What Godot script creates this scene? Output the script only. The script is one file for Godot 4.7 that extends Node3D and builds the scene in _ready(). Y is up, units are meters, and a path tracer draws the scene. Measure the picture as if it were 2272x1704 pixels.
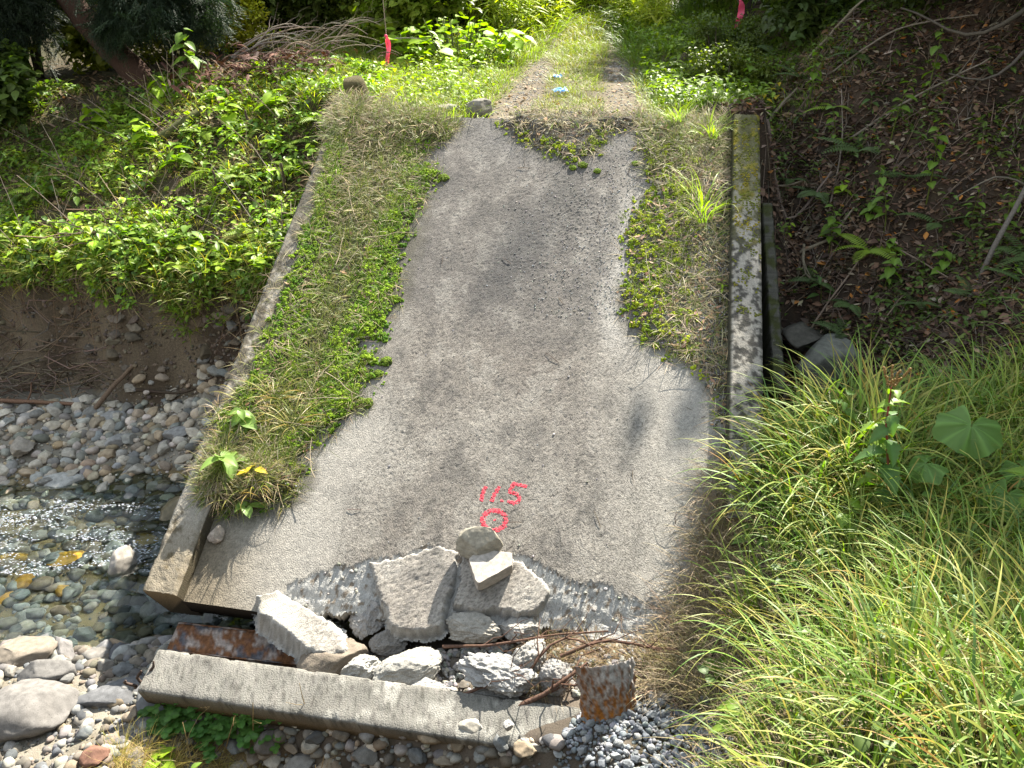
extends Node3D
# A washed-out concrete bridge slab beside a stream. Everything is laid out in metres: the camera stands at x = 0, z = 0
# and looks along -z; the slab has its own axes (u across, v up its slope, w out of its face).

const SLAB_ORIGIN := Vector3(-2.487, -2.272, -4.37)
const SLAB_U := Vector3(0.98482, 0.0, 0.17358)
const SLAB_V := Vector3(0.15174, 0.48559, -0.86092)
const SLAB_N := Vector3(-0.08429, 0.87418, 0.47822)
const WATER_Y := -2.85

var slab_frame := Transform3D(Basis(SLAB_U, SLAB_N, -SLAB_V), SLAB_ORIGIN)
var rng := RandomNumberGenerator.new()
var n1 := FastNoiseLite.new()      # slow swells
var n2 := FastNoiseLite.new()      # clods
var n3 := FastNoiseLite.new()      # grit
var M := {}
var taken := {}

# ---------------------------------------------------------------- small helpers
func rnd(a: float, b: float) -> float:
	return a + (b - a) * rng.randf()

func lin(r: float, g: float, b: float) -> Color:      # a linear base colour, for vertex colours
	return Color(r, g, b)

func vary(c: Color, amount: float) -> Color:
	var k := 1.0 + rnd(-amount, amount)
	return Color(c.r * k * (1.0 + rnd(-amount, amount) * 0.3), c.g * k, c.b * k * (1.0 + rnd(-amount, amount) * 0.4))

func sst(a: float, b: float, x: float) -> float:
	var t := clampf((x - a) / (b - a), 0.0, 1.0)
	return t * t * (3.0 - 2.0 * t)

func smax(a: float, b: float, k: float) -> float:
	var h := clampf(0.5 + 0.5 * (a - b) / k, 0.0, 1.0)
	return b + (a - b) * h + k * h * (1.0 - h)

func noise(freq: float, sd: int, octaves := 4) -> FastNoiseLite:
	var n := FastNoiseLite.new()
	n.seed = sd
	n.frequency = freq
	n.noise_type = FastNoiseLite.TYPE_SIMPLEX_SMOOTH
	n.fractal_octaves = octaves
	return n

func numbered(called: String) -> String:
	var k: int = taken.get(called, 0)
	taken[called] = k + 1
	return called if k == 0 else "%s_%03d" % [called, k]

func tag(o: Node, label: String, category: String, group := "", kind := "") -> void:
	o.set_meta("label", label)
	o.set_meta("category", category)
	if group != "":
		o.set_meta("group", group)
	if kind != "":
		o.set_meta("kind", kind)

func thing(called: String, label: String, category: String, where := Transform3D(), group := "") -> Node3D:
	var o := Node3D.new()
	o.name = numbered(called)
	add_child(o)
	o.transform = where
	tag(o, label, category, group)
	return o

func piece(called: String, mesh: Mesh, material: Material, parent: Node, where := Transform3D()) -> MeshInstance3D:
	var o := MeshInstance3D.new()
	o.name = called if parent != self else numbered(called)
	o.mesh = mesh
	o.material_override = material
	o.transform = where
	parent.add_child(o, true)
	return o

func many(called: String, mesh: Mesh, material: Material, places: Array, tints: Array, parent: Node) -> MultiMeshInstance3D:
	var mm := MultiMesh.new()
	mm.transform_format = MultiMesh.TRANSFORM_3D
	mm.use_colors = true
	mm.mesh = mesh
	mm.instance_count = places.size()
	for i in places.size():
		mm.set_instance_transform(i, places[i])
		mm.set_instance_color(i, tints[i])
	var o := MultiMeshInstance3D.new()
	o.name = called if parent != self else numbered(called)
	o.multimesh = mm
	o.material_override = material
	o.set_meta("kind", "stuff")
	parent.add_child(o, true)
	return o

func placed_word(x: float, lo: float, hi: float, words: Array) -> String:
	return words[clampi(int((x - lo) / (hi - lo) * words.size()), 0, words.size() - 1)]

func spin(yaw: float, pitch := 0.0, roll := 0.0, s := 1.0) -> Basis:
	return Basis.from_euler(Vector3(pitch, yaw, roll)) * Basis.from_scale(Vector3(s, s, s))

# A mesh being put together: points, colours and triangles; normals come at the end.
class Shape:
	var v := PackedVector3Array()
	var c := PackedColorArray()
	var t := PackedInt32Array()

	func pt(p: Vector3, col: Color) -> int:
		v.append(p)
		c.append(col)
		return v.size() - 1

	func tri(a: int, b: int, d: int) -> void:
		t.append(a); t.append(b); t.append(d)

	func quad(a: int, b: int, d: int, e: int) -> void:
		t.append(a); t.append(b); t.append(d)
		t.append(a); t.append(d); t.append(e)

	func add(o: Shape, at: Transform3D, tint := Color.WHITE) -> void:
		var first := v.size()
		v.append_array(at * o.v)
		for k in o.c:
			c.append(k * tint)
		for k in o.t:
			t.append(k + first)

	func tube(path: Array, radii: Array, sides: int, col: Color, tip := Color(-1, 0, 0)) -> void:
		var first := v.size()
		var side := Vector3.RIGHT
		for i in path.size():
			var along: Vector3 = (path[mini(i + 1, path.size() - 1)] - path[maxi(i - 1, 0)]).normalized()
			side = side - along * side.dot(along)
			side = along.cross(Vector3.UP if absf(along.y) < 0.9 else Vector3.RIGHT).normalized() if side.length() < 0.1 else side.normalized()
			var up := side.cross(along)
			var shade := col if tip.r < 0.0 else col.lerp(tip, float(i) / maxf(1.0, path.size() - 1.0))
			for k in sides:
				var ang := TAU * k / sides
				var r: float = radii[i]
				pt(path[i] + (side * cos(ang) + up * sin(ang)) * r, shade)
		for i in path.size() - 1:
			for k in sides:
				var a := first + i * sides + k
				var b := first + i * sides + (k + 1) % sides
				quad(a, b, b + sides, a + sides)
		var last := first + (path.size() - 1) * sides
		for k in range(1, sides - 1):
			tri(first, first + k + 1, first + k)
			tri(last, last + k, last + k + 1)

	func flat() -> ArrayMesh:               # every face its own corners
		var vv := PackedVector3Array()
		var nn := PackedVector3Array()
		var cc := PackedColorArray()
		for i in range(0, t.size(), 3):
			var p := v[t[i]]
			var q := v[t[i + 1]]
			var r := v[t[i + 2]]
			var n := (r - p).cross(q - p).normalized()
			vv.append(p); vv.append(q); vv.append(r)
			cc.append(c[t[i]]); cc.append(c[t[i + 1]]); cc.append(c[t[i + 2]])
			nn.append(n); nn.append(n); nn.append(n)
		var arr := []
		arr.resize(Mesh.ARRAY_MAX)
		arr[Mesh.ARRAY_VERTEX] = vv
		arr[Mesh.ARRAY_NORMAL] = nn
		arr[Mesh.ARRAY_COLOR] = cc
		var m := ArrayMesh.new()
		m.add_surface_from_arrays(Mesh.PRIMITIVE_TRIANGLES, arr)
		return m

	func smooth() -> ArrayMesh:
		var nn := PackedVector3Array()
		nn.resize(v.size())
		for i in range(0, t.size(), 3):
			var p := v[t[i]]
			var n := (v[t[i + 2]] - p).cross(v[t[i + 1]] - p)
			nn[t[i]] += n
			nn[t[i + 1]] += n
			nn[t[i + 2]] += n
		for i in nn.size():
			nn[i] = nn[i].normalized() if nn[i].length_squared() > 1e-20 else Vector3.UP
		var arr := []
		arr.resize(Mesh.ARRAY_MAX)
		arr[Mesh.ARRAY_VERTEX] = v
		arr[Mesh.ARRAY_NORMAL] = nn
		arr[Mesh.ARRAY_COLOR] = c
		arr[Mesh.ARRAY_INDEX] = t
		var m := ArrayMesh.new()
		m.add_surface_from_arrays(Mesh.PRIMITIVE_TRIANGLES, arr)
		return m

# ---------------------------------------------------------------- materials
func grain_texture(side: int, layers: Array, low: float, high: float, specks := 0, speck_value := 0.6) -> ImageTexture:
	# layers: [frequency, seed, octaves, weight, noise type]; the result runs from low to high (sRGB grey)
	var acc := PackedFloat32Array()
	acc.resize(side * side)
	for l in layers:
		var n := noise(l[0], l[1], l[2])
		n.noise_type = l[4]
		var d := n.get_seamless_image(side, side).get_data()
		var w: float = l[3] / 255.0
		for i in d.size():
			acc[i] += d[i] * w
	var bytes := PackedByteArray()
	bytes.resize(side * side)
	for i in acc.size():
		bytes[i] = int(clampf(low + (high - low) * acc[i], 0.0, 1.0) * 255.0)
	for k in specks:
		var x := rng.randi() % side
		var y := rng.randi() % side
		var r := 1 + rng.randi() % 3
		var val := int(255.0 * clampf(speck_value + rnd(-0.15, 0.15), 0.0, 1.0))
		for dy in range(-r, r + 1):
			for dx in range(-r, r + 1):
				if dx * dx + dy * dy <= r * r:
					bytes[((y + dy + side) % side) * side + (x + dx + side) % side] = val
	return ImageTexture.create_from_image(Image.create_from_data(side, side, false, Image.FORMAT_L8, bytes))

func surface(roughness: float, albedo: Texture2D = null, relief: Texture2D = null, tile := 0.5, relief_cm := 0.3, color := Color.WHITE) -> StandardMaterial3D:
	var m := StandardMaterial3D.new()
	m.vertex_color_use_as_albedo = true
	m.albedo_color = color
	m.roughness = roughness
	m.metallic_specular = 0.3
	m.cull_mode = BaseMaterial3D.CULL_DISABLED
	if albedo or relief:
		m.uv1_triplanar = true
		m.uv1_world_triplanar = true
		m.uv1_scale = Vector3.ONE / tile
	if albedo:
		m.albedo_texture = albedo
	if relief:
		m.heightmap_enabled = true
		m.heightmap_texture = relief
		m.heightmap_scale = relief_cm
	return m

func leafy(roughness: float, backlight: Color, color := Color.WHITE) -> StandardMaterial3D:
	var m := surface(roughness)
	m.albedo_color = color
	m.metallic_specular = 0.4
	m.backlight_enabled = true
	m.backlight = backlight
	return m

func make_materials() -> void:
	var SM := FastNoiseLite.TYPE_SIMPLEX_SMOOTH
	var CE := FastNoiseLite.TYPE_CELLULAR
	var grit := grain_texture(512, [[0.05, 3, 4, 0.5, SM], [0.11, 4, 2, 0.5, CE]], 0.72, 1.08, 900, 0.62)
	var grit_relief := grain_texture(512, [[0.06, 5, 4, 0.55, SM], [0.09, 6, 2, 0.45, CE]], 0.0, 1.0)
	var soil := grain_texture(512, [[0.03, 7, 5, 0.6, SM], [0.08, 8, 3, 0.4, CE]], 0.55, 1.12, 500, 0.9)
	var soil_relief := grain_texture(512, [[0.04, 9, 5, 0.6, SM], [0.05, 10, 3, 0.4, CE]], 0.0, 1.0)
	var stone := grain_texture(512, [[0.012, 11, 5, 0.6, SM], [0.09, 12, 4, 0.4, SM]], 0.66, 1.14, 300, 0.7)
	var fibre := grain_texture(256, [[0.05, 13, 4, 1.0, SM]], 0.7, 1.1)
	M.concrete = surface(0.93, grit, grit_relief, 0.4, 0.65)
	M.broken = surface(0.96, grit, grit_relief, 0.28, 0.7)
	M.stone = surface(0.86, stone, grit_relief, 0.4, 0.12)
	M.wet_stone = surface(0.3, stone, grit_relief, 0.4, 0.1)
	M.soil = surface(0.97, soil, soil_relief, 0.45, 0.9)
	M.sand = surface(0.95, grit, soil_relief, 0.3, 0.3)
	M.moss = leafy(0.95, Color(0.6, 0.75, 0.2))
	M.leaf = leafy(0.47, Color(0.95, 1.0, 0.35), Color(1.18, 1.15, 1.0))
	M.dull_leaf = leafy(0.6, Color(0.6, 0.75, 0.4))
	M.grass = leafy(0.5, Color(0.8, 0.9, 0.4))
	M.dry = leafy(0.8, Color(0.45, 0.4, 0.25))
	M.wood = surface(0.9, fibre, soil_relief, 0.25, 0.3)
	var bark := surface(0.95, fibre, soil_relief, 0.3, 1.1)
	bark.uv1_scale = Vector3(11.0, 1.6, 11.0)
	M.bark = bark
	M.paint = surface(0.7, grit, grit_relief, 0.18, 0.5)
	M.tape = leafy(0.35, Color(0.8, 0.3, 0.4))
	M.plastic = leafy(0.25, Color(0.3, 0.5, 0.7))
	var rust := surface(0.85, grain_texture(512, [[0.02, 14, 5, 0.7, SM], [0.1, 15, 3, 0.3, CE]], 0.5, 1.2), grit_relief, 0.4, 0.08)
	rust.metallic_specular = 0.35
	M.rust = rust
	var w := StandardMaterial3D.new()
	w.albedo_color = Color(0.75, 0.82, 0.8, 0.0)
	w.roughness = 0.03
	w.refraction_enabled = true
	w.refraction_scale = 0.033
	w.cull_mode = BaseMaterial3D.CULL_DISABLED
	M.water = w
	M.foam = surface(0.6)

# ---------------------------------------------------------------- the lie of the land
func slab_y(x: float, z: float) -> float:
	return SLAB_ORIGIN.y - (SLAB_N.x * (x - SLAB_ORIGIN.x) + SLAB_N.z * (z - SLAB_ORIGIN.z)) / SLAB_N.y

func lip_at(x: float) -> float:
	return 7.75 + 0.2 * clampf(-2.3 - x, 0.0, 9.0) + 0.12 * sin(x * 2.1) + 0.08 * sin(x * 5.3 + 1.0) - 0.5 * sst(-2.8, -1.8, x)

func track_x(Z: float, right: bool) -> float:
	return (1.27 if right else 0.12) + (0.09 if right else 0.13) * (Z - 10.0)

func land(x: float, z: float) -> float:
	var Z := -z
	var bed := -2.98 + 0.30 * sst(5.95, 7.4, Z) + 0.28 * sst(4.75, 3.9, Z)
	bed += 0.22 * sst(-1.8, -0.2, x) * sst(5.2, 4.0, Z) + 0.2 * sst(-0.5, 0.9, x) * sst(5.2, 3.9, Z)
	var zb := 3.2 + 0.233 * (0.42 - x)
	bed -= 0.33 * sst(zb - 0.02, zb - 0.3, Z) * sst(0.55, 0.3, x) * sst(-2.6, -1.6, x)
	var ax := (x + 2.1) / 0.9
	var az := (Z - 7.6) / 0.8
	bed += 0.7 * exp(-ax * ax - az * az)
	var lip := lip_at(x)
	var top := -1.28 + 0.47 * clampf(Z - lip, 0.0, 2.9) + 0.05 * clampf(Z - lip - 2.9, 0.0, 30.0) - 0.1 * clampf(-4.2 - x, 0.0, 6.0)
	var h := bed + (maxf(top, bed) - bed) * sst(lip - 0.3, lip + 0.14, Z)
	var pl := 0.13 + 0.02 * clampf(Z - 9.0, 0.0, 20.0)
	pl -= 1.5 * sst(-1.0, -2.2, x + 0.25 * clampf(Z - 8.4, 0.0, 2.0)) * sst(10.2, 8.6, Z)
	pl -= 1.9 * sst(2.25, 3.0, x) * sst(9.4, 8.3, Z)
	h += (maxf(pl, h) - h) * sst(7.9, 8.42, Z + 0.17 * x) * sst(-2.6, -1.6, x + 0.5 * clampf(Z - 9.0, 0.0, 1.5))
	if x > 0.5:
		var fx := x - 2.25 + 0.1 * (Z - 6.0)
		var hill := -2.6
		if fx > -0.1:
			hill = -2.35 + 0.95 * clampf(fx, 0.0, 14.0) + 0.42 * clampf(Z - 6.4, 0.0, 2.6) * sst(-0.2, 0.8, fx)
		var hill2 := -0.05 + 0.85 * clampf(x - 2.7 - 0.05 * (Z - 9.0), 0.0, 14.0)
		hill += (maxf(hill, hill2) - hill) * sst(8.3, 9.2, Z)
		var k := sst(0.5, 1.8, x)
		h = smax(h, hill * k - 4.0 * (1.0 - k), 0.12)
	var s := x - (0.95 + 0.2 * (Z - 3.2))
	if s > -0.9:
		var nb := -2.28 + 1.0 * sst(-0.1, 0.9, s) + 0.07 * clampf(s - 0.2, 0.0, 3.0) + 0.6 * sst(3.2, 1.6, Z) * sst(-0.6, 0.6, s) - 1.6 * sst(4.5, 5.7, Z - 0.05 * x)
		var k := sst(-0.9, -0.1, s)
		h = smax(h, nb * k - 4.0 * (1.0 - k), 0.08)
	if Z < 2.9:
		h = smax(h, -3.2 * sst(0.7, 2.0, Z), 0.1)
	h += 0.13 * clampf(Z - 16.0, 0.0, 45.0)
	return h

func slab_uv(x: float, y: float, z: float) -> Vector2:
	var d := Vector3(x, y, z) - SLAB_ORIGIN
	return Vector2(d.dot(SLAB_U), d.dot(SLAB_V))

func under_slab(x: float, z: float) -> bool:
	var y := slab_y(x, z)
	var q := slab_uv(x, y, z)
	return q.x > 0.03 and q.x < 3.62 + 0.3 * clampf(q.y, 0.0, 1.6) and q.y > 0.05 and q.y < 4.85

func zone(x: float, z: float) -> String:
	var Z := -z
	if Z < 2.4 or (x - (0.95 + 0.2 * (Z - 3.2)) > -0.25 and Z < 5.3):
		return "near_bank"
	if x > 1.7 and x - 2.25 + 0.1 * (Z - 6.0) > -0.1 and Z < 9.0 or x > 2.6 + 0.06 * (Z - 9.0) and Z >= 9.0:
		return "hillside"
	if Z > lip_at(x) - 0.36 and x < -1.6 - 0.12 * clampf(Z - 8.0, 0.0, 8.0):
		return "left_bank"
	if Z > 7.8 and x > -2.6:
		return "track"
	if Z > 8.6:
		return "left_bank"
	return "stream_bed"

func ground(x: float, z: float) -> float:
	var h := land(x, z)
	var rough := 0.03
	var Z := -z
	if x > 2.0 and Z > 4.8:
		rough = 0.2
		h += absf(n2.get_noise_2d(x * 2.3 + 4.0, z * 2.3)) * 0.1
	elif x < -1.6 and Z > lip_at(x) - 0.4:
		rough = 0.08
		if Z < lip_at(x) + 0.2:
			rough = 0.13
			h += n3.get_noise_2d(x * 0.12, h * 0.12) * 0.05
	h += n1.get_noise_2d(x, z) * rough * 1.6 + n2.get_noise_2d(x, z) * rough * 0.6
	if Z > 8.6 and absf(x - 0.7) < 2.0:
		for r in [false, true]:
			var d := (x - track_x(Z, r)) / 0.24
			h -= 0.045 * exp(-d * d)
	if under_slab(x, z):
		h = minf(h, slab_y(x, z) - 0.42)
	return h

func at(x: float, z: float, up := 0.0) -> Vector3:
	return Vector3(x, ground(x, z) + up, z)

func ground_color(x: float, z: float, h: float) -> Color:
	var Z := -z
	var k := n2.get_noise_2d(x * 1.7 + 31.0, z * 1.7)
	var k2 := n1.get_noise_2d(x * 2.3 - 11.0, z * 2.3 + 5.0)
	match zone(x, z):
		"stream_bed":
			var c := lin(0.24, 0.215, 0.175).lerp(lin(0.15, 0.13, 0.1), clampf(0.5 + k * 1.2, 0.0, 1.0))
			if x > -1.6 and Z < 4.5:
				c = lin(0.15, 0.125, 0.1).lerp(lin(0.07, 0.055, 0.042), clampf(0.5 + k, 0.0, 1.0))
			if h < WATER_Y + 0.03:
				c = c * lin(0.95, 0.82, 0.58)
			return c
		"left_bank":
			var lip := lip_at(x)
			var face := lin(0.2, 0.155, 0.105).lerp(lin(0.075, 0.054, 0.036), clampf(0.5 + k2 * 1.3 + sst(-1.75, -1.2, h) * 0.8, 0.0, 1.0))
			var topc := lin(0.085, 0.062, 0.04).lerp(lin(0.06, 0.062, 0.025), clampf(0.5 + k, 0.0, 1.0))
			return face.lerp(topc, sst(lip - 0.1, lip + 0.25, Z))
		"track":
			var c := lin(0.14, 0.112, 0.075).lerp(lin(0.085, 0.075, 0.042), clampf(0.5 + k, 0.0, 1.0))
			for r in [false, true]:
				var d := (x - track_x(Z, r)) / 0.3
				c = c.lerp(lin(0.2, 0.16, 0.118), 0.85 * exp(-d * d) * clampf(0.8 + k, 0.0, 1.0))
			return c
		"hillside":
			return lin(0.075, 0.054, 0.038).lerp(lin(0.035, 0.026, 0.019), clampf(0.5 + k * 1.3, 0.0, 1.0))
	return lin(0.085, 0.065, 0.042).lerp(lin(0.045, 0.04, 0.022), clampf(0.5 + k * 1.2, 0.0, 1.0))

func build_land() -> void:
	var xs := PackedFloat32Array()
	var zs := PackedFloat32Array()
	for e in [-75.0, -50.0, -34.0, -24.0, -18.0, -14.0, -11.5, -9.8, -8.6, -7.8]:
		xs.append(e)
	var p := -7.2
	while p < 6.4:
		xs.append(p)
		p += 0.05
	for e in [6.8, 7.3, 8.0, 9.0, 10.5, 12.5, 15.0, 18.0, 24.0, 34.0, 50.0, 75.0]:
		xs.append(e)
	for e in [40.0, 25.0, 15.0, 8.0, 4.0, 2.0, 0.8, 0.0, -0.4, -0.8, -1.1, -1.4, -1.6, -1.8, -2.0, -2.2]:
		zs.append(e)
	p = -2.35
	while p > -12.6:
		zs.append(p)
		p -= 0.05
	for e in [-12.8, -13.1, -13.5, -14.0, -14.6, -15.3, -16.2, -17.4, -19.0, -21.0, -24.0, -28.0, -34.0, -44.0, -60.0, -90.0]:
		zs.append(e)
	var nx := xs.size()
	var hs := PackedVector3Array()
	var cs := PackedColorArray()
	for z in zs:
		for x in xs:
			var h := ground(x, z)
			hs.append(Vector3(x, h, z))
			cs.append(ground_color(x, z, h))
	var parts := {}
	var maps := {}
	for j in zs.size() - 1:
		for i in nx - 1:
			var w := zone((xs[i] + xs[i + 1]) * 0.5, (zs[j] + zs[j + 1]) * 0.5)
			if not parts.has(w):
				parts[w] = Shape.new()
				maps[w] = {}
			var s: Shape = parts[w]
			var seen: Dictionary = maps[w]
			var q := []
			for k in [j * nx + i, j * nx + i + 1, (j + 1) * nx + i + 1, (j + 1) * nx + i]:
				if not seen.has(k):
					seen[k] = s.pt(hs[k], cs[k])
				q.append(seen[k])
			s.quad(q[0], q[3], q[2], q[1])
	var says := {
		"stream_bed": ["stony grey brown stream bed with sand and gravel bars", "stream bed"],
		"left_bank": ["eroded brown earth bank left of the slab, sunlit on top", "bank"],
		"track": ["rutted dirt track running on beyond the slab", "track"],
		"hillside": ["shady hillside rising right of the slab", "hillside"],
		"near_bank": ["near grassy bank on the photographer's side", "bank"],
	}
	for w in parts:
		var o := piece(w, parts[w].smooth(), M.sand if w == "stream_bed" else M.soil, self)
		tag(o, says[w][0], says[w][1], "", "structure")

# ---------------------------------------------------------------- the slab
func along_points(pts: Array, x: float) -> float:      # piecewise linear through [x, y] pairs
	if x <= pts[0].x:
		return pts[0].y
	for i in range(1, pts.size()):
		if x <= pts[i].x:
			return lerpf(pts[i - 1].y, pts[i].y, (x - pts[i - 1].x) / (pts[i].x - pts[i - 1].x))
	return pts[pts.size() - 1].y

var spall_line := [Vector2(0.8, -0.3), Vector2(0.95, 0.12), Vector2(1.16, 0.27), Vector2(1.45, 0.35), Vector2(1.7, 0.44), Vector2(1.93, 0.56), Vector2(2.12, 0.5), Vector2(2.46, 0.53), Vector2(2.82, 0.42), Vector2(3.03, 0.40), Vector2(3.34, 0.33), Vector2(3.6, 0.27), Vector2(3.9, 0.2)]
var front_line := [Vector2(0.0, -0.06), Vector2(1.05, -0.07), Vector2(1.2, 0.0), Vector2(1.4, 0.02), Vector2(2.4, 0.03), Vector2(2.75, 0.1), Vector2(3.2, 0.08), Vector2(3.6, 0.0), Vector2(3.9, 0.0)]

func spall_at(u: float) -> float:
	return along_points(spall_line, u) + n2.get_noise_1d(u * 3.0 + 9.0) * 0.07 + n3.get_noise_1d(u * 2.0) * 0.03

func deck_relief(u: float, v: float) -> float:
	# worn aggregate: rough in the wheel lane, smoother along the right side and the lower left
	var lane := sst(1.1, 1.5, u) * sst(3.25, 2.8, u + 0.1 * (v - 2.0))
	var g := n3.get_noise_2d(u * 1.5, v * 1.5)
	var r := g * (0.0014 + 0.0018 * lane) + n2.get_noise_2d(u * 2.0, v * 2.0) * 0.004
	var pit := n3.get_noise_2d(u * 0.8 + 40.0, v * 0.8)
	if pit > 0.2:
		r -= (pit - 0.2) * 0.011 * lane
	# coarse stones bared on the upper right
	var bare := sst(0.9, 0.2, Vector2((u - 2.55) / 0.5, (v - 3.7) / 0.8).length())
	r += maxf(0.0, n3.get_noise_2d(u * 1.1 + 7.0, v * 1.1)) * 0.012 * bare
	return r

func deck_depth(u: float, v: float) -> float:         # how far the surface has broken away
	var d := spall_at(u) - v
	if d <= 0.0:
		return 0.0
	return minf(0.13, 0.007 + d * 0.2) + n2.get_noise_2d(u * 2.4, v * 4.0) * 0.012 * sst(0.0, 0.1, d) + n3.get_noise_2d(u * 0.8, v * 0.8) * 0.0035

func deck_color(u: float, v: float, broken: float) -> Color:
	var k := n1.get_noise_2d(u * 1.1 + 3.0, v * 0.8)
	var g := n3.get_noise_2d(u * 1.7 + 90.0, v * 1.7)
	var pale := lin(0.3, 0.28, 0.25)
	var c := pale
	# the worn brown lane
	var lane := maxf(sst(0.95, 1.6, u + 0.3 * k), sst(1.2, 2.0, v)) * sst(3.45, 2.6, u + 0.05 * (v - 2.0) + 0.35 * k) * sst(5.4, 4.2, v) + 0.5 * sst(3.6, 4.4, v)
	c = c.lerp(lin(0.155, 0.137, 0.12), clampf(lane * (0.85 + k * 0.55), 0.0, 0.95))
	c = c.lerp(lin(0.105, 0.1, 0.097), 0.45 * sst(2.2, 3.0, v + 0.6 * k) * sst(3.2, 2.7, u))
	# dark mottling ground into the worn lane
	var mot := n2.get_noise_2d(u * 1.5 + 21.0, v * 0.9) + 0.5 * n2.get_noise_2d(u * 5.0 + 3.0, v * 4.0)
	c = c.lerp(lin(0.07, 0.067, 0.064), 0.5 * sst(0.08, 0.55, mot) * clampf(lane, 0.0, 1.0))
	c = c.lerp(pale, 0.35 * sst(0.1, 0.5, -mot) * clampf(lane, 0.0, 1.0))
	# a dark oily patch up the middle
	var d1 := Vector2((u - 2.05 - 0.15 * (v - 3.2)) / 0.5, (v - 3.2) / 1.0).length()
	c = c.lerp(lin(0.06, 0.059, 0.06), 0.75 * sst(1.1, 0.15, d1 + k * 0.5))
	var d2 := Vector2((u - 2.42) / 0.3, (v - 3.95) / 0.6).length()
	c = c.lerp(lin(0.08, 0.077, 0.073), 0.6 * sst(1.1, 0.1, d2 + k * 0.7))
	# a bleached seam beside the right moss, damp brown in the lower left corner
	c = c.lerp(lin(0.38, 0.36, 0.33), 0.6 * sst(0.16, 0.0, absf(u - 2.98 - 0.05 * sin(v * 4.0))) * sst(2.0, 2.6, v) * sst(4.3, 3.6, v))
	c = c.lerp(lin(0.15, 0.115, 0.068), 0.75 * sst(1.15, 0.35, u + 0.25 * v + 0.5 * k) * sst(0.9, 0.3, v))
	c = c.lerp(lin(0.17, 0.165, 0.16), 0.5 * sst(4.1, 4.7, v) * clampf(0.5 + k * 2.0, 0.0, 1.0))
	# dark grit between the bared stones
	c = c * (1.0 + g * 0.34 + 0.24 * n3.get_noise_2d(u * 0.7 + 30.0, v * 0.7))
	if g < -0.22 and lane > 0.3:
		c = c.lerp(lin(0.05, 0.046, 0.04), 0.42)
	# damp soil stain creeping out from under the mats
	var m := chart_at(u, v)
	if m > -0.22:
		c = c.lerp(lin(0.085, 0.078, 0.06), 0.75 * sst(-0.16, 0.02, m + 0.16 * k + 0.07 * n2.get_noise_2d(u * 4.0 + 15.0, v * 4.0)))
	if broken > 0.0:
		c = lin(0.36, 0.35, 0.33) * (1.0 + 0.3 * n2.get_noise_2d(u * 4.0 + 5.0, v * 4.0) + 0.2 * g)
		if n2.get_noise_2d(u * 6.0, v * 6.0 + 50.0) > 0.3:
			c = lin(0.2, 0.165, 0.13)
	return c

func build_slab() -> void:
	var slab := thing("concrete_slab", "tilted broken concrete bridge slab with mossy edges and red spray marks", "bridge slab", slab_frame)
	var s := Shape.new()
	var du := 0.0105
	var u0 := 0.235
	var cols := int((3.86 - u0) / du)
	var rows := 470
	for j in rows + 1:
		for i in cols + 1:
			var u := u0 + i * du
			var vf := along_points(front_line, u) + (n2.get_noise_1d(u * 4.0) * 0.05 + n3.get_noise_1d(u * 1.5) * 0.03) * sst(0.95, 1.2, u)
			var v := vf + (4.99 - vf) * j / rows
			var b := deck_depth(u, v)
			var w := deck_relief(u, v) - b
			s.pt(Vector3(u, w, -v), deck_color(u, v, b))
	for j in rows:
		for i in cols:
			var a := j * (cols + 1) + i
			s.quad(a, a + cols + 1, a + cols + 2, a + 1)
	piece("deck_surface", s.smooth(), M.concrete, slab)
	# the body under the surface: front face, underside, back
	var f := Shape.new()
	for i in cols + 1:
		var p := s.v[i]
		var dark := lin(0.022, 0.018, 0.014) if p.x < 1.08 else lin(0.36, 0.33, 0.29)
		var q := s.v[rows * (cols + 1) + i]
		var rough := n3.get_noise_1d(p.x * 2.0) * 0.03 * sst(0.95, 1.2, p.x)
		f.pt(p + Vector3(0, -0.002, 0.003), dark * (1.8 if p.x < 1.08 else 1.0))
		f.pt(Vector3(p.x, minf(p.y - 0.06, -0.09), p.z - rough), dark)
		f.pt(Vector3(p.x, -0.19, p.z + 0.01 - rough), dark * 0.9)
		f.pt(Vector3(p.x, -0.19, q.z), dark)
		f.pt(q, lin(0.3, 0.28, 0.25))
	for i in cols:
		for k in 4:
			var a := i * 5 + k
			f.quad(a, a + 5, a + 6, a + 1)
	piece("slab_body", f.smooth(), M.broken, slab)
	# kerbs along both sides: v from, v to, u from, u to, top, bottom
	build_curb(slab, 0.0, 0.25, -0.06, 5.0, 0.13)
	build_curb(slab, 3.85, 4.09, 0.9, 4.95, 0.17)
	build_marks(slab)

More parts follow.
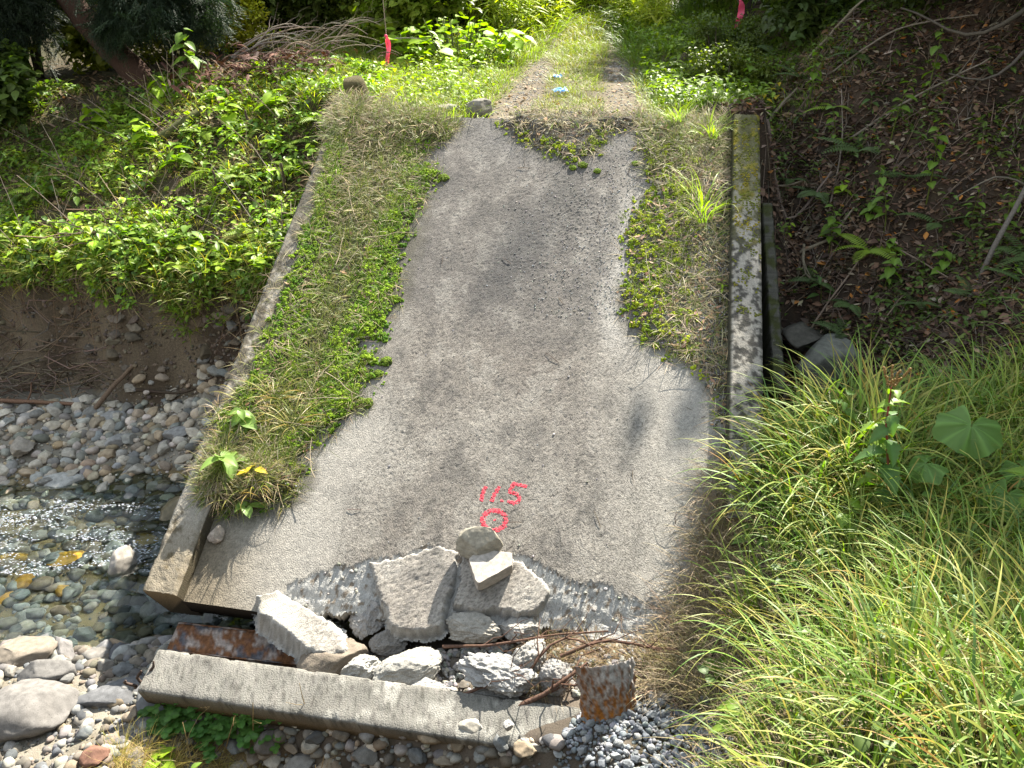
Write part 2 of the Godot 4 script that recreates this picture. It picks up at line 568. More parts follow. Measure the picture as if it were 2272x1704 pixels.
func build_curb(slab: Node3D, ua: float, ub: float, va: float, vb: float, high: float) -> void:
	var s := Shape.new()
	var left := ua < 1.0
	var rows := 420
	var bev := 0.018
	var prof := [Vector2(ua, -0.34), Vector2(ua - 0.004, -0.1), Vector2(ua - 0.002, 0.02), Vector2(ua, high - bev), Vector2(ua + bev, high)]
	for i in range(1, 16):
		prof.append(Vector2(lerpf(ua + bev, ub - bev, i / 16.0), high + 0.002 * sin(PI * i / 16.0)))
	prof.append_array([Vector2(ub - bev, high), Vector2(ub, high - bev), Vector2(ub + 0.003, high * 0.75), Vector2(ub + 0.004, high * 0.5), Vector2(ub + 0.006, 0.0), Vector2(ub, -0.34)])
	var np := prof.size()
	for j in rows + 1:
		var v := lerpf(va, vb, float(j) / rows)
		for k in np:
			var p: Vector2 = prof[k]
			var chip := n2.get_noise_2d(v * 3.0 + ua * 10.0, p.x * 3.0 + p.y * 3.0) * 0.008 + n3.get_noise_2d(v * 1.0, p.x + p.y) * 0.004
			if k == 3 or k == 4 or k == 20 or k == 21:
				chip -= maxf(0.0, n2.get_noise_2d(v * 2.0 + k, ua) - 0.15) * 0.05
			var c := lin(0.3, 0.275, 0.235) * (1.0 + 0.3 * n3.get_noise_2d(v * 1.2 + 20.0, p.x * 1.2))
			var g := n2.get_noise_2d(v * 2.4 + 3.0, p.x * 3.5 + p.y * 3.0)
			var g2 := n3.get_noise_2d(v * 0.35 + 8.0, p.x * 0.35)
			if left:
				c = c.lerp(lin(0.06, 0.05, 0.032), sst(0.0, 0.45, 0.7 * g + 0.6 * n2.get_noise_2d(v * 7.0, p.x * 8.0 + p.y * 6.0) + 0.25 * g2 - 0.08 + 0.5 * sst(0.7, 1.6, v) - 0.35 * sst(2.0, 3.0, v)) * 0.85)
				c = c.lerp(lin(0.17, 0.125, 0.065), 0.5 * sst(0.7, 0.1, v))
				c = c.lerp(lin(0.085, 0.075, 0.055), 0.75 * sst(1.6, 3.4, v + 1.2 * g))
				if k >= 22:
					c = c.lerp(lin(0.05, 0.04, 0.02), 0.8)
			else:
				var g4 := n2.get_noise_2d(v * 7.0 + 60.0, p.x * 8.0 + p.y * 6.0)
				c = c.lerp(lin(0.05, 0.046, 0.04), sst(0.0, 0.34, g * 0.8 + 0.75 * g4 + 0.35 * g2 + 0.09) * 0.92)
				var mossy := sst(3.3, 4.3, v + 0.8 * g)
				c = c.lerp(lin(0.085, 0.082, 0.03), 0.88 * mossy)
				c = c.lerp(lin(0.2, 0.17, 0.02), sst(0.1, 0.3, n2.get_noise_2d(v * 1.6, p.x * 2.0 + 70.0)) * mossy * 0.8)
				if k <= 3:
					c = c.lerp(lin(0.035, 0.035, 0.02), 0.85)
			s.pt(Vector3(p.x, p.y + chip, -v + n3.get_noise_2d(k, ua * 9.0) * 0.01), c)
	for j in rows:
		for k in np - 1:
			var a := j * np + k
			s.quad(a + 1, a, a + np, a + np + 1)
	for j in [0, rows]:                                   # end caps
		var first := s.v.size()
		for k in np:
			var p2 := s.v[j * np + k]
			s.pt(p2, lin(0.25, 0.19, 0.12) if p2.y > 0.02 else lin(0.05, 0.04, 0.03))
		for k in range(1, np - 1):
			if j == 0:
				s.tri(first, first + k, first + k + 1)
			else:
				s.tri(first, first + k + 1, first + k)
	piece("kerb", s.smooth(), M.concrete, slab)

func stroke(s: Shape, pts: Array, wide: float) -> void:
	# a sprayed line that follows the deck, dense in the middle and broken at the rim
	var path := []
	for i in pts.size() - 1:
		var steps := maxi(4, int(pts[i].distance_to(pts[i + 1]) / 0.004))
		for k in steps:
			path.append(pts[i].lerp(pts[i + 1], float(k) / steps))
	path.append(pts[pts.size() - 1])
	var across := 11
	wide *= 1.25
	var first := s.v.size()
	for i in path.size():
		var dir: Vector2 = (path[mini(i + 1, path.size() - 1)] - path[maxi(i - 1, 0)]).normalized()
		var side := Vector2(-dir.y, dir.x)
		for k in across:
			var off := (k / (across - 1.0) - 0.5) * wide * (1.0 + 0.35 * n3.get_noise_2d(i * 0.12, k * 5.0))
			var q: Vector2 = path[i] + side * off
			s.pt(Vector3(q.x, deck_relief(q.x, q.y) + 0.0012 + n3.get_noise_2d(q.x * 2.6, q.y * 2.6) * 0.0042 - 0.0035 * pow(absf(k / (across - 1.0) - 0.5) * 2.0, 3.0), -q.y), lin(0.62, 0.055, 0.085) * (1.0 + 0.5 * n3.get_noise_2d(q.x * 2.0, q.y * 2.0)))
	for i in path.size() - 1:
		for k in across - 1:
			var a := first + i * across + k
			s.quad(a, a + 1, a + across + 1, a + across)

func build_marks(slab: Node3D) -> void:
	var digits := {
		"painted_digit": [Vector2(2.175, 1.025), Vector2(2.165, 0.97), Vector2(2.16, 0.905)],
		"painted_digit_001": [Vector2(2.275, 1.035), Vector2(2.25, 0.97), Vector2(2.235, 0.912)],
		"painted_dot": [Vector2(2.30, 0.925), Vector2(2.322, 0.925)],
		"painted_digit_002": [Vector2(2.472, 1.055), Vector2(2.42, 1.063), Vector2(2.37, 1.07), Vector2(2.362, 1.035), Vector2(2.352, 1.0), Vector2(2.4, 0.992), Vector2(2.432, 0.966), Vector2(2.425, 0.935), Vector2(2.395, 0.918), Vector2(2.35, 0.925)],
	}
	for d in digits:
		var s := Shape.new()
		stroke(s, digits[d], 0.03 if d != "painted_dot" else 0.024)
		piece(d, s.smooth(), M.paint, slab)
	var ring := Shape.new()
	var pts := []
	for k in 25:
		var a := TAU * k / 24.0 + 0.4
		pts.append(Vector2(2.28 + 0.082 * cos(a), 0.772 + 0.075 * sin(a)))
	stroke(ring, pts, 0.036)
	piece("painted_ring", ring.smooth(), M.paint, slab)
	var dot := Shape.new()
	stroke(dot, [Vector2(2.275, 0.775), Vector2(2.292, 0.775)], 0.018)
	piece("painted_centre_dot", dot.smooth(), M.paint, slab)

# ---------------------------------------------------------------- stones and broken concrete
var ico_cache := {}

func ico(level: int) -> Array:
	if ico_cache.has(level):
		return ico_cache[level]
	var p := PackedVector3Array()
	var g := (1.0 + sqrt(5.0)) / 2.0
	for q in [Vector3(-1, g, 0), Vector3(1, g, 0), Vector3(-1, -g, 0), Vector3(1, -g, 0), Vector3(0, -1, g), Vector3(0, 1, g), Vector3(0, -1, -g), Vector3(0, 1, -g), Vector3(g, 0, -1), Vector3(g, 0, 1), Vector3(-g, 0, -1), Vector3(-g, 0, 1)]:
		p.append(q.normalized())
	var t := PackedInt32Array([0, 11, 5, 0, 5, 1, 0, 1, 7, 0, 7, 10, 0, 10, 11, 1, 5, 9, 5, 11, 4, 11, 10, 2, 10, 7, 6, 7, 1, 8, 3, 9, 4, 3, 4, 2, 3, 2, 6, 3, 6, 8, 3, 8, 9, 4, 9, 5, 2, 4, 11, 6, 2, 10, 8, 6, 7, 9, 8, 1])
	for l in level:
		var mids := {}
		var nt := PackedInt32Array()
		for i in range(0, t.size(), 3):
			var m := []
			for e in 3:
				var a := t[i + e]
				var b := t[i + (e + 1) % 3]
				var key := mini(a, b) * 100000 + maxi(a, b)
				if not mids.has(key):
					p.append(((p[a] + p[b]) * 0.5).normalized())
					mids[key] = p.size() - 1
				m.append(mids[key])
			nt.append_array(PackedInt32Array([t[i], m[0], m[2], t[i + 1], m[1], m[0], t[i + 2], m[2], m[1], m[0], m[1], m[2]]))
		t = nt
	ico_cache[level] = [p, t]
	return ico_cache[level]

func rock(level: int, half: Vector3, cuts: int, rough: float, sd: int, col: Color, cap := Color(-1, 0, 0), given := []) -> Shape:
	# a ball cut by planes, roughened and stretched; cap colours the upper side of a piece of slab
	var r := RandomNumberGenerator.new()
	r.seed = sd
	var planes := []
	for k in cuts:
		var n := Vector3(r.randf() * 2 - 1, r.randf() * 2 - 1, r.randf() * 2 - 1).normalized()
		planes.append([n, 0.55 + 0.3 * r.randf()])
	for pl in given:
		planes.append([pl[0].normalized(), pl[1]])
	if cap.r >= 0.0 and given.is_empty():
		planes.append([Vector3.UP, 0.42])
		planes.append([Vector3.DOWN, 0.42])
	var base: Array = ico(level)
	var s := Shape.new()
	var bn := noise(0.9, sd, 4)
	var fn := noise(4.0, sd + 5, 3)
	var peb := noise(7.0, sd + 9, 1)
	peb.noise_type = FastNoiseLite.TYPE_CELLULAR
	for q in base[0]:
		var p: Vector3 = q
		for pl in planes:
			var n: Vector3 = pl[0]
			var over := p.dot(n) - float(pl[1])
			if over > 0.0:
				p -= n * over * 0.94
		var flat_top: bool = cap.r >= 0.0 and p.y > 0.36
		var k := 1.0 + bn.get_noise_3dv(q * 1.3) * rough * 1.6 + fn.get_noise_3dv(q) * rough * (0.2 if flat_top else 0.9)
		if level >= 5:
			k += (0.02 - 0.055 * absf(peb.get_noise_3dv(q) + 0.75)) * 1.2
		p *= k
		var c := col * (1.0 + 0.25 * bn.get_noise_3dv(q * 2.0 + Vector3(9, 0, 0)) + 0.18 * fn.get_noise_3dv(q * 1.5 + Vector3(0, 7, 0)))
		if flat_top:
			c = cap * (1.0 + 0.2 * fn.get_noise_3dv(q * 2.0))
		s.pt(p * half, c)
	for i in range(0, base[1].size(), 3):
		s.tri(base[1][i], base[1][i + 2], base[1][i + 1])
	return s

var pebble_meshes := []
var stone_meshes := []
var cobble_colors := [lin(0.187, 0.180, 0.169), lin(0.144, 0.148, 0.148), lin(0.230, 0.212, 0.187), lin(0.194, 0.158, 0.119), lin(0.108, 0.108, 0.108), lin(0.158, 0.137, 0.112), lin(0.266, 0.252, 0.230)]
var tone_words := ["grey", "blue grey", "pale", "tan", "dark", "brownish", "whitish"]

func make_stone_stock() -> void:
	for k in 8:
		pebble_meshes.append(rock(1, Vector3(1.0, rnd(0.5, 0.75), rnd(0.65, 0.9)), 4, 0.1, 100 + k, Color.WHITE).smooth())
	for k in 14:
		stone_meshes.append(rock(3, Vector3(1.0, rnd(0.45, 0.7), rnd(0.6, 0.9)), 7 + k % 5, 0.07, 200 + k, Color.WHITE).smooth())

var tinted := {}
func stone_material(c: Color, wet := false) -> StandardMaterial3D:
	var key := "%s%s" % [c, wet]
	if not tinted.has(key):
		var m: StandardMaterial3D = (M.wet_stone if wet else M.stone).duplicate()
		m.albedo_color = c.linear_to_srgb()
		tinted[key] = m
	return tinted[key]

func put_stone(called: String, label: String, group: String, p: Vector3, size: float, color := Color(-1, 0, 0), yaw := -10.0, tilt := 0.15, mesh_no := -1, squash := Vector3.ONE, wet := false) -> MeshInstance3D:
	var c: Color = color if color.r >= 0.0 else cobble_colors[rng.randi() % cobble_colors.size()]
	var b := spin(rnd(0, TAU) if yaw < -9.0 else yaw, rnd(-tilt, tilt), rnd(-tilt, tilt)) * Basis.from_scale(squash * size)
	var o := piece(called, stone_meshes[rng.randi() % stone_meshes.size() if mesh_no < 0 else mesh_no], stone_material(c, wet), self, Transform3D(b, p))
	tag(o, label, "stone", group)
	return o

func scatter_stones(count: int, singles: int, inside: Callable, size_low: float, size_high: float, called: String, label: String, group: String, mass: String, mass_label: String, words: Array, span: Vector2, sink := 0.25) -> void:
	# the largest stand as stones of their own, the rest of the shingle as one mass
	var spots := []
	var guard := 0
	while spots.size() < count and guard < count * 30:
		guard += 1
		var q: Vector3 = inside.call()
		if q.y < -50.0:
			continue
		var t := rng.randf()
		spots.append([size_low + (size_high - size_low) * t * t * t * t, q])
	spots.sort_custom(func(a, b): return a[0] > b[0])
	var kept := []
	var places := []
	var tints := []
	for k in spots.size():
		var size: float = spots[k][0]
		var q: Vector3 = spots[k][1]
		if k < singles:
			var clash := false
			for o in kept:
				if o[1].distance_to(q) < (o[0] + size) * 0.8:
					clash = true
					break
			if clash:
				continue
			kept.append([size, q])
			var pick := rng.randi() % cobble_colors.size()
			var where_word: String = words[clampi(int((q.x - span.x) / (span.y - span.x) * words.size()), 0, words.size() - 1)]
			var says := "%s %s %s" % [tone_words[pick], label, where_word]
			put_stone(called, says, group, q + Vector3(0, size * (0.5 - sink), 0), size, cobble_colors[pick], -10.0, 0.3, -1, Vector3.ONE, q.y < WATER_Y + 0.02)
		else:
			places.append(Transform3D(spin(rnd(0, TAU), rnd(-0.4, 0.4), rnd(-0.4, 0.4), size), q + Vector3(0, size * 0.2, 0)))
			tints.append(vary(cobble_colors[rng.randi() % cobble_colors.size()], 0.25))
	var holder := Node3D.new()
	holder.name = numbered(mass)
	add_child(holder)
	tag(holder, mass_label, "gravel", "", "stuff")
	for m in pebble_meshes.size():
		var pp := []
		var tt := []
		for k in range(m, places.size(), pebble_meshes.size()):
			pp.append(places[k])
			tt.append(tints[k])
		if pp.size():
			many("gravel_part", pebble_meshes[m], M.stone, pp, tt, holder)

func build_stones() -> void:
	make_stone_stock()
	# far gravel bar across the stream
	var bar := func() -> Vector3:
		var x := rnd(-6.4, -2.35)
		var z := -rnd(6.15, 7.75)
		return at(x, z)
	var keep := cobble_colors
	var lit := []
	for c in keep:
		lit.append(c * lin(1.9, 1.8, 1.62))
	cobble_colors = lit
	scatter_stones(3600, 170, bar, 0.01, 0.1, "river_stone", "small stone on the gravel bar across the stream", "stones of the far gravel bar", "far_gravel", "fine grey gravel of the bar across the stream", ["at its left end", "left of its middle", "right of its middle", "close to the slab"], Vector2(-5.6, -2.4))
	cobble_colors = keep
	# bed under the water
	var wet := func() -> Vector3:
		var x := rnd(-5.4, -1.7)
		var z := -rnd(4.2, 6.3)
		return at(x, z)
	scatter_stones(4200, 70, wet, 0.008, 0.11, "bed_stone", "wet stone under the shallow stream water", "stones under the stream", "bed_gravel", "small brown gravel on the bed under the water", ["at the left", "in midstream", "close to the slab"], Vector2(-5.0, -1.8))
	# near bar at the lower left, below the beam
	var near := func() -> Vector3:
		var x := rnd(-3.7, 0.3)
		var z := -rnd(2.95, 4.35)
		if x > -2.3 and -z > 3.2 + 0.233 * (0.42 - x) - 0.05:
			return Vector3(0, -99, 0)
		return at(x, z)
	scatter_stones(2300, 110, near, 0.01, 0.075, "bank_stone", "river cobble on the near bar", "cobbles on the near bar", "near_gravel", "mixed gravel between the cobbles of the near bar", ["at the left edge", "left of the beam end", "below the beam's left part", "below the beam's middle", "below the beam's right part"], Vector2(-3.6, 0.3))
	# cobbles heaped against the front of the beam
	var front := func() -> Vector3:
		var x := rnd(-1.75, 0.2)
		return at(x, -(3.2 + 0.233 * (0.42 - x) - rnd(0.02, 0.42)))
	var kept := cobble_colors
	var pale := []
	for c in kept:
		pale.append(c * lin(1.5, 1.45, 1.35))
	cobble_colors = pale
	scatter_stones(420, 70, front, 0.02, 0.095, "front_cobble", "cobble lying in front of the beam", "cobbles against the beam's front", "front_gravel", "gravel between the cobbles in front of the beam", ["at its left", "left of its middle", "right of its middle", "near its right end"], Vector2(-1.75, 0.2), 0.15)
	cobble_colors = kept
	# blue grey crushed stone at the right end of the beam
	var heap := func() -> Vector3:
		var a := rnd(0, TAU)
		var r := sqrt(rng.randf())
		return at(0.68 + 0.46 * r * cos(a), -2.98 + 0.46 * r * sin(a), rnd(-0.005, 0.012))
	cobble_colors = [lin(0.19, 0.2, 0.215), lin(0.24, 0.25, 0.262), lin(0.14, 0.15, 0.168), lin(0.3, 0.305, 0.31)]
	scatter_stones(2000, 190, heap, 0.011, 0.036, "ballast_stone", "blue grey pebble in the heap", "blue grey pebbles beside the beam", "ballast_gravel", "fine blue grey gravel in the heap beside the beam", ["right at the beam end", "in its left half", "in its right half", "at the grass edge"], Vector2(0.26, 1.1), 0.1)
	cobble_colors = keep
	# rubble bed behind the beam
	var spoil := func() -> Vector3:
		var x := rnd(-1.5, 1.15)
		var zb := 3.42 + 0.2 * (0.42 - x)
		return at(x, -rnd(zb, 4.1 - 0.15 * x))
	scatter_stones(420, 22, spoil, 0.008, 0.05, "rubble_stone", "broken stone in the rubble behind the beam", "small rubble under the slab edge", "rubble_gravel", "grit and crumbs of concrete between slab and beam", ["below the loose slab piece", "below the cracked plates", "near the rusty sheet"], Vector2(-1.5, 1.1))
	# larger stones that can be told apart
	var grey := lin(0.266, 0.259, 0.248)
	put_stone("river_stone", "long pale slab of rock leaning on the far gravel bar", "", at(-4.82, -6.88, 0.06), 0.2, lin(0.311, 0.274, 0.229), 1.9, 0.0, 0, Vector3(1, 0.6, 0.75))
	put_stone("river_stone", "flat whitish rock at the far water's edge", "", at(-4.33, -6.5, 0.0), 0.26, lin(0.355, 0.348, 0.326), 0.25, 0.0, 1, Vector3(1, 0.55, 0.7))
	put_stone("river_stone", "pale flat stone at the foot of the earth bank", "", at(-4.15, -7.4, 0.02), 0.14, grey, 0.2, 0.1, 2, Vector3(1, 0.7, 0.9))
	put_stone("river_stone", "blocky grey stone near the middle of the far gravel bar", "", at(-3.95, -7.0, 0.02), 0.13, grey, 0.9, 0.1, 3)
	put_stone("river_stone", "grey slab stone lying flat on the far bar near the concrete slab", "", at(-3.35, -7.05, 0.02), 0.17, grey, 0.3, 0.1, 4, Vector3(1, 0.6, 0.7))
	put_stone("river_stone", "mossy brown boulder standing in the water against the slab kerb", "", at(-2.95, -6.05, 0.1), 0.24, lin(0.148, 0.122, 0.074), 0.8, 0.1, 5, Vector3(1, 1.1, 1), true)
	put_stone("river_stone", "split grey and brown stone standing up from the stream", "", at(-3.2, -5.3, 0.12), 0.17, lin(0.296, 0.274, 0.244), 1.2, 0.1, 6, Vector3(0.9, 1.7, 0.8), true)
	put_stone("river_stone", "large ochre stone under the shallow water", "", at(-3.75, -5.42, 0.04), 0.17, lin(0.311, 0.178, 0.026), 0.4, 0.1, 7, Vector3(1, 0.7, 0.9), true)
	put_stone("river_stone", "smaller ochre stone left in the shallow water", "", at(-4.2, -5.45, 0.03), 0.15, lin(0.296, 0.178, 0.030), 0.1, 0.1, 8, Vector3(1, 0.6, 0.7), true)
	for q in [[-3.95, -5.15, 0.12, "flat amber stone under the water left of the big ochre one"], [-4.35, -5.15, 0.1, "small amber stone under the water at the left edge"], [-3.6, -5.05, 0.1, "amber pebble under the shallow water below the ochre stone"], [-4.0, -4.95, 0.09, "tawny pebble under the water near the near bar"]]:
		put_stone("bed_stone", q[3], "", at(q[0], q[1], 0.03), q[2], lin(0.36, 0.2, 0.045), -10.0, 0.1, -1, Vector3(1, 0.6, 0.8), true)
	put_stone("river_stone", "round ochre stone beside the standing split stone", "", at(-3.2, -5.68, 0.03), 0.13, lin(0.296, 0.192, 0.044), 0.0, 0.1, 9, Vector3(1, 0.8, 1), true)
	put_stone("bank_stone", "biggest grey boulder at the lower left corner", "", at(-3.08, -3.68, 0.07), 0.3, lin(0.175, 0.163, 0.153), 0.3, 0.05, 10, Vector3(1, 0.9, 0.9))
	put_stone("bank_stone", "grey boulder with a flat top behind the biggest one", "", at(-3.14, -3.98, 0.05), 0.2, lin(0.157, 0.148, 0.140), 0.1, 0.05, 11, Vector3(1, 0.75, 0.8))
	put_stone("bank_stone", "oval white stone at the left edge of the near bar", "", at(-3.28, -3.5, 0.05), 0.14, lin(0.244, 0.231, 0.210), 0.2, 0.05, 12, Vector3(1, 0.9, 0.8))
	put_stone("bank_stone", "pale layered rock at the near water's edge", "", at(-3.45, -4.2, 0.05), 0.24, lin(0.218, 0.184, 0.148), 0.5, 0.05, 13, Vector3(1, 0.55, 0.8))
	put_stone("bank_stone", "narrow upright pale stone at the water's edge", "", at(-3.2, -4.32, 0.06), 0.15, lin(0.193, 0.179, 0.171), 2.2, 0.05, 2, Vector3(1, 0.8, 0.5))
	put_stone("bank_stone", "broad blue grey slab half buried left of the beam end", "", at(-2.62, -3.82, -0.01), 0.27, lin(0.135, 0.135, 0.140), 0.4, 0.05, 3, Vector3(1, 0.5, 0.8))
	put_stone("bank_stone", "second blue grey slab beside the beam end", "", at(-2.33, -3.72, 0.0), 0.22, lin(0.131, 0.134, 0.138), 2.4, 0.05, 4, Vector3(1, 0.6, 0.8))
	put_stone("bank_stone", "reddish cobble near the lower left grass", "", at(-2.5, -3.32, 0.03), 0.09, lin(0.197, 0.105, 0.075), 0.4, 0.1, 5)
	put_stone("bank_stone", "angular stone touching the front of the beam", "", at(-1.53, -3.5, 0.07), 0.1, lin(0.148, 0.135, 0.122), 0.8, 0.1, 6, Vector3(0.9, 1.3, 0.9))
	put_stone("bank_stone", "white cobble in front of the middle of the beam", "", at(-1.3, -3.4, 0.06), 0.1, lin(0.218, 0.206, 0.188), 0.4, 0.1, 7)
	put_stone("bank_stone", "square pinkish cobble in front of the beam", "", at(-1.42, -3.25, 0.06), 0.13, lin(0.175, 0.153, 0.135), 0.1, 0.1, 8, Vector3(1, 0.9, 0.9))
	put_stone("bank_stone", "round white cobble at the bottom edge below the beam", "", at(-1.13, -3.12, 0.06), 0.13, lin(0.240, 0.227, 0.210), 1.4, 0.1, 9, Vector3(1, 0.9, 0.9))
	put_stone("bank_stone", "tawny cobble at the bottom middle of the view", "", at(-0.75, -3.05, 0.06), 0.12, lin(0.201, 0.166, 0.127), 0.6, 0.1, 10)
	put_stone("bank_stone", "dark round cobble under the front of the beam", "", at(-0.95, -3.3, 0.05), 0.09, lin(0.109, 0.096, 0.079), 0.6, 0.1, 11)
	# beside the track
	put_stone("boulder", "rounded grey boulder at the top edge of the slab", "", at(-0.32, -8.72, 0.07), 0.15, lin(0.207, 0.192, 0.163), 0.3, 0.0, 12, Vector3(1, 1.15, 0.9))
	put_stone("flat_stone", "flat pale stone in the grass left of the boulder", "", at(-0.68, -8.85, 0.03), 0.16, lin(0.311, 0.281, 0.229), 0.1, 0.0, 1, Vector3(1, 0.5, 0.6))
	# foot of the shady hillside
	put_stone("boulder", "large mossy grey boulder in the gully right of the slab", "", at(2.82, -6.55, 0.12), 0.42, lin(0.148, 0.148, 0.126), 0.7, 0.0, 3, Vector3(1, 1, 1))
	put_stone("boulder", "tan block wedged beside the right kerb in the gully", "", at(2.47, -6.85, 0.1), 0.25, lin(0.178, 0.148, 0.111), 0.2, 0.1, 4, Vector3(1, 0.9, 0.9))
	put_stone("boulder", "grey boulder below the right kerb near the tall grass", "", at(2.32, -5.85, 0.15), 0.26, lin(0.185, 0.185, 0.170), 0.2, 0.1, 6, Vector3(0.9, 1, 1))
	put_stone("boulder", "dark rock above the tan block in the gully", "", at(2.72, -7.0, 0.08), 0.3, lin(0.096, 0.089, 0.074), 1.2, 0.1, 7)
	put_stone("boulder", "small grey stone sticking out of the shady earth slope", "", at(3.22, -6.0, 0.04), 0.13, lin(0.148, 0.141, 0.130), 0.2, 0.1, 8)
	# stones bedded in the earth bank
	for k in 40:
		var x := rnd(-5.0, -2.4)
		var z := -(lip_at(x) - rnd(-0.02, 0.16))
		put_stone("embedded_stone", "%s stone bedded in the cut earth bank %s" % [["small rounded", "blunt brown", "half hidden"][k % 3], placed_word(x, -5.0, -2.4, ["above the root tangle", "right of the root tangle", "above the leaning stick", "above the sand slope", "below the mossy root", "beside the kerb"])], "stones in the earth bank", at(x, z, 0.0), rnd(0.04, 0.12), vary(lin(0.165, 0.135, 0.1), 0.3), -10.0, 0.4)
	build_debris()

func on_slab(u: float, v: float, w := 0.0) -> Vector3:
	return slab_frame * Vector3(u, w, -v)

func lump(called: String, label: String, half: Vector3, cuts: int, rough: float, sd: int, col: Color, where: Transform3D, cap := Color(-1, 0, 0), material: Material = null, cat := "rubble") -> MeshInstance3D:
	var o := piece(called, rock(5 if rough > 0.08 else 4, half, cuts, rough, sd, col, cap).smooth(), material if material else M.broken, self, where)
	tag(o, label, cat)
	return o

func edge_distance(q: Vector2, poly: PackedVector2Array) -> float:      # positive inside
	var best := 1e9
	for i in poly.size():
		var c := Geometry2D.get_closest_point_to_segment(q, poly[i], poly[(i + 1) % poly.size()])
		best = minf(best, c.distance_squared_to(q))
	return sqrt(best) * (1.0 if Geometry2D.is_point_in_polygon(q, poly) else -1.0)

func broken_plate(called: String, label: String, poly: Array, thick: float, where: Transform3D, bow: float, flare := 0.03) -> void:
	# a plate of deck with a broken rim: the worn top and a rough pale flank that spreads a little downwards
	var s := Shape.new()
	var outline := PackedVector2Array(poly)
	var lo: Vector2 = poly[0]
	var hi: Vector2 = poly[0]
	for q in poly:
		lo = lo.min(q)
		hi = hi.max(q)
	var mid := (lo + hi) * 0.5
	var step := 0.011
	var m := flare + 0.02
	var nx := int((hi.x - lo.x + 2 * m) / step) + 1
	var ny := int((hi.y - lo.y + 2 * m) / step) + 1
	var ds := PackedFloat32Array()
	for j in ny + 1:
		for i in nx + 1:
			var q := Vector2(lo.x - m + i * step, lo.y - m + j * step)
			var d := edge_distance(q, outline) + n2.get_noise_2d(q.x * 5.0, q.y * 5.0) * 0.02 + n3.get_noise_2d(q.x * 1.3, q.y * 1.3) * 0.008
			ds.append(d)
			var drop := sst(0.006, -flare, d)
			var w := deck_relief(q.x, q.y) * 1.3 + bow * (q.y - mid.y) - thick * drop
			w -= (absf(n2.get_noise_2d(q.x * 8.0, q.y * 8.0 + 9.0)) * 0.05 + absf(n3.get_noise_2d(q.x, q.y)) * 0.02) * sst(0.02, 0.3, drop)
			var c := deck_color(q.x, q.y + 0.75, 0.0) * 1.55
			var tone := 0.38 + 0.14 * n2.get_noise_2d(q.x * 7.0, q.y * 7.0)
			c = c.lerp(lin(tone, tone * 0.975, tone * 0.93), sst(0.012, -0.002, d))
			s.pt(Vector3(q.x, w, -q.y), c)
	for j in ny:
		for i in nx:
			var a := j * (nx + 1) + i
			if maxf(maxf(ds[a], ds[a + 1]), maxf(ds[a + nx + 1], ds[a + nx + 2])) > -flare - 0.005:
				s.quad(a, a + nx + 1, a + nx + 2, a + 1)
	var o := piece(called, s.smooth(), M.broken, self, where)
	tag(o, label, "concrete piece")

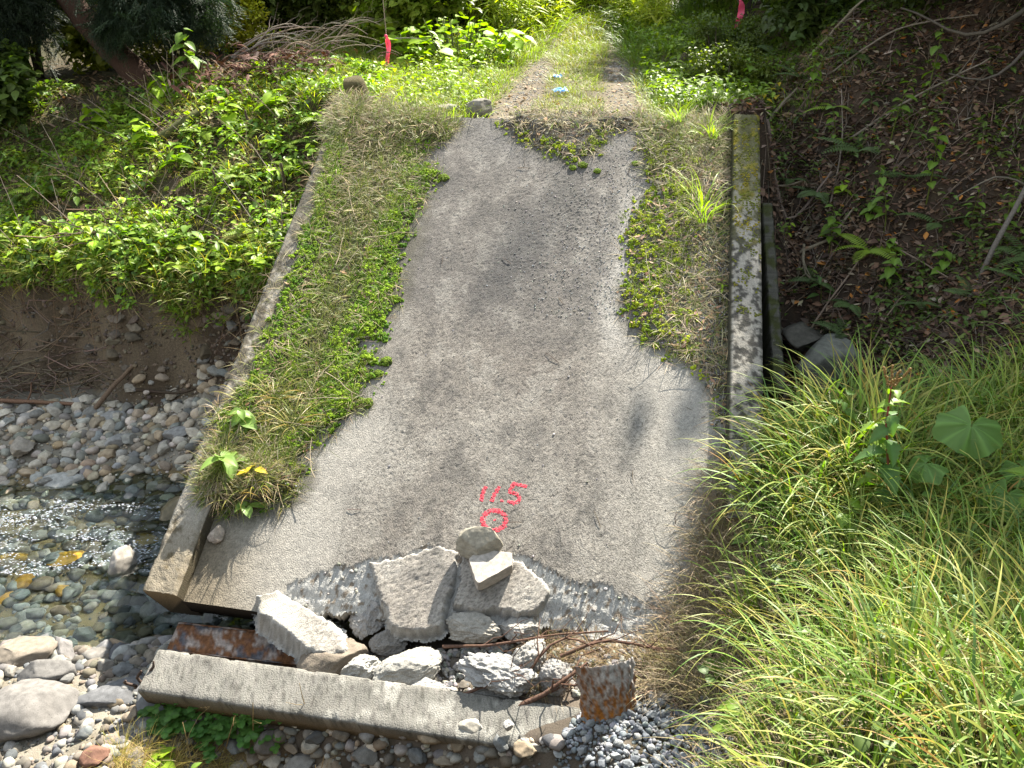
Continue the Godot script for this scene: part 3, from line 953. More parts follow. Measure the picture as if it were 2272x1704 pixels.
func build_debris() -> void:
	# crumbs of concrete on the broken edge and over the rubble
	var pp := []
	var tt := []
	for k in 1500:
		if k % 7 == 0:
			var u := rnd(1.1, 3.6)
			var v := rnd(0.0, 0.6)
			if v > spall_at(u) + 0.04 or (u > 1.45 and u < 2.8 and v > 0.0 and v < 0.52):
				continue
			pp.append(Transform3D(spin(rnd(0, TAU), rnd(-1, 1), rnd(-1, 1), rnd(0.004, 0.02)), on_slab(u, v, deck_relief(u, v) - deck_depth(u, v) + 0.004)))
		else:
			var x := rnd(-1.3, 0.9)
			pp.append(Transform3D(spin(rnd(0, TAU), rnd(-1, 1), rnd(-1, 1), rnd(0.005, 0.03)), at(x, -rnd(3.5 + 0.2 * (0.3 - x), 4.0), 0.01)))
		tt.append(vary(lin(0.3, 0.285, 0.26), 0.35))
	scatter("concrete_crumbs", "crumbs of pale concrete along the slab's broken edge", "rubble", pebble_meshes, M.broken, pp, tt)
	# plates cracked off the lower edge of the deck, still lying in place
	broken_plate("broken_plate", "cracked plate of deck left of the dark crack, at the slab's broken edge", [Vector2(1.48, 0.36), Vector2(1.70, 0.42), Vector2(1.93, 0.54), Vector2(2.07, 0.51), Vector2(2.08, 0.3), Vector2(2.05, 0.1), Vector2(2.05, -0.02), Vector2(1.9, -0.06), Vector2(1.73, -0.06), Vector2(1.66, 0.06), Vector2(1.56, 0.2)], 0.1, slab_frame.translated_local(Vector3(0, 0.014, 0)), 0.012)
	broken_plate("broken_plate", "cracked plate of deck under the stacked stones", [Vector2(2.10, 0.5), Vector2(2.46, 0.51), Vector2(2.62, 0.43), Vector2(2.74, 0.33), Vector2(2.66, 0.18), Vector2(2.55, 0.14), Vector2(2.4, 0.16), Vector2(2.3, 0.13), Vector2(2.11, 0.15), Vector2(2.12, 0.32)], 0.1, slab_frame.translated_local(Vector3(0, 0.012, 0)), 0.01)
	lump("broken_lump", "rough pale broken edge piece below the cracked plates", Vector3(0.22, 0.08, 0.1), 6, 0.12, 41, lin(0.340, 0.318, 0.281), slab_frame * Transform3D(spin(0.05, 0.1, 0.0), Vector3(2.24, -0.07, -0.03)))
	lump("broken_lump", "rough pale broken edge piece right of the crack", Vector3(0.15, 0.07, 0.09), 6, 0.12, 42, lin(0.333, 0.318, 0.296), slab_frame * Transform3D(spin(-0.2, 0.1, -0.1), Vector3(2.56, -0.06, -0.06)))
	lump("broken_lump", "crumbling grey concrete under the right part of the slab edge", Vector3(0.42, 0.11, 0.14), 6, 0.16, 43, lin(0.296, 0.289, 0.281), slab_frame * Transform3D(spin(0.0, 0.15, 0.05), Vector3(3.18, -0.15, -0.06)))
	lump("broken_lump", "grey lump of concrete in the gap left of the cracked plates", Vector3(0.14, 0.09, 0.16), 5, 0.15, 44, lin(0.281, 0.266, 0.252), slab_frame * Transform3D(spin(0.3, 0.0, 0.1), Vector3(1.52, -0.14, -0.04)))
	# the big loose slab piece tipped over the edge at the left
	broken_plate("loose_slab_piece", "long loose piece of slab tipped over the lower left edge", [Vector2(0.83, 0.1), Vector2(0.93, 0.17), Vector2(1.08, 0.13), Vector2(1.2, 0.1), Vector2(1.36, 0.06), Vector2(1.5, -0.03), Vector2(1.53, -0.1), Vector2(1.45, -0.15), Vector2(1.3, -0.14), Vector2(1.1, -0.06), Vector2(0.9, 0.0)], 0.17, slab_frame * Transform3D(Basis.from_euler(Vector3(-0.2, -0.1, -0.05)), Vector3(-0.03, 0.15, 0.0)), 0.0, 0.06)
	lump("rubble_block", "brown grey block under the loose slab piece", Vector3(0.25, 0.2, 0.18), 7, 0.05, 52, lin(0.200, 0.167, 0.133), Transform3D(spin(0.5, 0.1, 0.2), Vector3(-1.17, -2.5, -3.88)))
	lump("rubble_block", "small white lump of concrete beside the brown block", Vector3(0.141, 0.097, 0.088), 6, 0.12, 53, lin(0.385, 0.370, 0.340), Transform3D(spin(0.4, 0.0, 0.1), Vector3(-0.98, -2.41, -3.76)))
	lump("rubble_block", "grey flat block of concrete in the middle of the rubble", Vector3(0.220, 0.088, 0.132), 7, 0.09, 54, lin(0.326, 0.311, 0.281), Transform3D(spin(0.45, 0.35, 0.15), Vector3(-0.66, -2.40, -3.76)))
	lump("rubble_block", "white broken lump in front of the flat grey block", Vector3(0.176, 0.088, 0.106), 6, 0.13, 55, lin(0.370, 0.355, 0.333), Transform3D(spin(-0.2, 0.1, 0.0), Vector3(-0.47, -2.44, -3.60)))
	lump("rubble_block", "large white pebbly lump of concrete behind the beam", Vector3(0.229, 0.079, 0.128), 5, 0.17, 56, lin(0.34, 0.33, 0.318), Transform3D(spin(-0.25, 0.25, -0.12), Vector3(-0.07, -2.27, -3.60)))
	lump("rubble_block", "squat grey lump under the large white one", Vector3(0.211, 0.097, 0.106), 6, 0.1, 57, lin(0.252, 0.244, 0.229), Transform3D(spin(0.1, 0.0, 0.0), Vector3(-0.08, -2.44, -3.54)))
	lump("rubble_block", "grey lump beside the rusty sheet", Vector3(0.114, 0.123, 0.106), 6, 0.1, 58, lin(0.281, 0.266, 0.252), Transform3D(spin(0.4, 0.0, 0.2), Vector3(0.27, -2.30, -3.60)))
	lump("rubble_block", "pale block of concrete beside the large white lump", Vector3(0.141, 0.114, 0.088), 6, 0.1, 59, lin(0.311, 0.296, 0.274), Transform3D(spin(0.9, 0.0, 0.2), Vector3(0.10, -2.26, -3.72)))
	lump("rubble_block", "tiny white cube of concrete on the beam's back edge", Vector3(0.035, 0.035, 0.03), 9, 0.03, 60, lin(0.370, 0.355, 0.340), Transform3D(spin(0.3), Vector3(-0.02, -2.33, -3.28)))
	lump("rubble_block", "grey rubble block in the hollow under the slab's middle", Vector3(0.123, 0.079, 0.106), 6, 0.1, 61, lin(0.222, 0.207, 0.192), Transform3D(spin(0.3), Vector3(-0.82, -2.45, -4.05)))
	var mossy := func(t: float, p: Vector2) -> Color:
		return lin(0.075, 0.072, 0.06).lerp(lin(0.045, 0.05, 0.018), sst(-0.1, 0.3, n2.get_noise_2d(t * 5.0, p.x * 4.0 + p.y * 3.0))) * (1.0 + 0.4 * n3.get_noise_2d(t * 2.0, p.y))
	var wall := piece("retaining_block", bar_between(on_slab(4.17, 4.0, 0.0), on_slab(4.26, 2.15, -0.12), 0.1, 0.6, mossy).smooth(), M.broken, self)
	tag(wall, "dark mossy length of old wall standing beside the right kerb", "wall")
	# two stones set up on the plate as a marker, and one by the left kerb
	var sun_flat := Basis(SLAB_U, SLAB_N, -SLAB_V)
	var wedge := rock(4, Vector3(0.2, 0.13, 0.17), 1, 0.035, 71, lin(0.35, 0.315, 0.28), Color(-1, 0, 0), [[Vector3(0.05, 0, -1), 0.55], [Vector3(-0.93, 0, 0.3), 0.6], [Vector3(0.66, 0, 0.75), 0.5], [Vector3(1, 0, -0.1), 0.75], [Vector3.UP, 0.36], [Vector3.DOWN, 0.4]])
	var ms := piece("marker_stone", wedge.smooth(), M.stone, self, Transform3D(sun_flat * Basis.from_euler(Vector3(-0.22, 0.1, -0.05)), on_slab(2.32, 0.4, 0.085)))
	tag(ms, "pale wedge shaped stone propped on the cracked plate", "stone")
	var topper := rock(4, Vector3(0.165, 0.12, 0.12), 2, 0.04, 72, lin(0.3, 0.27, 0.215), Color(-1, 0, 0), [[Vector3(0.1, 1, 0.35), 0.5], [Vector3(0.9, 0, -0.4), 0.72], [Vector3(-0.5, 0.6, 0.6), 0.62], [Vector3(0.4, 0.5, 0.75), 0.6], [Vector3.DOWN, 0.5], [Vector3(0, 0, -1), 0.7]])
	ms = piece("marker_stone", topper.smooth(), M.stone, self, Transform3D(sun_flat * Basis.from_euler(Vector3(0.0, 0.25, 0.12)), on_slab(2.23, 0.555, 0.12)))
	tag(ms, "beige blocky stone stacked on top of the wedge stone", "stone")
	lump("marker_stone", "small pinkish stone lying by the left kerb", Vector3(0.06, 0.05, 0.07), 6, 0.05, 73, lin(0.326, 0.274, 0.229), Transform3D(sun_flat, on_slab(0.33, 0.42, 0.035)), Color(-1, 0, 0), M.stone, "stone")

# ---------------------------------------------------------------- beam and rusty steel
func bar_between(a: Vector3, b: Vector3, wide: float, tall: float, tone: Callable, parts := 200, roll := 0.0) -> Shape:
	var s := Shape.new()
	var along := (b - a).normalized()
	var side := along.cross(Vector3.UP).normalized()
	side = side.rotated(along, roll)
	var up := side.cross(along)
	var c := 0.014
	var prof := [Vector2(-wide / 2, -tall), Vector2(-wide / 2, -tall * 0.5), Vector2(-wide / 2, -c), Vector2(-wide / 2 + c, 0), Vector2(-wide * 0.34, 0.001), Vector2(-wide * 0.23, 0.0), Vector2(-wide * 0.11, 0.001), Vector2(0, 0.001), Vector2(wide * 0.11, 0), Vector2(wide * 0.23, 0.001), Vector2(wide * 0.34, 0.001), Vector2(wide / 2 - c, 0), Vector2(wide / 2, -c), Vector2(wide / 2, -tall * 0.5), Vector2(wide / 2, -tall)]
	var np := prof.size()
	for j in parts + 1:
		var t := float(j) / parts
		for k in np:
			var p: Vector2 = prof[k]
			var r := n3.get_noise_2d(t * 3.0, p.x) * 0.0015 + n2.get_noise_2d(t * 3.0, p.x * 2.0 + p.y) * 0.003
			if k in [2, 3, 11, 12]:
				r -= maxf(0.0, n2.get_noise_2d(t * 9.0, k * 0.4) - 0.28) * 0.035
			s.pt(a.lerp(b, t) + side * (p.x + r * signf(p.x)) + up * (p.y + r), tone.call(t, p))
	for j in parts:
		for k in np:
			var q := j * np + k
			var q2 := j * np + (k + 1) % np
			s.quad(q, q + np, q2 + np, q2)
	for j in [0, parts]:
		var first := s.v.size()
		for k in np:
			s.pt(s.v[j * np + k], s.c[j * np + k])
		for k in range(1, np - 1):
			if j == 0:
				s.tri(first, first + k, first + k + 1)
			else:
				s.tri(first, first + k + 1, first + k)
	return s

func build_steel() -> void:
	var tone := func(t: float, p: Vector2) -> Color:
		var k := n2.get_noise_2d(t * 5.0, p.x * 2.0)
		var c := lin(0.185, 0.176, 0.158) * (1.0 + 0.35 * k)
		if n3.get_noise_2d(t * 2.0, p.x * 0.8 + p.y) > 0.3:
			c = c * 0.6
		if n2.get_noise_2d(t * 6.0 + 5.0, p.x * 3.0) > 0.3 and t > 0.4:
			c = lin(0.29, 0.275, 0.25)
		if p.y < -0.05:
			c = c.lerp(lin(0.17, 0.13, 0.085), 0.75)
		return c
	var o := piece("concrete_beam", bar_between(Vector3(-2.33, -2.44, -3.8), Vector3(0.45, -2.35, -3.24), 0.29, 0.22, tone, 220, 0.3).smooth(), M.concrete, self)
	tag(o, "long square concrete beam lying across the front", "beam")
	# reinforcing bars sticking out of the beam's left end
	var bars := thing("rebar", "rusty bent bars at the left end of the long beam", "rebar")
	for k in 3:
		var p := Vector3(-2.36 + 0.05 * k, -2.48, -3.74 - 0.05 * k)
		var path := []
		for i in 6:
			path.append(p + Vector3(-0.05 + 0.02 * sin(i * 1.3 + k), 0.03 * i - 0.06, 0.05 * k + 0.016 * i * (1 - k)))
		var sh := Shape.new()
		sh.tube(path, [0.011, 0.011, 0.01, 0.01, 0.009, 0.007], 6, lin(0.09, 0.06, 0.05))
		piece("bar", sh.smooth(), M.rust, bars)
	# rusty channel beneath the slab's left end
	var rusty := func(t: float, p: Vector2) -> Color:
		var k := n2.get_noise_2d(t * 3.2, p.x * 4.0 + 3.0 + p.y * 3.0) + 0.3 * n3.get_noise_2d(t * 1.5, p.x)
		var c := lin(0.17, 0.075, 0.035).lerp(lin(0.34, 0.29, 0.26), sst(0.0, 0.3, k))
		var k2 := n2.get_noise_2d(t * 2.4 + 30.0, p.x * 2.0)
		return c.lerp(lin(0.1, 0.1, 0.115), sst(0.1, 0.3, k2))
	var ch := thing("steel_channel", "rusty steel channel lying under the lower left slab edge", "steel channel")
	var tilt := Basis.from_euler(Vector3(0.35, -0.14, 0.0))
	var web := bar_between(Vector3(-0.48, 0, 0), Vector3(0.5, 0, 0), 0.21, 0.014, rusty, 60)
	piece("web", web.smooth(), M.rust, ch, Transform3D(tilt, Vector3(-1.87, -2.56, -4.14)))
	for e in [-1, 1]:
		var fl := bar_between(Vector3(-0.48, 0.0, 0), Vector3(0.5, 0.0, 0), 0.012, 0.1, rusty, 40)
		piece("flange", fl.smooth(), M.rust, ch, Transform3D(tilt, Vector3(-1.87, -2.56, -4.14)) * Transform3D(Basis(), Vector3(0, -0.002, e * 0.1)))
	# curved rusty sheet standing at the right end of the beam
	var s := Shape.new()
	var na := 40
	var nh := 30
	for side in 2:
		for j in nh + 1:
			for i in na + 1:
				var a := lerpf(-1.05, 1.3, float(i) / na)
				var t := float(j) / nh
				var r := 0.185 - 0.012 * t - 0.007 * side
				var bend := 0.02 * n2.get_noise_2d(a * 2.0, t * 3.0)
				var edge := -0.02 * maxf(0.0, n2.get_noise_1d(a * 5.0)) * (1.0 - t) + (0.015 * n3.get_noise_1d(a * 4.0) if j == nh else 0.0)
				var p := Vector3(sin(a) * (r + bend) * 1.02, 0.43 * (1.0 - t) + edge, cos(a) * (r + bend) * 0.42)
				var k := n2.get_noise_2d(a * 3.0, t * 2.2) + 0.22 * n3.get_noise_2d(a * 3.2, t * 5.5)
				var f := n3.get_noise_2d(a * 2.6, t * 5.0)
				var c := lin(0.33, 0.27, 0.23).lerp(lin(0.2, 0.085, 0.035), sst(-0.2, 0.25, f * 0.7 + 0.7 * k - 0.1 + 0.25 * t))
				c = c.lerp(lin(0.46, 0.17, 0.025), sst(0.45, 0.95, t + 0.6 * k) * 0.85)
				c = c.lerp(lin(0.55, 0.53, 0.52), sst(0.5, 0.05, t + 0.5 * k) * sst(-0.7, 0.2, a) * 0.75)
				s.pt(p, c)
	for side in 2:
		for j in nh:
			for i in na:
				var q := side * (nh + 1) * (na + 1) + j * (na + 1) + i
				if side == 0:
					s.quad(q, q + 1, q + na + 2, q + na + 1)
				else:
					s.quad(q, q + na + 1, q + na + 2, q + 1)
	var off := (nh + 1) * (na + 1)
	for i in na:
		s.quad(i, i + off, i + off + 1, i + 1)
		var q2 := nh * (na + 1) + i
		s.quad(q2, q2 + 1, q2 + off + 1, q2 + off)
	for j in nh:
		for i in [0, na]:
			var q3: int = j * (na + 1) + i
			s.quad(q3, q3 + na + 1, q3 + na + 1 + off, q3 + off)
	o = piece("rusty_sheet", s.smooth(), M.rust, self, Transform3D(Basis.from_euler(Vector3(-0.35, 0.12, 0.05)), Vector3(0.56, -2.39, -3.31)))
	tag(o, "curved rusty steel sheet standing at the right end of the beam", "rusty sheet")

# ---------------------------------------------------------------- the stream
func build_water() -> void:
	var s := Shape.new()
	var nw := noise(0.9, 77, 4)
	var nf := noise(3.4, 78, 3)
	var step := 0.03
	var nx := int(7.0 / step)
	var nz := int(2.9 / step)
	for j in nz + 1:
		for i in nx + 1:
			var x := -8.2 + i * step
			var z := -6.75 + j * step
			var rush := sst(1.1, 0.2, absf(z + 5.75 - 0.12 * (x + 3.5)))
			var y := nw.get_noise_2d(x * 0.8, z * 2.2) * (0.016 + 0.05 * rush) + nf.get_noise_2d(x * 0.9, z * 1.8) * (0.008 + 0.022 * rush)
			s.pt(Vector3(x, WATER_Y + y, z), Color.WHITE)
	for j in nz:
		for i in nx:
			var a := j * (nx + 1) + i
			s.quad(a, a + 1, a + nx + 2, a + nx + 1)
	var o := piece("stream_water", s.smooth(), M.water, self)
	tag(o, "clear shallow stream running past the slab's lower left corner", "stream", "", "structure")
	# white water where the stream breaks over stones
	var drop := rock(2, Vector3(1, 0.1, 0.42), 0, 0.25, 301, Color.WHITE).smooth()
	var places := []
	var tints := []
	for k in 9000:
		var x := rnd(-5.6, -2.55)
		var z := -rnd(5.15, 6.2)
		var band := nw.get_noise_2d(x * 1.1 + 20.0, z * 3.2) + 0.5 * nf.get_noise_2d(x, z * 2.0)
		if band < rnd(-0.25, 0.4) + 0.3 * absf(z + 5.72):
			continue
		places.append(Transform3D(spin(rnd(-0.5, 0.5), rnd(-0.2, 0.2), rnd(-0.2, 0.2), rnd(0.004, 0.011)), Vector3(x, WATER_Y + 0.012 + nw.get_noise_2d(x * 0.8, z * 2.2) * 0.05 + nf.get_noise_2d(x * 0.9, z * 1.8) * 0.02, z)))
		tints.append(vary(lin(0.3, 0.32, 0.35), 0.3))
	var wo := many("white_water", drop, M.foam, places, tints, self)
	tag(wo, "white broken water of the small rapid left of the slab", "foam", "", "stuff")

# ---------------------------------------------------------------- leaves, blades, fronds
func leaf_shape(long: float, wide: float, kind: String, fold: float, droop: float, col: Color, rim: Color, rows := 7) -> Shape:
	# grows from the origin along -z, face up
	var s := Shape.new()
	var cols := [-1.0, -0.55, 0.0, 0.55, 1.0]
	for j in rows + 1:
		var t := float(j) / rows
		var w := 0.0
		match kind:
			"heart":
				w = wide * pow(sin(PI * pow(clampf(t * 0.97 + 0.03, 0, 1), 0.62)), 0.85)
			"lance":
				w = wide * pow(sin(PI * pow(t, 0.7)), 1.1)
			"round":
				w = wide * sqrt(maxf(0.0, 1.0 - pow(2.0 * t - 1.0, 2.0)))
			"nettle":
				w = wide * pow(sin(PI * pow(t, 0.6)), 0.9) * (1.0 + (0.22 if j % 2 == 0 else -0.1))
			_:
				w = wide * sin(PI * pow(t, 0.75))
		for c in cols:
			var x: float = c * w
			var back := 0.0
			if kind == "heart" or kind == "round":
				back = absf(c) * 0.2 * long * sst(0.35, 0.0, t)
			var y := fold * absf(x) - droop * long * t * t + 0.012 * long * sin(t * 14.0 + absf(c) * 3.0) * absf(c)
			var shade := col.lerp(rim, absf(c) * 0.5 + 0.5 * t * t)
			if c == 0.0:
				shade = col * 1.35
			s.pt(Vector3(x, y, -long * t + back), shade)
	for j in rows:
		for k in 4:
			var a := j * 5 + k
			s.quad(a, a + 5, a + 6, a + 1)
	return s

func tuft(count: int, radius: float, long_a: float, long_b: float, wide: float, rise_a: float, rise_b: float, bend_a: float, bend_b: float, segs: int, palette: Array, tip: Array) -> Shape:
	var s := Shape.new()
	for k in count:
		var yaw := rnd(0, TAU)
		var dir := Vector3(cos(yaw), 0, sin(yaw))
		var side := Vector3(-sin(yaw), 0, cos(yaw))
		var r := radius * sqrt(rng.randf())
		var p := Vector3(cos(yaw + rnd(-1, 1)) * r, -0.01, sin(yaw + rnd(-1, 1)) * r)
		var long := rnd(long_a, long_b)
		var ang := rnd(rise_a, rise_b)
		var bend := rnd(bend_a, bend_b)
		var w := wide * rnd(0.7, 1.2)
		var c0: Color = vary(palette[rng.randi() % palette.size()], 0.25)
		var c1: Color = c0.lerp(tip[rng.randi() % tip.size()], rnd(0.1, 0.9))
		var twist := rnd(-0.7, 0.7)
		var first := s.v.size()
		for j in segs + 1:
			var t := float(j) / segs
			var a := ang - bend * t * t
			var fwd := dir * cos(a) + Vector3.UP * sin(a)
			if j > 0:
				p += fwd * long / segs
			var ww := w * (0.55 + 0.9 * t if t < 0.4 else (1.0 - t) / 0.6 * 0.91)
			var sd := side.rotated(fwd, twist * t)
			var c := c0.lerp(c1, t)
			s.pt(p - sd * ww * 0.5, c)
			s.pt(p + sd * ww * 0.5, c * 0.92)
		for j in segs:
			var q := first + j * 2
			s.quad(q, q + 2, q + 3, q + 1)
	return s

func frond_shape(long: float, wide: float, droop: float, col: Color, pairs := 15) -> Shape:
	var s := Shape.new()
	var path := []
	var rad := []
	for j in 9:
		var t := j / 8.0
		path.append(Vector3(0, long * (0.55 * t - droop * t * t), -long * 0.92 * t))
		rad.append(0.004 * (1.0 - 0.8 * t))
	s.tube(path, rad, 3, col * 0.8)
	for k in pairs:
		var t := 0.14 + 0.84 * k / (pairs - 1.0)
		var p := Vector3(0, long * (0.55 * t - droop * t * t), -long * 0.92 * t)
		var w := wide * pow(sin(PI * clampf(0.22 + 0.78 * t, 0, 1)), 0.8) * rnd(0.9, 1.1) + 0.006
		for sd in [-1.0, 1.0]:
			var out := Vector3(sd * w, -0.22 * w, -0.28 * w)
			var half := Vector3(0, 0, -long * 0.024)
			var c := vary(col, 0.12)
			var a := s.pt(p - half * 0.7, c)
			var b := s.pt(p + half * 0.7, c)
			var m1 := s.pt(p + out * 0.55 - half * 1.15, c)
			var m2 := s.pt(p + out * 0.55 + half * 1.15, c * 1.1)
			var e := s.pt(p + out, c * 1.15)
			s.quad(a, m1, m2, b)
			s.tri(m1, e, m2)
	return s

var LEAF := {}         # leaf meshes by name
func make_leaf_stock() -> void:
	var bright := lin(0.15, 0.24, 0.022)
	var mid := lin(0.085, 0.15, 0.03)
	var dark := lin(0.04, 0.075, 0.028)
	var yellow := lin(0.34, 0.27, 0.03)
	LEAF.heart_bright = leaf_shape(0.11, 0.045, "heart", 0.25, 0.25, bright, bright * 1.1).smooth()
	LEAF.heart_mid = leaf_shape(0.1, 0.042, "heart", 0.3, 0.3, mid, mid * 1.1).smooth()
	LEAF.heart_big = leaf_shape(0.15, 0.07, "heart", 0.2, 0.2, bright, bright * 1.2).smooth()
	LEAF.heart_pale = leaf_shape(0.11, 0.046, "heart", 0.3, 0.3, lin(0.12, 0.2, 0.065), lin(0.14, 0.22, 0.07)).smooth()
	LEAF.ovate_bright = leaf_shape(0.08, 0.02, "ovate", 0.3, 0.2, bright, bright).smooth()
	LEAF.ovate_mid = leaf_shape(0.08, 0.02, "ovate", 0.3, 0.25, mid, mid * 1.1).smooth()
	LEAF.ovate_dark = leaf_shape(0.09, 0.023, "ovate", 0.3, 0.25, dark, dark * 1.2).smooth()
	LEAF.lance_mid = leaf_shape(0.13, 0.014, "lance", 0.4, 0.35, mid, bright).smooth()
	LEAF.yellow = leaf_shape(0.09, 0.028, "ovate", 0.3, 0.3, yellow, yellow * 1.1).smooth()
	LEAF.gloss = leaf_shape(0.13, 0.028, "ovate", 0.35, 0.3, dark * 1.2, dark * 1.3).smooth()

# a weed of stems and separate leaves
func weed(called: String, label: String, group: String, p: Vector3, high: float, kinds: Array, pairs: int, size: float, lean := Vector3.ZERO, material: Material = null) -> Node3D:
	var o := thing(called, label, "plant", Transform3D(Basis(), p), group)
	var path := []
	var rad := []
	var bend := Vector3(rnd(-0.2, 0.2), 0, rnd(-0.2, 0.2)) * high + lean
	for j in 6:
		var t := j / 5.0
		path.append(Vector3(0, high * t - 0.02, 0) + bend * t * t)
		rad.append(0.0055 * (1.15 - t) * (0.6 + high))
	var st := Shape.new()
	st.tube(path, rad, 5, lin(0.09, 0.11, 0.035))
	piece("stem", st.smooth(), M.leaf, o)
	var yaw := rnd(0, TAU)
	for k in pairs:
		var t := 0.25 + 0.75 * (k + 0.5) / pairs
		var at_p := Vector3(0, high * t - 0.02, 0) + bend * t * t
		yaw += 2.4 + rnd(-0.4, 0.4)
		var pitch := rnd(-0.5, 0.25)
		var b := Basis.from_euler(Vector3(pitch, yaw, rnd(-0.3, 0.3))) * Basis.from_scale(Vector3.ONE * size * rnd(0.75, 1.2) * (0.75 + 0.5 * sin(PI * t)))
		piece("leaf", LEAF[kinds[rng.randi() % kinds.size()]], material if material else M.leaf, o, Transform3D(b, at_p + b * Vector3(0, 0, -0.02)))
	return o

var frond_meshes := {}
func fern(label: String, group: String, p: Vector3, size: float, fronds: int, tone: String, lean := 0.0) -> void:
	if frond_meshes.is_empty():
		frond_meshes.bright = []
		frond_meshes.dark = []
		for k in 3:
			frond_meshes.bright.append(frond_shape(0.4, 0.075, rnd(0.35, 0.6), lin(0.13, 0.2, 0.03)).smooth())
			frond_meshes.dark.append(frond_shape(0.4, 0.075, rnd(0.35, 0.6), lin(0.055, 0.085, 0.025)).smooth())
	var o := thing("fern", label, "fern", Transform3D(Basis(), p), group)
	var yaw := rnd(0, TAU)
	for k in fronds:
		yaw += TAU / fronds + rnd(-0.4, 0.4)
		piece("frond", frond_meshes[tone][rng.randi() % 3], M.leaf if tone == "bright" else M.dull_leaf, o, Transform3D(Basis.from_euler(Vector3(rnd(-0.35, 0.2) + lean, yaw, rnd(-0.25, 0.25))) * Basis.from_scale(Vector3.ONE * size * rnd(0.75, 1.15)), Vector3.ZERO))

func stick(called: String, label: String, cat: String, group: String, pts: Array, r0: float, r1: float, col: Color, twigs := 0, sides := 6, material: Material = null) -> Node3D:
	# a bare branch through pts, with side twigs as parts
	var o := thing(called, label, cat, Transform3D(Basis(), pts[0]), group)
	var curve := Curve3D.new()
	for i in pts.size():
		var tang: Vector3 = (pts[mini(i + 1, pts.size() - 1)] - pts[maxi(i - 1, 0)]) / 6.0
		curve.add_point(pts[i] - pts[0], -tang, tang)
	var n := maxi(5, int(curve.get_baked_length() / 0.09))
	var path := []
	var rad := []
	for j in n + 1:
		var t := float(j) / n
		path.append(curve.sample_baked(t * curve.get_baked_length()) + Vector3(rnd(-1, 1), rnd(-1, 1), rnd(-1, 1)) * minf(r0 * 0.35, 0.006))
		rad.append(lerpf(r0, r1, t) * rnd(0.9, 1.1))
	var s := Shape.new()
	s.tube(path, rad, sides, col, col * 1.1)
	piece("stem", s.smooth(), material if material else M.wood, o)
	for k in twigs:
		var j := int(rnd(0.25, 0.95) * n)
		var dir: Vector3 = (path[mini(j + 1, n)] - path[maxi(j - 1, 0)]).normalized()
		dir = (dir + Vector3(rnd(-1, 1), rnd(-0.5, 0.9), rnd(-1, 1)) * 0.8).normalized()
		var long := rnd(0.12, 0.35) * (1.0 + r0 * 10.0)
		var tp := []
		var tr := []
		for i in 5:
			tp.append(path[j] + dir * long * i / 4.0 + Vector3(rnd(-1, 1), rnd(-1, 1), rnd(-1, 1)) * 0.018 * i)
			tr.append(rad[j] * 0.55 * (1.0 - 0.2 * i))
		var ts := Shape.new()
		ts.tube(tp, tr, 4, col)
		piece("twig", ts.smooth(), material if material else M.wood, o)
	return o

# ---------------------------------------------------------------- scattering helpers
func scatter(called: String, label: String, cat: String, meshes: Array, material: Material, spots: Array, tints: Array, parent: Node = null) -> Node3D:
	# one mass of copies; spots are transforms
	var holder: Node3D
	if parent:
		holder = parent
	else:
		holder = Node3D.new()
		holder.name = numbered(called)
		add_child(holder)
		tag(holder, label, cat, "", "stuff")
	for m in meshes.size():
		var pp := []
		var tt := []
		for k in range(m, spots.size(), meshes.size()):
			pp.append(spots[k])
			tt.append(tints[k])
		if pp.size():
			many(called + "_part", meshes[m], material, pp, tt, holder)
	return holder

func slab_spot(u: float, v: float, w: float, b: Basis) -> Transform3D:
	return Transform3D(b, slab_frame * Vector3(u, w, -v))

# ---------------------------------------------------------------- moss and soil on the slab
var left_mat := PackedVector2Array([Vector2(1.22, 4.86), Vector2(1.14, 4.67), Vector2(1.03, 4.54), Vector2(0.94, 4.46), Vector2(0.94, 4.32), Vector2(1.07, 4.24), Vector2(1.18, 4.21), Vector2(1.19, 4.08), Vector2(1.10, 4.00), Vector2(1.08, 3.78), Vector2(1.06, 3.55), Vector2(1.05, 3.27), Vector2(1.05, 2.95), Vector2(1.12, 2.70), Vector2(1.11, 2.45), Vector2(1.12, 2.25), Vector2(0.97, 2.21), Vector2(0.94, 2.10), Vector2(1.12, 2.09), Vector2(1.13, 2.00), Vector2(1.02, 1.95), Vector2(1.12, 1.87), Vector2(0.99, 1.77), Vector2(1.10, 1.63), Vector2(1.03, 1.47), Vector2(0.86, 1.33), Vector2(0.75, 1.16), Vector2(0.72, 1.08), Vector2(0.80, 0.95), Vector2(0.79, 0.80), Vector2(0.66, 0.69), Vector2(0.36, 0.62), Vector2(0.20, 0.64), Vector2(0.1, 0.8), Vector2(0.1, 1.27), Vector2(0.18, 1.66), Vector2(0.19, 2.41), Vector2(0.17, 3.20), Vector2(0.12, 3.97), Vector2(0.02, 4.62), Vector2(0.0, 5.1), Vector2(0.9, 5.1)])
var right_mat := PackedVector2Array([Vector2(3.01, 5.05), Vector2(3.08, 4.58), Vector2(3.18, 4.16), Vector2(3.05, 3.86), Vector2(2.98, 3.52), Vector2(3.07, 3.13), Vector2(3.01, 2.85), Vector2(3.11, 2.58), Vector2(3.24, 2.39), Vector2(3.46, 2.27), Vector2(3.66, 2.18), Vector2(3.78, 1.98), Vector2(3.8, 1.7), Vector2(3.84, 1.6), Vector2(3.87, 1.87), Vector2(3.87, 2.64), Vector2(3.87, 3.64), Vector2(3.87, 5.1)])
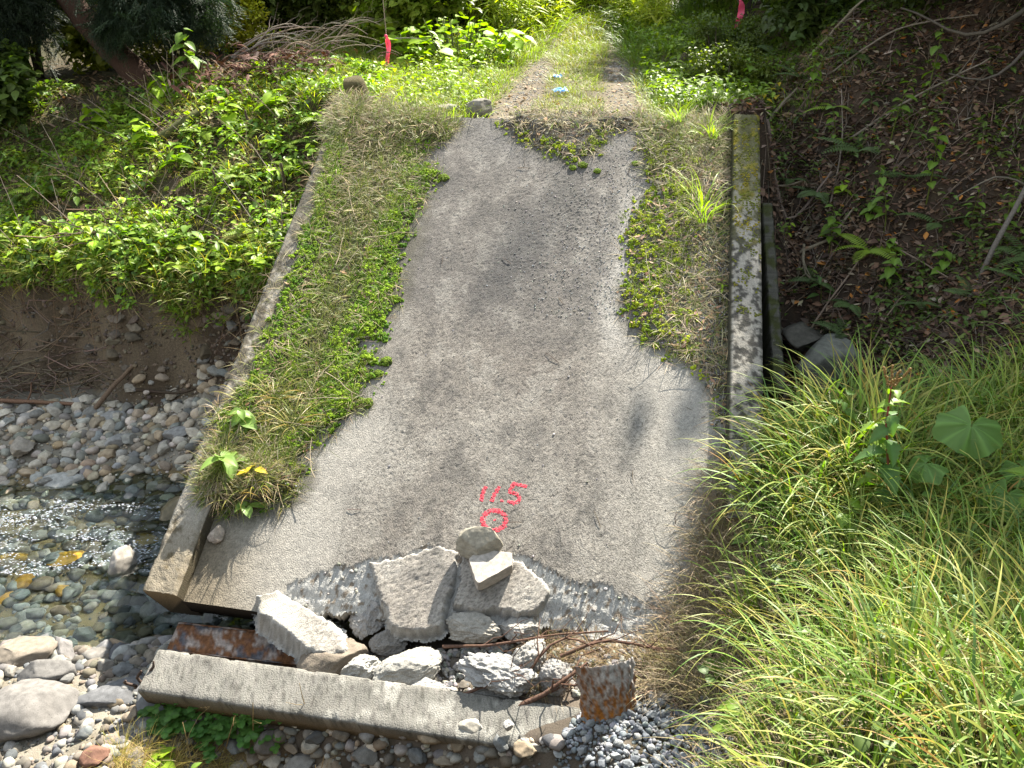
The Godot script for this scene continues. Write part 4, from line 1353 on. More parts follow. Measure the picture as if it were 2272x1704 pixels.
var top_mat := PackedVector2Array([Vector2(1.66, 4.93), Vector2(1.76, 4.84), Vector2(1.86, 4.74), Vector2(2.08, 4.60), Vector2(2.23, 4.50), Vector2(2.41, 4.43), Vector2(2.61, 4.59), Vector2(2.70, 4.75), Vector2(2.72, 4.87), Vector2(3.04, 4.93), Vector2(3.07, 5.1), Vector2(2.41, 5.12), Vector2(1.80, 5.1)])

var chart := PackedFloat32Array()
func chart_mats() -> void:                            # how deep inside a mat each spot of the deck lies, on a 4 cm grid
	for j in 135:
		for i in 105:
			var q := Vector2(i, j) * 0.04
			chart.append(maxf(maxf(edge_distance(q, left_mat), edge_distance(q, right_mat)), edge_distance(q, top_mat)))

func chart_at(u: float, v: float) -> float:
	var x := clampf(u / 0.04, 0.0, 103.0)
	var y := clampf(v / 0.04, 0.0, 133.0)
	var i := int(x)
	var j := int(y)
	var a := lerpf(chart[j * 105 + i], chart[j * 105 + i + 1], x - i)
	var b := lerpf(chart[j * 105 + 105 + i], chart[j * 105 + 106 + i], x - i)
	return lerpf(a, b, y - j)

func mat_height(q: Vector2, d: float, which: int) -> float:
	if d < 0.0:
		return -0.02
	var h := 0.006 + 0.032 * sst(0.0, 0.16, d) + n2.get_noise_2d(q.x * 3.0, q.y * 3.0) * 0.02 * sst(0.0, 0.05, d)
	if which == 0:
		h = maxf(h, 0.145 * sst(0.4, 0.24, q.x) * sst(-0.01, 0.02, d))
		h += 0.13 * sst(0.0, 0.12, d) * exp(-pow((q.x - 0.52) / 0.3, 2.0) - pow((q.y - 0.86) / 0.22, 2.0))
		h += 0.07 * sst(0.0, 0.3, d) * sst(4.3, 4.8, q.y)
	elif which == 1:
		h += 0.05 * sst(0.0, 0.25, d) * sst(3.2, 4.2, q.y)
	else:
		h += 0.02 * sst(0.0, 0.15, d) * sst(4.7, 4.95, q.y)
	return maxf(h, 0.004)

func mossiness(q: Vector2, d: float, which: int) -> float:
	var k := n2.get_noise_2d(q.x * 1.4 + which * 20.0, q.y * 1.4)
	var k3 := n2.get_noise_2d(q.x * 4.0 + which * 20.0, q.y * 4.0)
	if which == 0:
		var band := sst(0.42, 0.1, d + 0.15 * k) * sst(0.95, 1.25, q.y)
		var inner := sst(0.2, 0.36, q.x) * 0.7 * sst(3.7, 3.0, q.y) * sst(1.2, 1.8, q.y) * sst(-0.15, 0.2, k)
		return clampf(maxf(band, inner) * sst(4.9, 4.2, q.y) + 0.3 * k3, 0.0, 1.0)
	if which == 1:
		return clampf(sst(3.75, 3.3, q.x + 0.25 * k) * (0.75 + k3) * sst(4.95, 4.4, q.y + 0.3 * k), 0.0, 1.0)
	return clampf(sst(0.2, 0.02, d + 0.2 * k) * (0.6 + 1.3 * k3) * sst(5.0, 4.75, q.y), 0.0, 1.0)

func build_mats() -> void:
	var tufts := []
	for k in 4:
		var t := Shape.new()
		t.add(rock(1, Vector3(0.011, 0.009, 0.011), 0, 0.2, 400 + k, lin(0.85, 0.9, 0.8)), Transform3D(Basis(), Vector3(0, 0.004, 0)))
		for b in 16:
			var a := rnd(0, TAU)
			var e := rnd(0.3, 1.4)
			var dir := Vector3(cos(a) * cos(e), sin(e), sin(a) * cos(e))
			var sd := Vector3(-sin(a), 0, cos(a)) * 0.0022
			var root := dir * 0.006
			var i0 := t.pt(root - sd, lin(0.85, 0.9, 0.8))
			var i1 := t.pt(root + sd, lin(0.85, 0.9, 0.8))
			var i2 := t.pt(dir * rnd(0.013, 0.018), lin(1.25, 1.25, 1.1))
			t.tri(i0, i1, i2)
		tufts.append(t.smooth())
	var names := ["left_moss_mat", "right_moss_mat", "top_moss_mat"]
	var says := ["long mat of moss, dry grass and soil along the left kerb", "yellow green mat of moss and litter along the right kerb", "dark moss and grit patch at the slab's top middle edge"]
	var straw := [tuft(9, 0.04, 0.08, 0.2, 0.0046, 0.05, 0.5, 0.2, 1.0, 5, [lin(0.34, 0.27, 0.17), lin(0.26, 0.19, 0.11), lin(0.42, 0.36, 0.25)], [lin(0.4, 0.33, 0.2)]).smooth(), tuft(8, 0.05, 0.1, 0.24, 0.0042, -0.05, 0.35, -0.3, 0.7, 5, [lin(0.36, 0.3, 0.2), lin(0.2, 0.14, 0.09), lin(0.3, 0.25, 0.15)], [lin(0.42, 0.36, 0.24)]).smooth(), tuft(10, 0.04, 0.07, 0.16, 0.0048, 0.3, 1.0, 0.4, 1.4, 5, [lin(0.13, 0.17, 0.04), lin(0.2, 0.2, 0.07), lin(0.3, 0.26, 0.13)], [lin(0.36, 0.3, 0.15)]).smooth()]
	var fine := [tuft(12, 0.035, 0.06, 0.13, 0.0042, 0.5, 1.3, 0.5, 1.6, 5, [lin(0.09, 0.15, 0.03), lin(0.12, 0.18, 0.04)], [lin(0.22, 0.22, 0.07)]).smooth(), tuft(12, 0.035, 0.06, 0.16, 0.0045, 0.6, 1.4, 0.6, 1.8, 5, [lin(0.1, 0.15, 0.03), lin(0.16, 0.18, 0.05)], [lin(0.3, 0.25, 0.09)]).smooth()]
	for which in 3:
		var poly: PackedVector2Array = [left_mat, right_mat, top_mat][which]
		var lo := poly[0]
		var hi := poly[0]
		for q in poly:
			lo = lo.min(q)
			hi = hi.max(q)
		lo -= Vector2(0.06, 0.06)
		hi += Vector2(0.06, 0.06)
		var step := 0.018
		var nx := int((hi.x - lo.x) / step) + 1
		var ny := int((hi.y - lo.y) / step) + 1
		var s := Shape.new()
		var ds := PackedFloat32Array()
		var cand := []
		for j in ny + 1:
			for i in nx + 1:
				var q := lo + Vector2(i, j) * step
				var d := edge_distance(q, poly)
				d += n2.get_noise_2d(q.x * 4.0, q.y * 4.0) * 0.1 + n3.get_noise_2d(q.x * 0.6, q.y * 0.6) * 0.035
				ds.append(d)
				var h := mat_height(q, d, which)
				var m := mossiness(q, d, which)
				m *= 0.12 + 0.88 * sst(-0.16, 0.1, n2.get_noise_2d(q.x * 6.5 + 80.0, q.y * 6.5) + 0.35 * n3.get_noise_2d(q.x * 0.8, q.y * 0.8) + (0.2 if which == 0 else 0.03))
				h += m * 0.018 * maxf(0.0, 0.3 + n3.get_noise_2d(q.x * 0.7, q.y * 0.7)) * sst(0.0, 0.03, d)
				var c := lin(0.11, 0.085, 0.058).lerp(lin(0.055, 0.043, 0.03), 0.5 + n3.get_noise_2d(q.x, q.y))
				if which > 0 and n3.get_noise_2d(q.x * 1.4 + 9.0, q.y * 1.4) > 0.12:
					c = lin(0.12, 0.12, 0.115)
				var green := lin(0.05, 0.085, 0.012) if which == 0 else lin(0.085, 0.095, 0.012)
				c = c.lerp(green * (1.0 + 0.5 * n3.get_noise_2d(q.x * 1.2, q.y * 1.2)), m * 0.9)
				s.pt(Vector3(q.x, h, -q.y), c)
				if d > 0.005:
					cand.append([q, d, h, m])
				elif d > -0.1 and q.x > 0.3 and q.x < 3.8 and rng.randf() < 0.22 * sst(-0.1, 0.0, d):
					cand.append([q, d, deck_relief(q.x, q.y), 0.75 if rng.randf() < 0.5 else 0.0])
		for j in ny:
			for i in nx:
				var a := j * (nx + 1) + i
				if maxf(maxf(ds[a], ds[a + 1]), maxf(ds[a + nx + 1], ds[a + nx + 2])) > 0.0:
					s.quad(a, a + nx + 1, a + nx + 2, a + 1)
		var o := thing(names[which], says[which], "moss", slab_frame)
		o.set_meta("kind", "stuff")
		var bed := piece("soil_bed", s.smooth(), M.soil, o)
		var green_p := []
		var green_c := []
		var dry_p := []
		var dry_c := []
		var fine_p := []
		var grit_p := []
		var grit_c := []
		var leaf_p := []
		var leaf_c := []
		var fine_c := []
		for e in cand:
			var q: Vector2 = e[0]
			var m: float = e[3]
			var reps := 3 if m > 0.6 else (2 if rng.randf() < m * 1.3 - 0.15 else 0)
			for r in reps:
				var p := Vector3(q.x + rnd(-0.012, 0.012), float(e[2]) - 0.002, -q.y + rnd(-0.012, 0.012))
				green_p.append(Transform3D(spin(rnd(0, TAU), rnd(-0.4, 0.4), rnd(-0.4, 0.4), rnd(0.45, 1.0) * (1.5 if rng.randf() < 0.12 else 1.0)), p))
				var tone := lin(0.08, 0.17, 0.01).lerp(lin(0.24, 0.34, 0.016), clampf(0.5 + n2.get_noise_2d(q.x * 3.0, q.y * 3.0) * 1.3, 0.0, 1.0))
				if which > 0:
					tone = lin(0.15, 0.22, 0.01).lerp(lin(0.36, 0.4, 0.018), clampf(0.5 + n2.get_noise_2d(q.x * 3.0, q.y * 3.0) * 1.5, 0.0, 1.0))
				if which == 0 and float(e[1]) > 0.3:
					tone = tone * 0.8
					green_p[green_p.size() - 1] = green_p[green_p.size() - 1].scaled_local(Vector3.ONE * 0.6)
				green_c.append(vary(tone, 0.25))
			var k := n2.get_noise_2d(q.x * 2.0 + 5.0, q.y * 2.0)
			var straw_amount := 0.0
			var fine_amount := 0.0
			if which == 0:
				straw_amount = (0.1 + 0.45 * sst(3.2, 4.0, q.y) + 0.35 * sst(0.5, 0.25, q.x) + 0.3 * sst(2.0, 1.3, q.y) + k * 0.7) * (1.0 - 0.75 * m)
				fine_amount = 0.16 * sst(3.2, 3.8, q.y) + 0.3 * sst(0.62, 0.85, q.y) * (1.0 - 0.7 * m) + 0.25 * sst(2.2, 1.4, q.y) * (1.0 - 0.6 * m) + 0.15 * k
			elif which == 1:
				straw_amount = (0.35 * sst(3.15, 3.5, q.x) + k * 0.5) * (1.0 - 0.6 * m) + 0.35 * sst(3.9, 4.5, q.y)
				fine_amount = 0.06 + 0.25 * sst(4.1, 4.7, q.y)
			else:
				straw_amount = 0.12 + 0.4 * sst(4.8, 5.0, q.y)
				fine_amount = 0.02
			var on := Vector3(q.x, float(e[2]), -q.y)
			var grit_amount := (0.5 if which > 0 else 0.3) * sst(0.2, 0.0, float(e[1])) + (0.35 if which > 0 else 0.0) * sst(4.6, 3.6, q.y)
			if rng.randf() < grit_amount * (1.0 - 0.6 * m):
				grit_p.append(Transform3D(spin(rnd(0, TAU), rnd(-0.5, 0.5), 0, rnd(0.004, 0.011)), on))
				grit_c.append(vary(lin(0.14, 0.14, 0.14) if rng.randf() < 0.75 else lin(0.36, 0.35, 0.33), 0.4))
			if rng.randf() < (0.12 if which == 1 else 0.035) * (1.0 - m):
				leaf_p.append(Transform3D(spin(rnd(0, TAU), rnd(-0.5, 0.5), rnd(-0.5, 0.5), rnd(0.4, 0.9)), on + Vector3(0, 0.008, 0)))
				leaf_c.append(vary(lin(0.24, 0.15, 0.09), 0.45))
			if rng.randf() < straw_amount * 0.42:
				dry_p.append(Transform3D(spin(rnd(0, TAU), rnd(-0.3, 0.3), rnd(-0.3, 0.3), rnd(0.6, 1.25)), on))
				dry_c.append(vary(lin(0.85, 0.85, 0.85), 0.35))
			if rng.randf() < fine_amount * 0.5:
				fine_p.append(Transform3D(spin(rnd(0, TAU), rnd(-0.3, 0.3), rnd(-0.3, 0.3), rnd(0.6, 1.3)), on))
				fine_c.append(vary(lin(1.15, 1.1, 1.0), 0.3))
		scatter("moss_cushion", "", "", tufts, M.moss, green_p, green_c, o)
		scatter("straw", "", "", straw, M.dry, dry_p, dry_c, o)
		scatter("grit", "", "", pebble_meshes, M.stone, grit_p, grit_c, o)
		scatter("dead_leaves", "", "", dead_leaf_meshes(), M.dry, leaf_p, leaf_c, o)
		scatter("fine_grass", "", "", fine, M.grass, fine_p, fine_c, o)
	# straw and soil that spill over the left kerb
	var kp := []
	var kc := []
	for k in 130:
		var v := 5.0 - 2.6 * pow(rng.randf(), 1.5) if k % 3 else rnd(0.85, 2.4)
		var u := rnd(-0.02, 0.26)
		if n2.get_noise_2d(u * 3.0, v * 2.0) < -0.05 - 0.2 * sst(3.2, 4.2, v):
			continue
		kp.append(slab_spot(u, v, 0.135, Basis(SLAB_U, SLAB_N, -SLAB_V) * spin(rnd(0, TAU), rnd(-0.3, 0.4), rnd(-0.3, 0.3), rnd(0.6, 1.2))))
		kc.append(vary(lin(0.75, 0.72, 0.68), 0.35))
	scatter("kerb_straw", "dry straw spilling over the left kerb", "dry grass", straw, M.dry, kp, kc)
	var mp := []
	var mc := []
	for k in 1500:
		var v := rnd(2.6, 4.9)
		var u := rnd(3.86, 4.08)
		if n2.get_noise_2d(u * 5.0, v * 3.0) + 0.35 * sst(2.8, 4.4, v) < 0.12:
			continue
		mp.append(slab_spot(u, v, 0.168, spin(rnd(0, TAU), rnd(-0.3, 0.3), 0.0, rnd(0.4, 0.95))))
		mc.append(vary(lin(0.14, 0.14, 0.025).lerp(lin(0.26, 0.2, 0.02), clampf(n2.get_noise_2d(u * 2.0, v * 2.0 + 9.0) * 3.0, 0.0, 1.0)), 0.3))
	scatter("kerb_moss", "yellow and olive moss on the upper half of the right kerb", "moss", tufts, M.moss, mp, mc)
	# loose moss cushions that have come away from the mats
	for spot in [[1.19, 2.02, 0.05], [1.16, 1.9, 0.035], [1.13, 1.62, 0.05], [2.52, 4.37, 0.04], [2.43, 4.33, 0.03], [2.66, 4.3, 0.028], [3.0, 4.42, 0.03], [1.24, 4.12, 0.05]]:
		var o2 := thing("moss_cushion", "small loose cushion of moss lying beside the mats", "moss", slab_frame.translated_local(Vector3(spot[0], 0, -spot[1])), "loose moss cushions on the slab")
		piece("cushion", rock(2, Vector3(spot[2], spot[2] * 0.5, spot[2] * 0.8), 0, 0.2, int(spot[1] * 100), lin(0.05, 0.07, 0.015)).smooth(), M.moss, o2)
		var pp := []
		var cc := []
		for k in 60:
			var a := rnd(0, TAU)
			var r := sqrt(rng.randf())
			pp.append(Transform3D(spin(rnd(0, TAU), 0, 0, rnd(0.6, 1.1)), Vector3(cos(a) * r * spot[2] * 1.05, spot[2] * 0.48 * sqrt(1.0 - r * r * 0.95), sin(a) * r * spot[2] * 0.85)))
			cc.append(vary(lin(0.12, 0.17, 0.015), 0.3))
		many("moss_tufts", tufts[0], M.moss, pp, cc, o2)
	# grit swept over the slab: bared stones at the upper right and crumbs along the mats
	var pp2 := []
	var tt2 := []
	for k in 2300:
		var u := 2.55 + rng.randfn(0.0, 0.3)
		var v := rnd(2.6, 4.75)
		if rng.randf() < 0.35:
			u = rnd(2.75, 3.1)
		if rng.randf() < 0.12:
			u = rnd(1.15, 3.7)
			v = rnd(0.5, 4.7)
		if u < 1.1 or u > 3.6 or spall_at(u) > v:
			continue
		pp2.append(slab_spot(u, v, deck_relief(u, v) + 0.001, spin(rnd(0, TAU), rnd(-0.5, 0.5), 0, rnd(0.0025, 0.0075) * (1.5 if rng.randf() < 0.06 else 1.0))))
		tt2.append(vary(lin(0.24, 0.235, 0.225), 0.5))
	scatter("slab_grit", "loose grit and small stones strewn over the slab's upper right", "grit", pebble_meshes, M.stone, pp2, tt2)

func build_mat_plants() -> void:
	# clump at the lower end of the left mat: sedge, heart leaves, a yellow seedling
	var sedge := [tuft(16, 0.03, 0.18, 0.38, 0.008, 0.4, 1.2, 0.8, 2.1, 7, [lin(0.12, 0.17, 0.035), lin(0.17, 0.2, 0.045)], [lin(0.42, 0.26, 0.05), lin(0.36, 0.2, 0.05)]).smooth(), tuft(14, 0.03, 0.16, 0.34, 0.008, 0.3, 1.2, 0.9, 2.2, 7, [lin(0.13, 0.18, 0.04), lin(0.3, 0.22, 0.06)], [lin(0.45, 0.25, 0.05)]).smooth()]
	for q in [[0.27, 1.18, "sedge tuft with orange tips nearest the left kerb"], [0.3, 0.82, "sedge tuft hanging over the lower end of the left kerb"], [0.36, 0.7, "sedge tuft spilling down at the foot of the moss clump"], [0.22, 1.45, "sedge tuft above the heart leaved plant on the kerb"], [0.55, 0.76, "small sedge tuft on the front of the soil clod"], [0.62, 1.32, "yellowing sedge tuft in the lower left moss mat"], [0.4, 1.55, "yellowing sedge tuft beside the kerb in the lower moss mat"]]:
		var o := thing("sedge_tuft", q[2], "grass tuft", Transform3D(spin(rnd(0, TAU), 0.25, 0.0), on_slab(q[0], q[1], 0.08)))
		piece("blades", sedge[0], M.grass, o)
		piece("blades", sedge[1], M.grass, o, Transform3D(spin(2.0), Vector3(0.02, 0, 0.02)))
	weed("leafy_weed", "pale heart leaved plant on the lower left soil clod", "", on_slab(0.34, 0.92, 0.12), 0.18, ["heart_pale"], 9, 1.15, Vector3(-0.05, 0, 0.1))
	weed("leafy_weed", "upper of two heart leaved plants on the lower left mat", "", on_slab(0.28, 1.25, 0.08), 0.22, ["heart_pale"], 9, 0.85, Vector3(-0.03, 0, 0.05))
	weed("leafy_weed", "heart leaved plant drooping at the foot of the soil clod", "", on_slab(0.5, 0.68, 0.05), 0.1, ["heart_pale"], 4, 0.9, Vector3(0.0, -0.05, 0.1))
	weed("yellow_seedling", "seedling with yellow autumn leaves on the soil clod", "", on_slab(0.5, 0.86, 0.16), 0.1, ["yellow"], 5, 0.9)
	weed("leafy_weed", "tiny leafed plant on the dark front of the soil clod", "", on_slab(0.62, 0.8, 0.13), 0.06, ["ovate_mid", "heart_mid"], 7, 0.4)
	weed("leafy_weed", "small cress like plant at the foot of the clod by the kerb", "", on_slab(0.36, 0.58, 0.0), 0.05, ["ovate_mid"], 9, 0.35)
	# fresh grass tuft beside the right kerb
	var fresh := tuft(48, 0.09, 0.22, 0.46, 0.0085, 0.6, 1.4, 0.6, 2.0, 7, [lin(0.16, 0.28, 0.03), lin(0.2, 0.31, 0.035)], [lin(0.32, 0.36, 0.1)]).smooth()
	for q in [[3.62, 3.8, 1.25, "bright grass tuft half way up the right kerb"], [3.62, 3.66, 0.75, "smaller grass tuft below the bright one at the right kerb"], [3.66, 4.75, 0.9, "grass tuft at the top end of the right kerb"], [3.35, 4.95, 0.8, "grass tuft at the slab's upper right corner"]]:
		var o := thing("grass_tuft", q[3], "grass tuft", Transform3D(spin(rnd(0, TAU), 0.2, 0, q[2]), on_slab(q[0], q[1], 0.08)))
		piece("blades", fresh, M.leaf, o)
	weed("leafy_weed", "little weed against the right kerb below the grass tuft", "", on_slab(3.8, 2.95, 0.03), 0.1, ["ovate_bright"], 7, 0.5)
	# dead stalks lying across the mats
	for k in 26:
		var right := k % 3 == 0
		var u := rnd(3.1, 3.75) if right else rnd(0.3, 1.0)
		var v := rnd(2.2, 4.8) if right else rnd(0.9, 4.8)
		var a := rnd(0, TAU)
		var pts := []
		for i in 4:
			var t := i / 3.0 - 0.5
			pts.append(on_slab(u + cos(a) * t * rnd(0.25, 0.5), v + sin(a) * t * rnd(0.25, 0.5), 0.085 + 0.03 * rng.randf()))
		stick("dead_stalk", "pale dead stalk lying on the %s" % (placed_word(v, 2.2, 4.8, ["lower right mat", "middle of the right mat", "upper right mat"]) if right else placed_word(v, 0.9, 4.8, ["foot of the left mat", "lower left mat", "middle of the left mat", "upper left mat"])), "stalk", "dead stalks on the " + ("right mat" if right else "left mat"), pts, 0.0035, 0.0015, lin(0.33, 0.27, 0.19), 1, 4)

# ---------------------------------------------------------------- the sunlit left bank
func build_left_bank() -> void:
	var grass := [tuft(11, 0.06, 0.12, 0.3, 0.006, 0.6, 1.45, 0.5, 1.9, 5, [lin(0.12, 0.19, 0.03), lin(0.15, 0.21, 0.04), lin(0.2, 0.2, 0.07)], [lin(0.26, 0.25, 0.08)]).smooth(), tuft(10, 0.07, 0.12, 0.28, 0.006, 0.2, 1.4, 0.5, 1.8, 5, [lin(0.15, 0.21, 0.04), lin(0.3, 0.26, 0.15), lin(0.26, 0.2, 0.13)], [lin(0.34, 0.29, 0.16)]).smooth()]
	var cover := []
	for k in 5:
		var s := Shape.new()
		var kind: String = ["heart", "ovate", "ovate", "lance", "round"][k]
		var tone: Color = [lin(0.12, 0.2, 0.03), lin(0.1, 0.16, 0.03), lin(0.15, 0.21, 0.03), lin(0.11, 0.18, 0.04), lin(0.08, 0.14, 0.04)][k]
		for q in 8 + k % 3 * 3:
			var l := leaf_shape(rnd(0.035, 0.075), rnd(0.013, 0.024), kind, 0.3, rnd(0.1, 0.5), vary(tone, 0.2), tone, 4)
			s.add(l, Transform3D(Basis.from_euler(Vector3(rnd(-0.5, 0.4), rnd(0, TAU), rnd(-0.4, 0.4))), Vector3(rnd(-0.07, 0.07), rnd(0.01, 0.13), rnd(-0.07, 0.07))))
		cover.append(s.smooth())
	var gp := []
	var gc := []
	var cp := []
	var cc := []
	for k in 11000:
		var x := rnd(-7.0, -1.5)
		var z := -rnd(7.1, 11.6)
		var lip := lip_at(x)
		var back := -z - lip
		if back < 0.06 or (x > -1.95 - 0.17 * (-z - 7.2) and -z < 8.6):
			continue
		if x > -1.2 - 0.1 * (-z - 8.5):
			continue
		var k1 := n1.get_noise_2d(x * 2.0, z * 2.0)
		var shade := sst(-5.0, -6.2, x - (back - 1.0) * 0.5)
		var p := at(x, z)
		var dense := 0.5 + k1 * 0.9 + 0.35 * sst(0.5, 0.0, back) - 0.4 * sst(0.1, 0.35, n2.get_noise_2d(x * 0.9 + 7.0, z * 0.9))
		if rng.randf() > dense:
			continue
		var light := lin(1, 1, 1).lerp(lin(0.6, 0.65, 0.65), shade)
		if rng.randf() < 0.5:
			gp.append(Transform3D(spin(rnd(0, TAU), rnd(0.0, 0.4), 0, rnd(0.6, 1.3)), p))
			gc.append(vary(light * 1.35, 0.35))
		else:
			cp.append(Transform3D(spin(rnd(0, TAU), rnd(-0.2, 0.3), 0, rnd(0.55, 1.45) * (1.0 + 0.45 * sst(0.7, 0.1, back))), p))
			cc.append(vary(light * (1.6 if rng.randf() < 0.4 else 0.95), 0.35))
	# growth hanging over the lip
	for k in 1000:
		var x := rnd(-6.4, -2.05)
		var lip := lip_at(x)
		var z := -(lip + rnd(0.02, 0.16))
		var drop := maxf(0.0, n2.get_noise_1d(x * 1.5 + 3.0) + 0.1) * 0.8 * rng.randf() * (1.3 if x > -3.7 else 0.6)
		var p := at(x, z) + Vector3(0, rnd(-0.02, 0.05) - drop, 0.03 + 0.22 * sst(0.0, 0.12, drop))
		if rng.randf() < 0.45:
			gp.append(Transform3D(spin(rnd(0, TAU), rnd(0.3, 1.0), 0, rnd(0.8, 1.5)), p))
			gc.append(vary(lin(0.9, 0.9, 0.9), 0.3))
		else:
			cp.append(Transform3D(spin(rnd(0, TAU), rnd(0.2, 0.8), 0, rnd(0.7, 1.3)), p))
			cc.append(vary(lin(0.9, 0.95, 0.9), 0.3))
	scatter("bank_grass", "fresh green grass growing all over the sunlit left bank", "grass", grass, M.leaf, gp, gc)
	scatter("ground_cover", "low leafy ground cover on the sunlit left bank", "ground cover", cover, M.leaf, cp, cc)
	# dry straw and litter between
	var lp := []
	var lc := []
	var litter := dead_leaf_meshes()
	for k in 5200:
		var x := rnd(-6.8, -1.6)
		var z := -rnd(7.3, 12.4)
		if -z < lip_at(x) or (x > -1.95 - 0.17 * (-z - 7.2) and -z < 8.6):
			continue
		lp.append(Transform3D(spin(rnd(0, TAU), rnd(-0.4, 0.4), rnd(-0.4, 0.4), rnd(0.6, 1.4)), at(x, z, 0.012)))
		lc.append(vary(lin(0.22, 0.15, 0.09), 0.4))
	scatter("bank_litter", "brown dead leaves on the soil of the left bank", "leaf litter", litter, M.dry, lp, lc)
	# plants that stand out
	var spots := [
		[-5.25, -10.55, 0.3, "heart_bright", 8, "bright broad leaved plant at the dark upper left of the bank"], [-4.05, -10.95, 0.62, "heart_mid", 12, "tallest broad leaved plant standing before the leaning trunk"], [-4.35, -10.75, 0.32, "heart_bright", 7, "bright low plant left of the tallest broad leaved plant"],
		[-4.22, -9.75, 0.3, "heart_bright", 9, "bright broad leaved plant in the middle of the left bank"], [-3.35, -10.1, 0.3, "heart_bright", 8, "yellow green plant in the upper middle of the left bank"], [-2.75, -10.05, 0.25, "heart_bright", 8, "yellow green plant near the brown fern heap"],
		[-3.75, -9.35, 0.3, "heart_mid", 8, "mid green broad leaved plant below the mossy log"], [-3.3, -8.2, 0.25, "heart_mid", 7, "dark heart leaved plant near the lip of the bank"], [-3.05, -8.75, 0.22, "ovate_bright", 9, "fresh green weed above the dark hollow in the bank"], [-2.35, -8.5, 0.25, "ovate_bright", 9, "fresh green weed beside the slab's left kerb"],
		[-5.3, -9.3, 0.3, "gloss", 8, "dark glossy leaved sapling at the left end of the bank"], [-4.6, -8.5, 0.25, "gloss", 7, "glossy leaved sapling leaning over the cut bank"], [-3.9, -8.35, 0.22, "ovate_mid", 9, "green weed leaning out over the stream bar"], [-3.5, -7.98, 0.2, "ovate_mid", 8, "green weed hanging from the lip above the sand slope"],
		[-2.9, -7.85, 0.22, "ovate_bright", 8, "bright weed at the lip right of the mossy root"], [-2.5, -7.6, 0.25, "ovate_bright", 9, "weed reaching towards the kerb from the lip"], [-2.28, -7.25, 0.2, "ovate_bright", 9, "topmost of the pale weeds against the kerb side"], [-2.33, -6.95, 0.2, "ovate_mid", 8, "middle one of the pale weeds against the kerb side"], [-2.4, -6.7, 0.16, "ovate_mid", 7, "lowest of the pale weeds against the kerb side"],
		[-2.2, -9.3, 0.25, "ovate_bright", 10, "bright weed below the stump on the bank's right"], [-1.95, -9.1, 0.2, "ovate_bright", 9, "low bright weed at the slab's upper left corner"], [-4.9, -9.2, 0.25, "ovate_mid", 8, "mid green weed at the left of the bank"], [-3.2, -9.55, 0.25, "ovate_bright", 9, "bright small leaved weed right of the bank's middle"],
	]
	for q in spots:
		weed("leafy_weed", q[5], "", at(q[0], q[1]), q[2] * 1.25, [q[3]], q[4], 1.5 if q[3] == "heart_bright" or q[3] == "heart_mid" else 1.25)
	for q in [[-5.6, "pale leafy weed overhanging the cut bank at the far left"], [-5.0, "leafy weed overhanging the cut bank above the root tangle"], [-4.65, "drooping weed on the lip left of the leaning stick"], [-4.3, "leafy weed overhanging the bank above the leaning stick"], [-3.95, "bright weed drooping over the pebbly earth face"], [-3.65, "leafy weed drooping over the sand slope's left part"], [-3.3, "bright weed drooping beside the mossy root"], [-3.05, "leafy weed drooping under the mossy root"], [-2.75, "bright weed drooping over the sand slope's middle"], [-2.55, "pale leafy weed drooping near the kerb"], [-2.4, "last drooping weed of the lip next to the kerb"]]:
		var lipz := lip_at(q[0])
		weed("hanging_weed", q[1], "", at(q[0], -(lipz + 0.1), 0.0), 0.3, ["ovate_bright", "heart_bright"] if rng.randf() < 0.6 else ["ovate_mid", "heart_pale"], 13, 0.95, Vector3(rnd(-0.15, 0.15), -0.25, 0.36))
	var ferns := [[-4.55, -10.3, 0.9, "fern beside the mossy log on the left bank"], [-2.95, -9.9, 0.8, "fern in the upper right of the left bank"], [-3.35, -9.25, 1.0, "pale fern in the middle of the left bank"], [-2.6, -9.6, 0.9, "bright fern above the dark hollow on the left bank"], [-2.4, -9.2, 1.0, "bright fern close to the slab's left kerb"], [-3.0, -9.05, 0.9, "large fern below the bank's middle"], [-2.2, -9.75, 0.7, "small fern below the brush pile"], [-5.4, -9.4, 0.9, "fern at the left edge of the bank"], [-2.55, -8.1, 0.9, "fern hanging at the lip near the kerb"], [-2.7, -8.35, 0.8, "fern just above the lip near the kerb"], [-4.9, -10.8, 0.7, "fern below the leaning trunk"], [-2.25, -8.0, 0.7, "fern squeezed between lip and kerb"], [-2.05, -9.5, 0.7, "fern below the mossy stump"], [-3.6, -9.9, 0.8, "fern left of the bright plants"]]
	for q in ferns:
		fern(q[3], "", at(q[0], q[1], 0.05), q[2] * 1.1, 7, "bright")
	# dead stems poking up
	for k in 60:
		var x := rnd(-5.5, -2.1)
		var z := -rnd(lip_at(x) + 0.1, 11.0)
		if x > -1.95 - 0.17 * (-z - 7.2) - 0.15:
			x -= 0.6
		var p := at(x, z)
		var d := Vector3(rnd(-0.6, 0.35), rnd(0.25, 0.7), rnd(-0.3, 0.35))
		stick("dry_weed", "%s dead stem sticking out of the left bank %s" % [["thin grey", "short pale", "slanting"][k % 3], placed_word(x, -5.5, -2.1, ["at its left end", "above the root tangle", "left of its middle", "in its middle", "right of its middle", "near the kerb"])], "stem", "dead stems on the left bank", [p, p + d * 0.5 + Vector3(0, 0.03, 0), p + d], 0.006, 0.0025, vary(lin(0.24, 0.19, 0.14), 0.3), 2, 4)
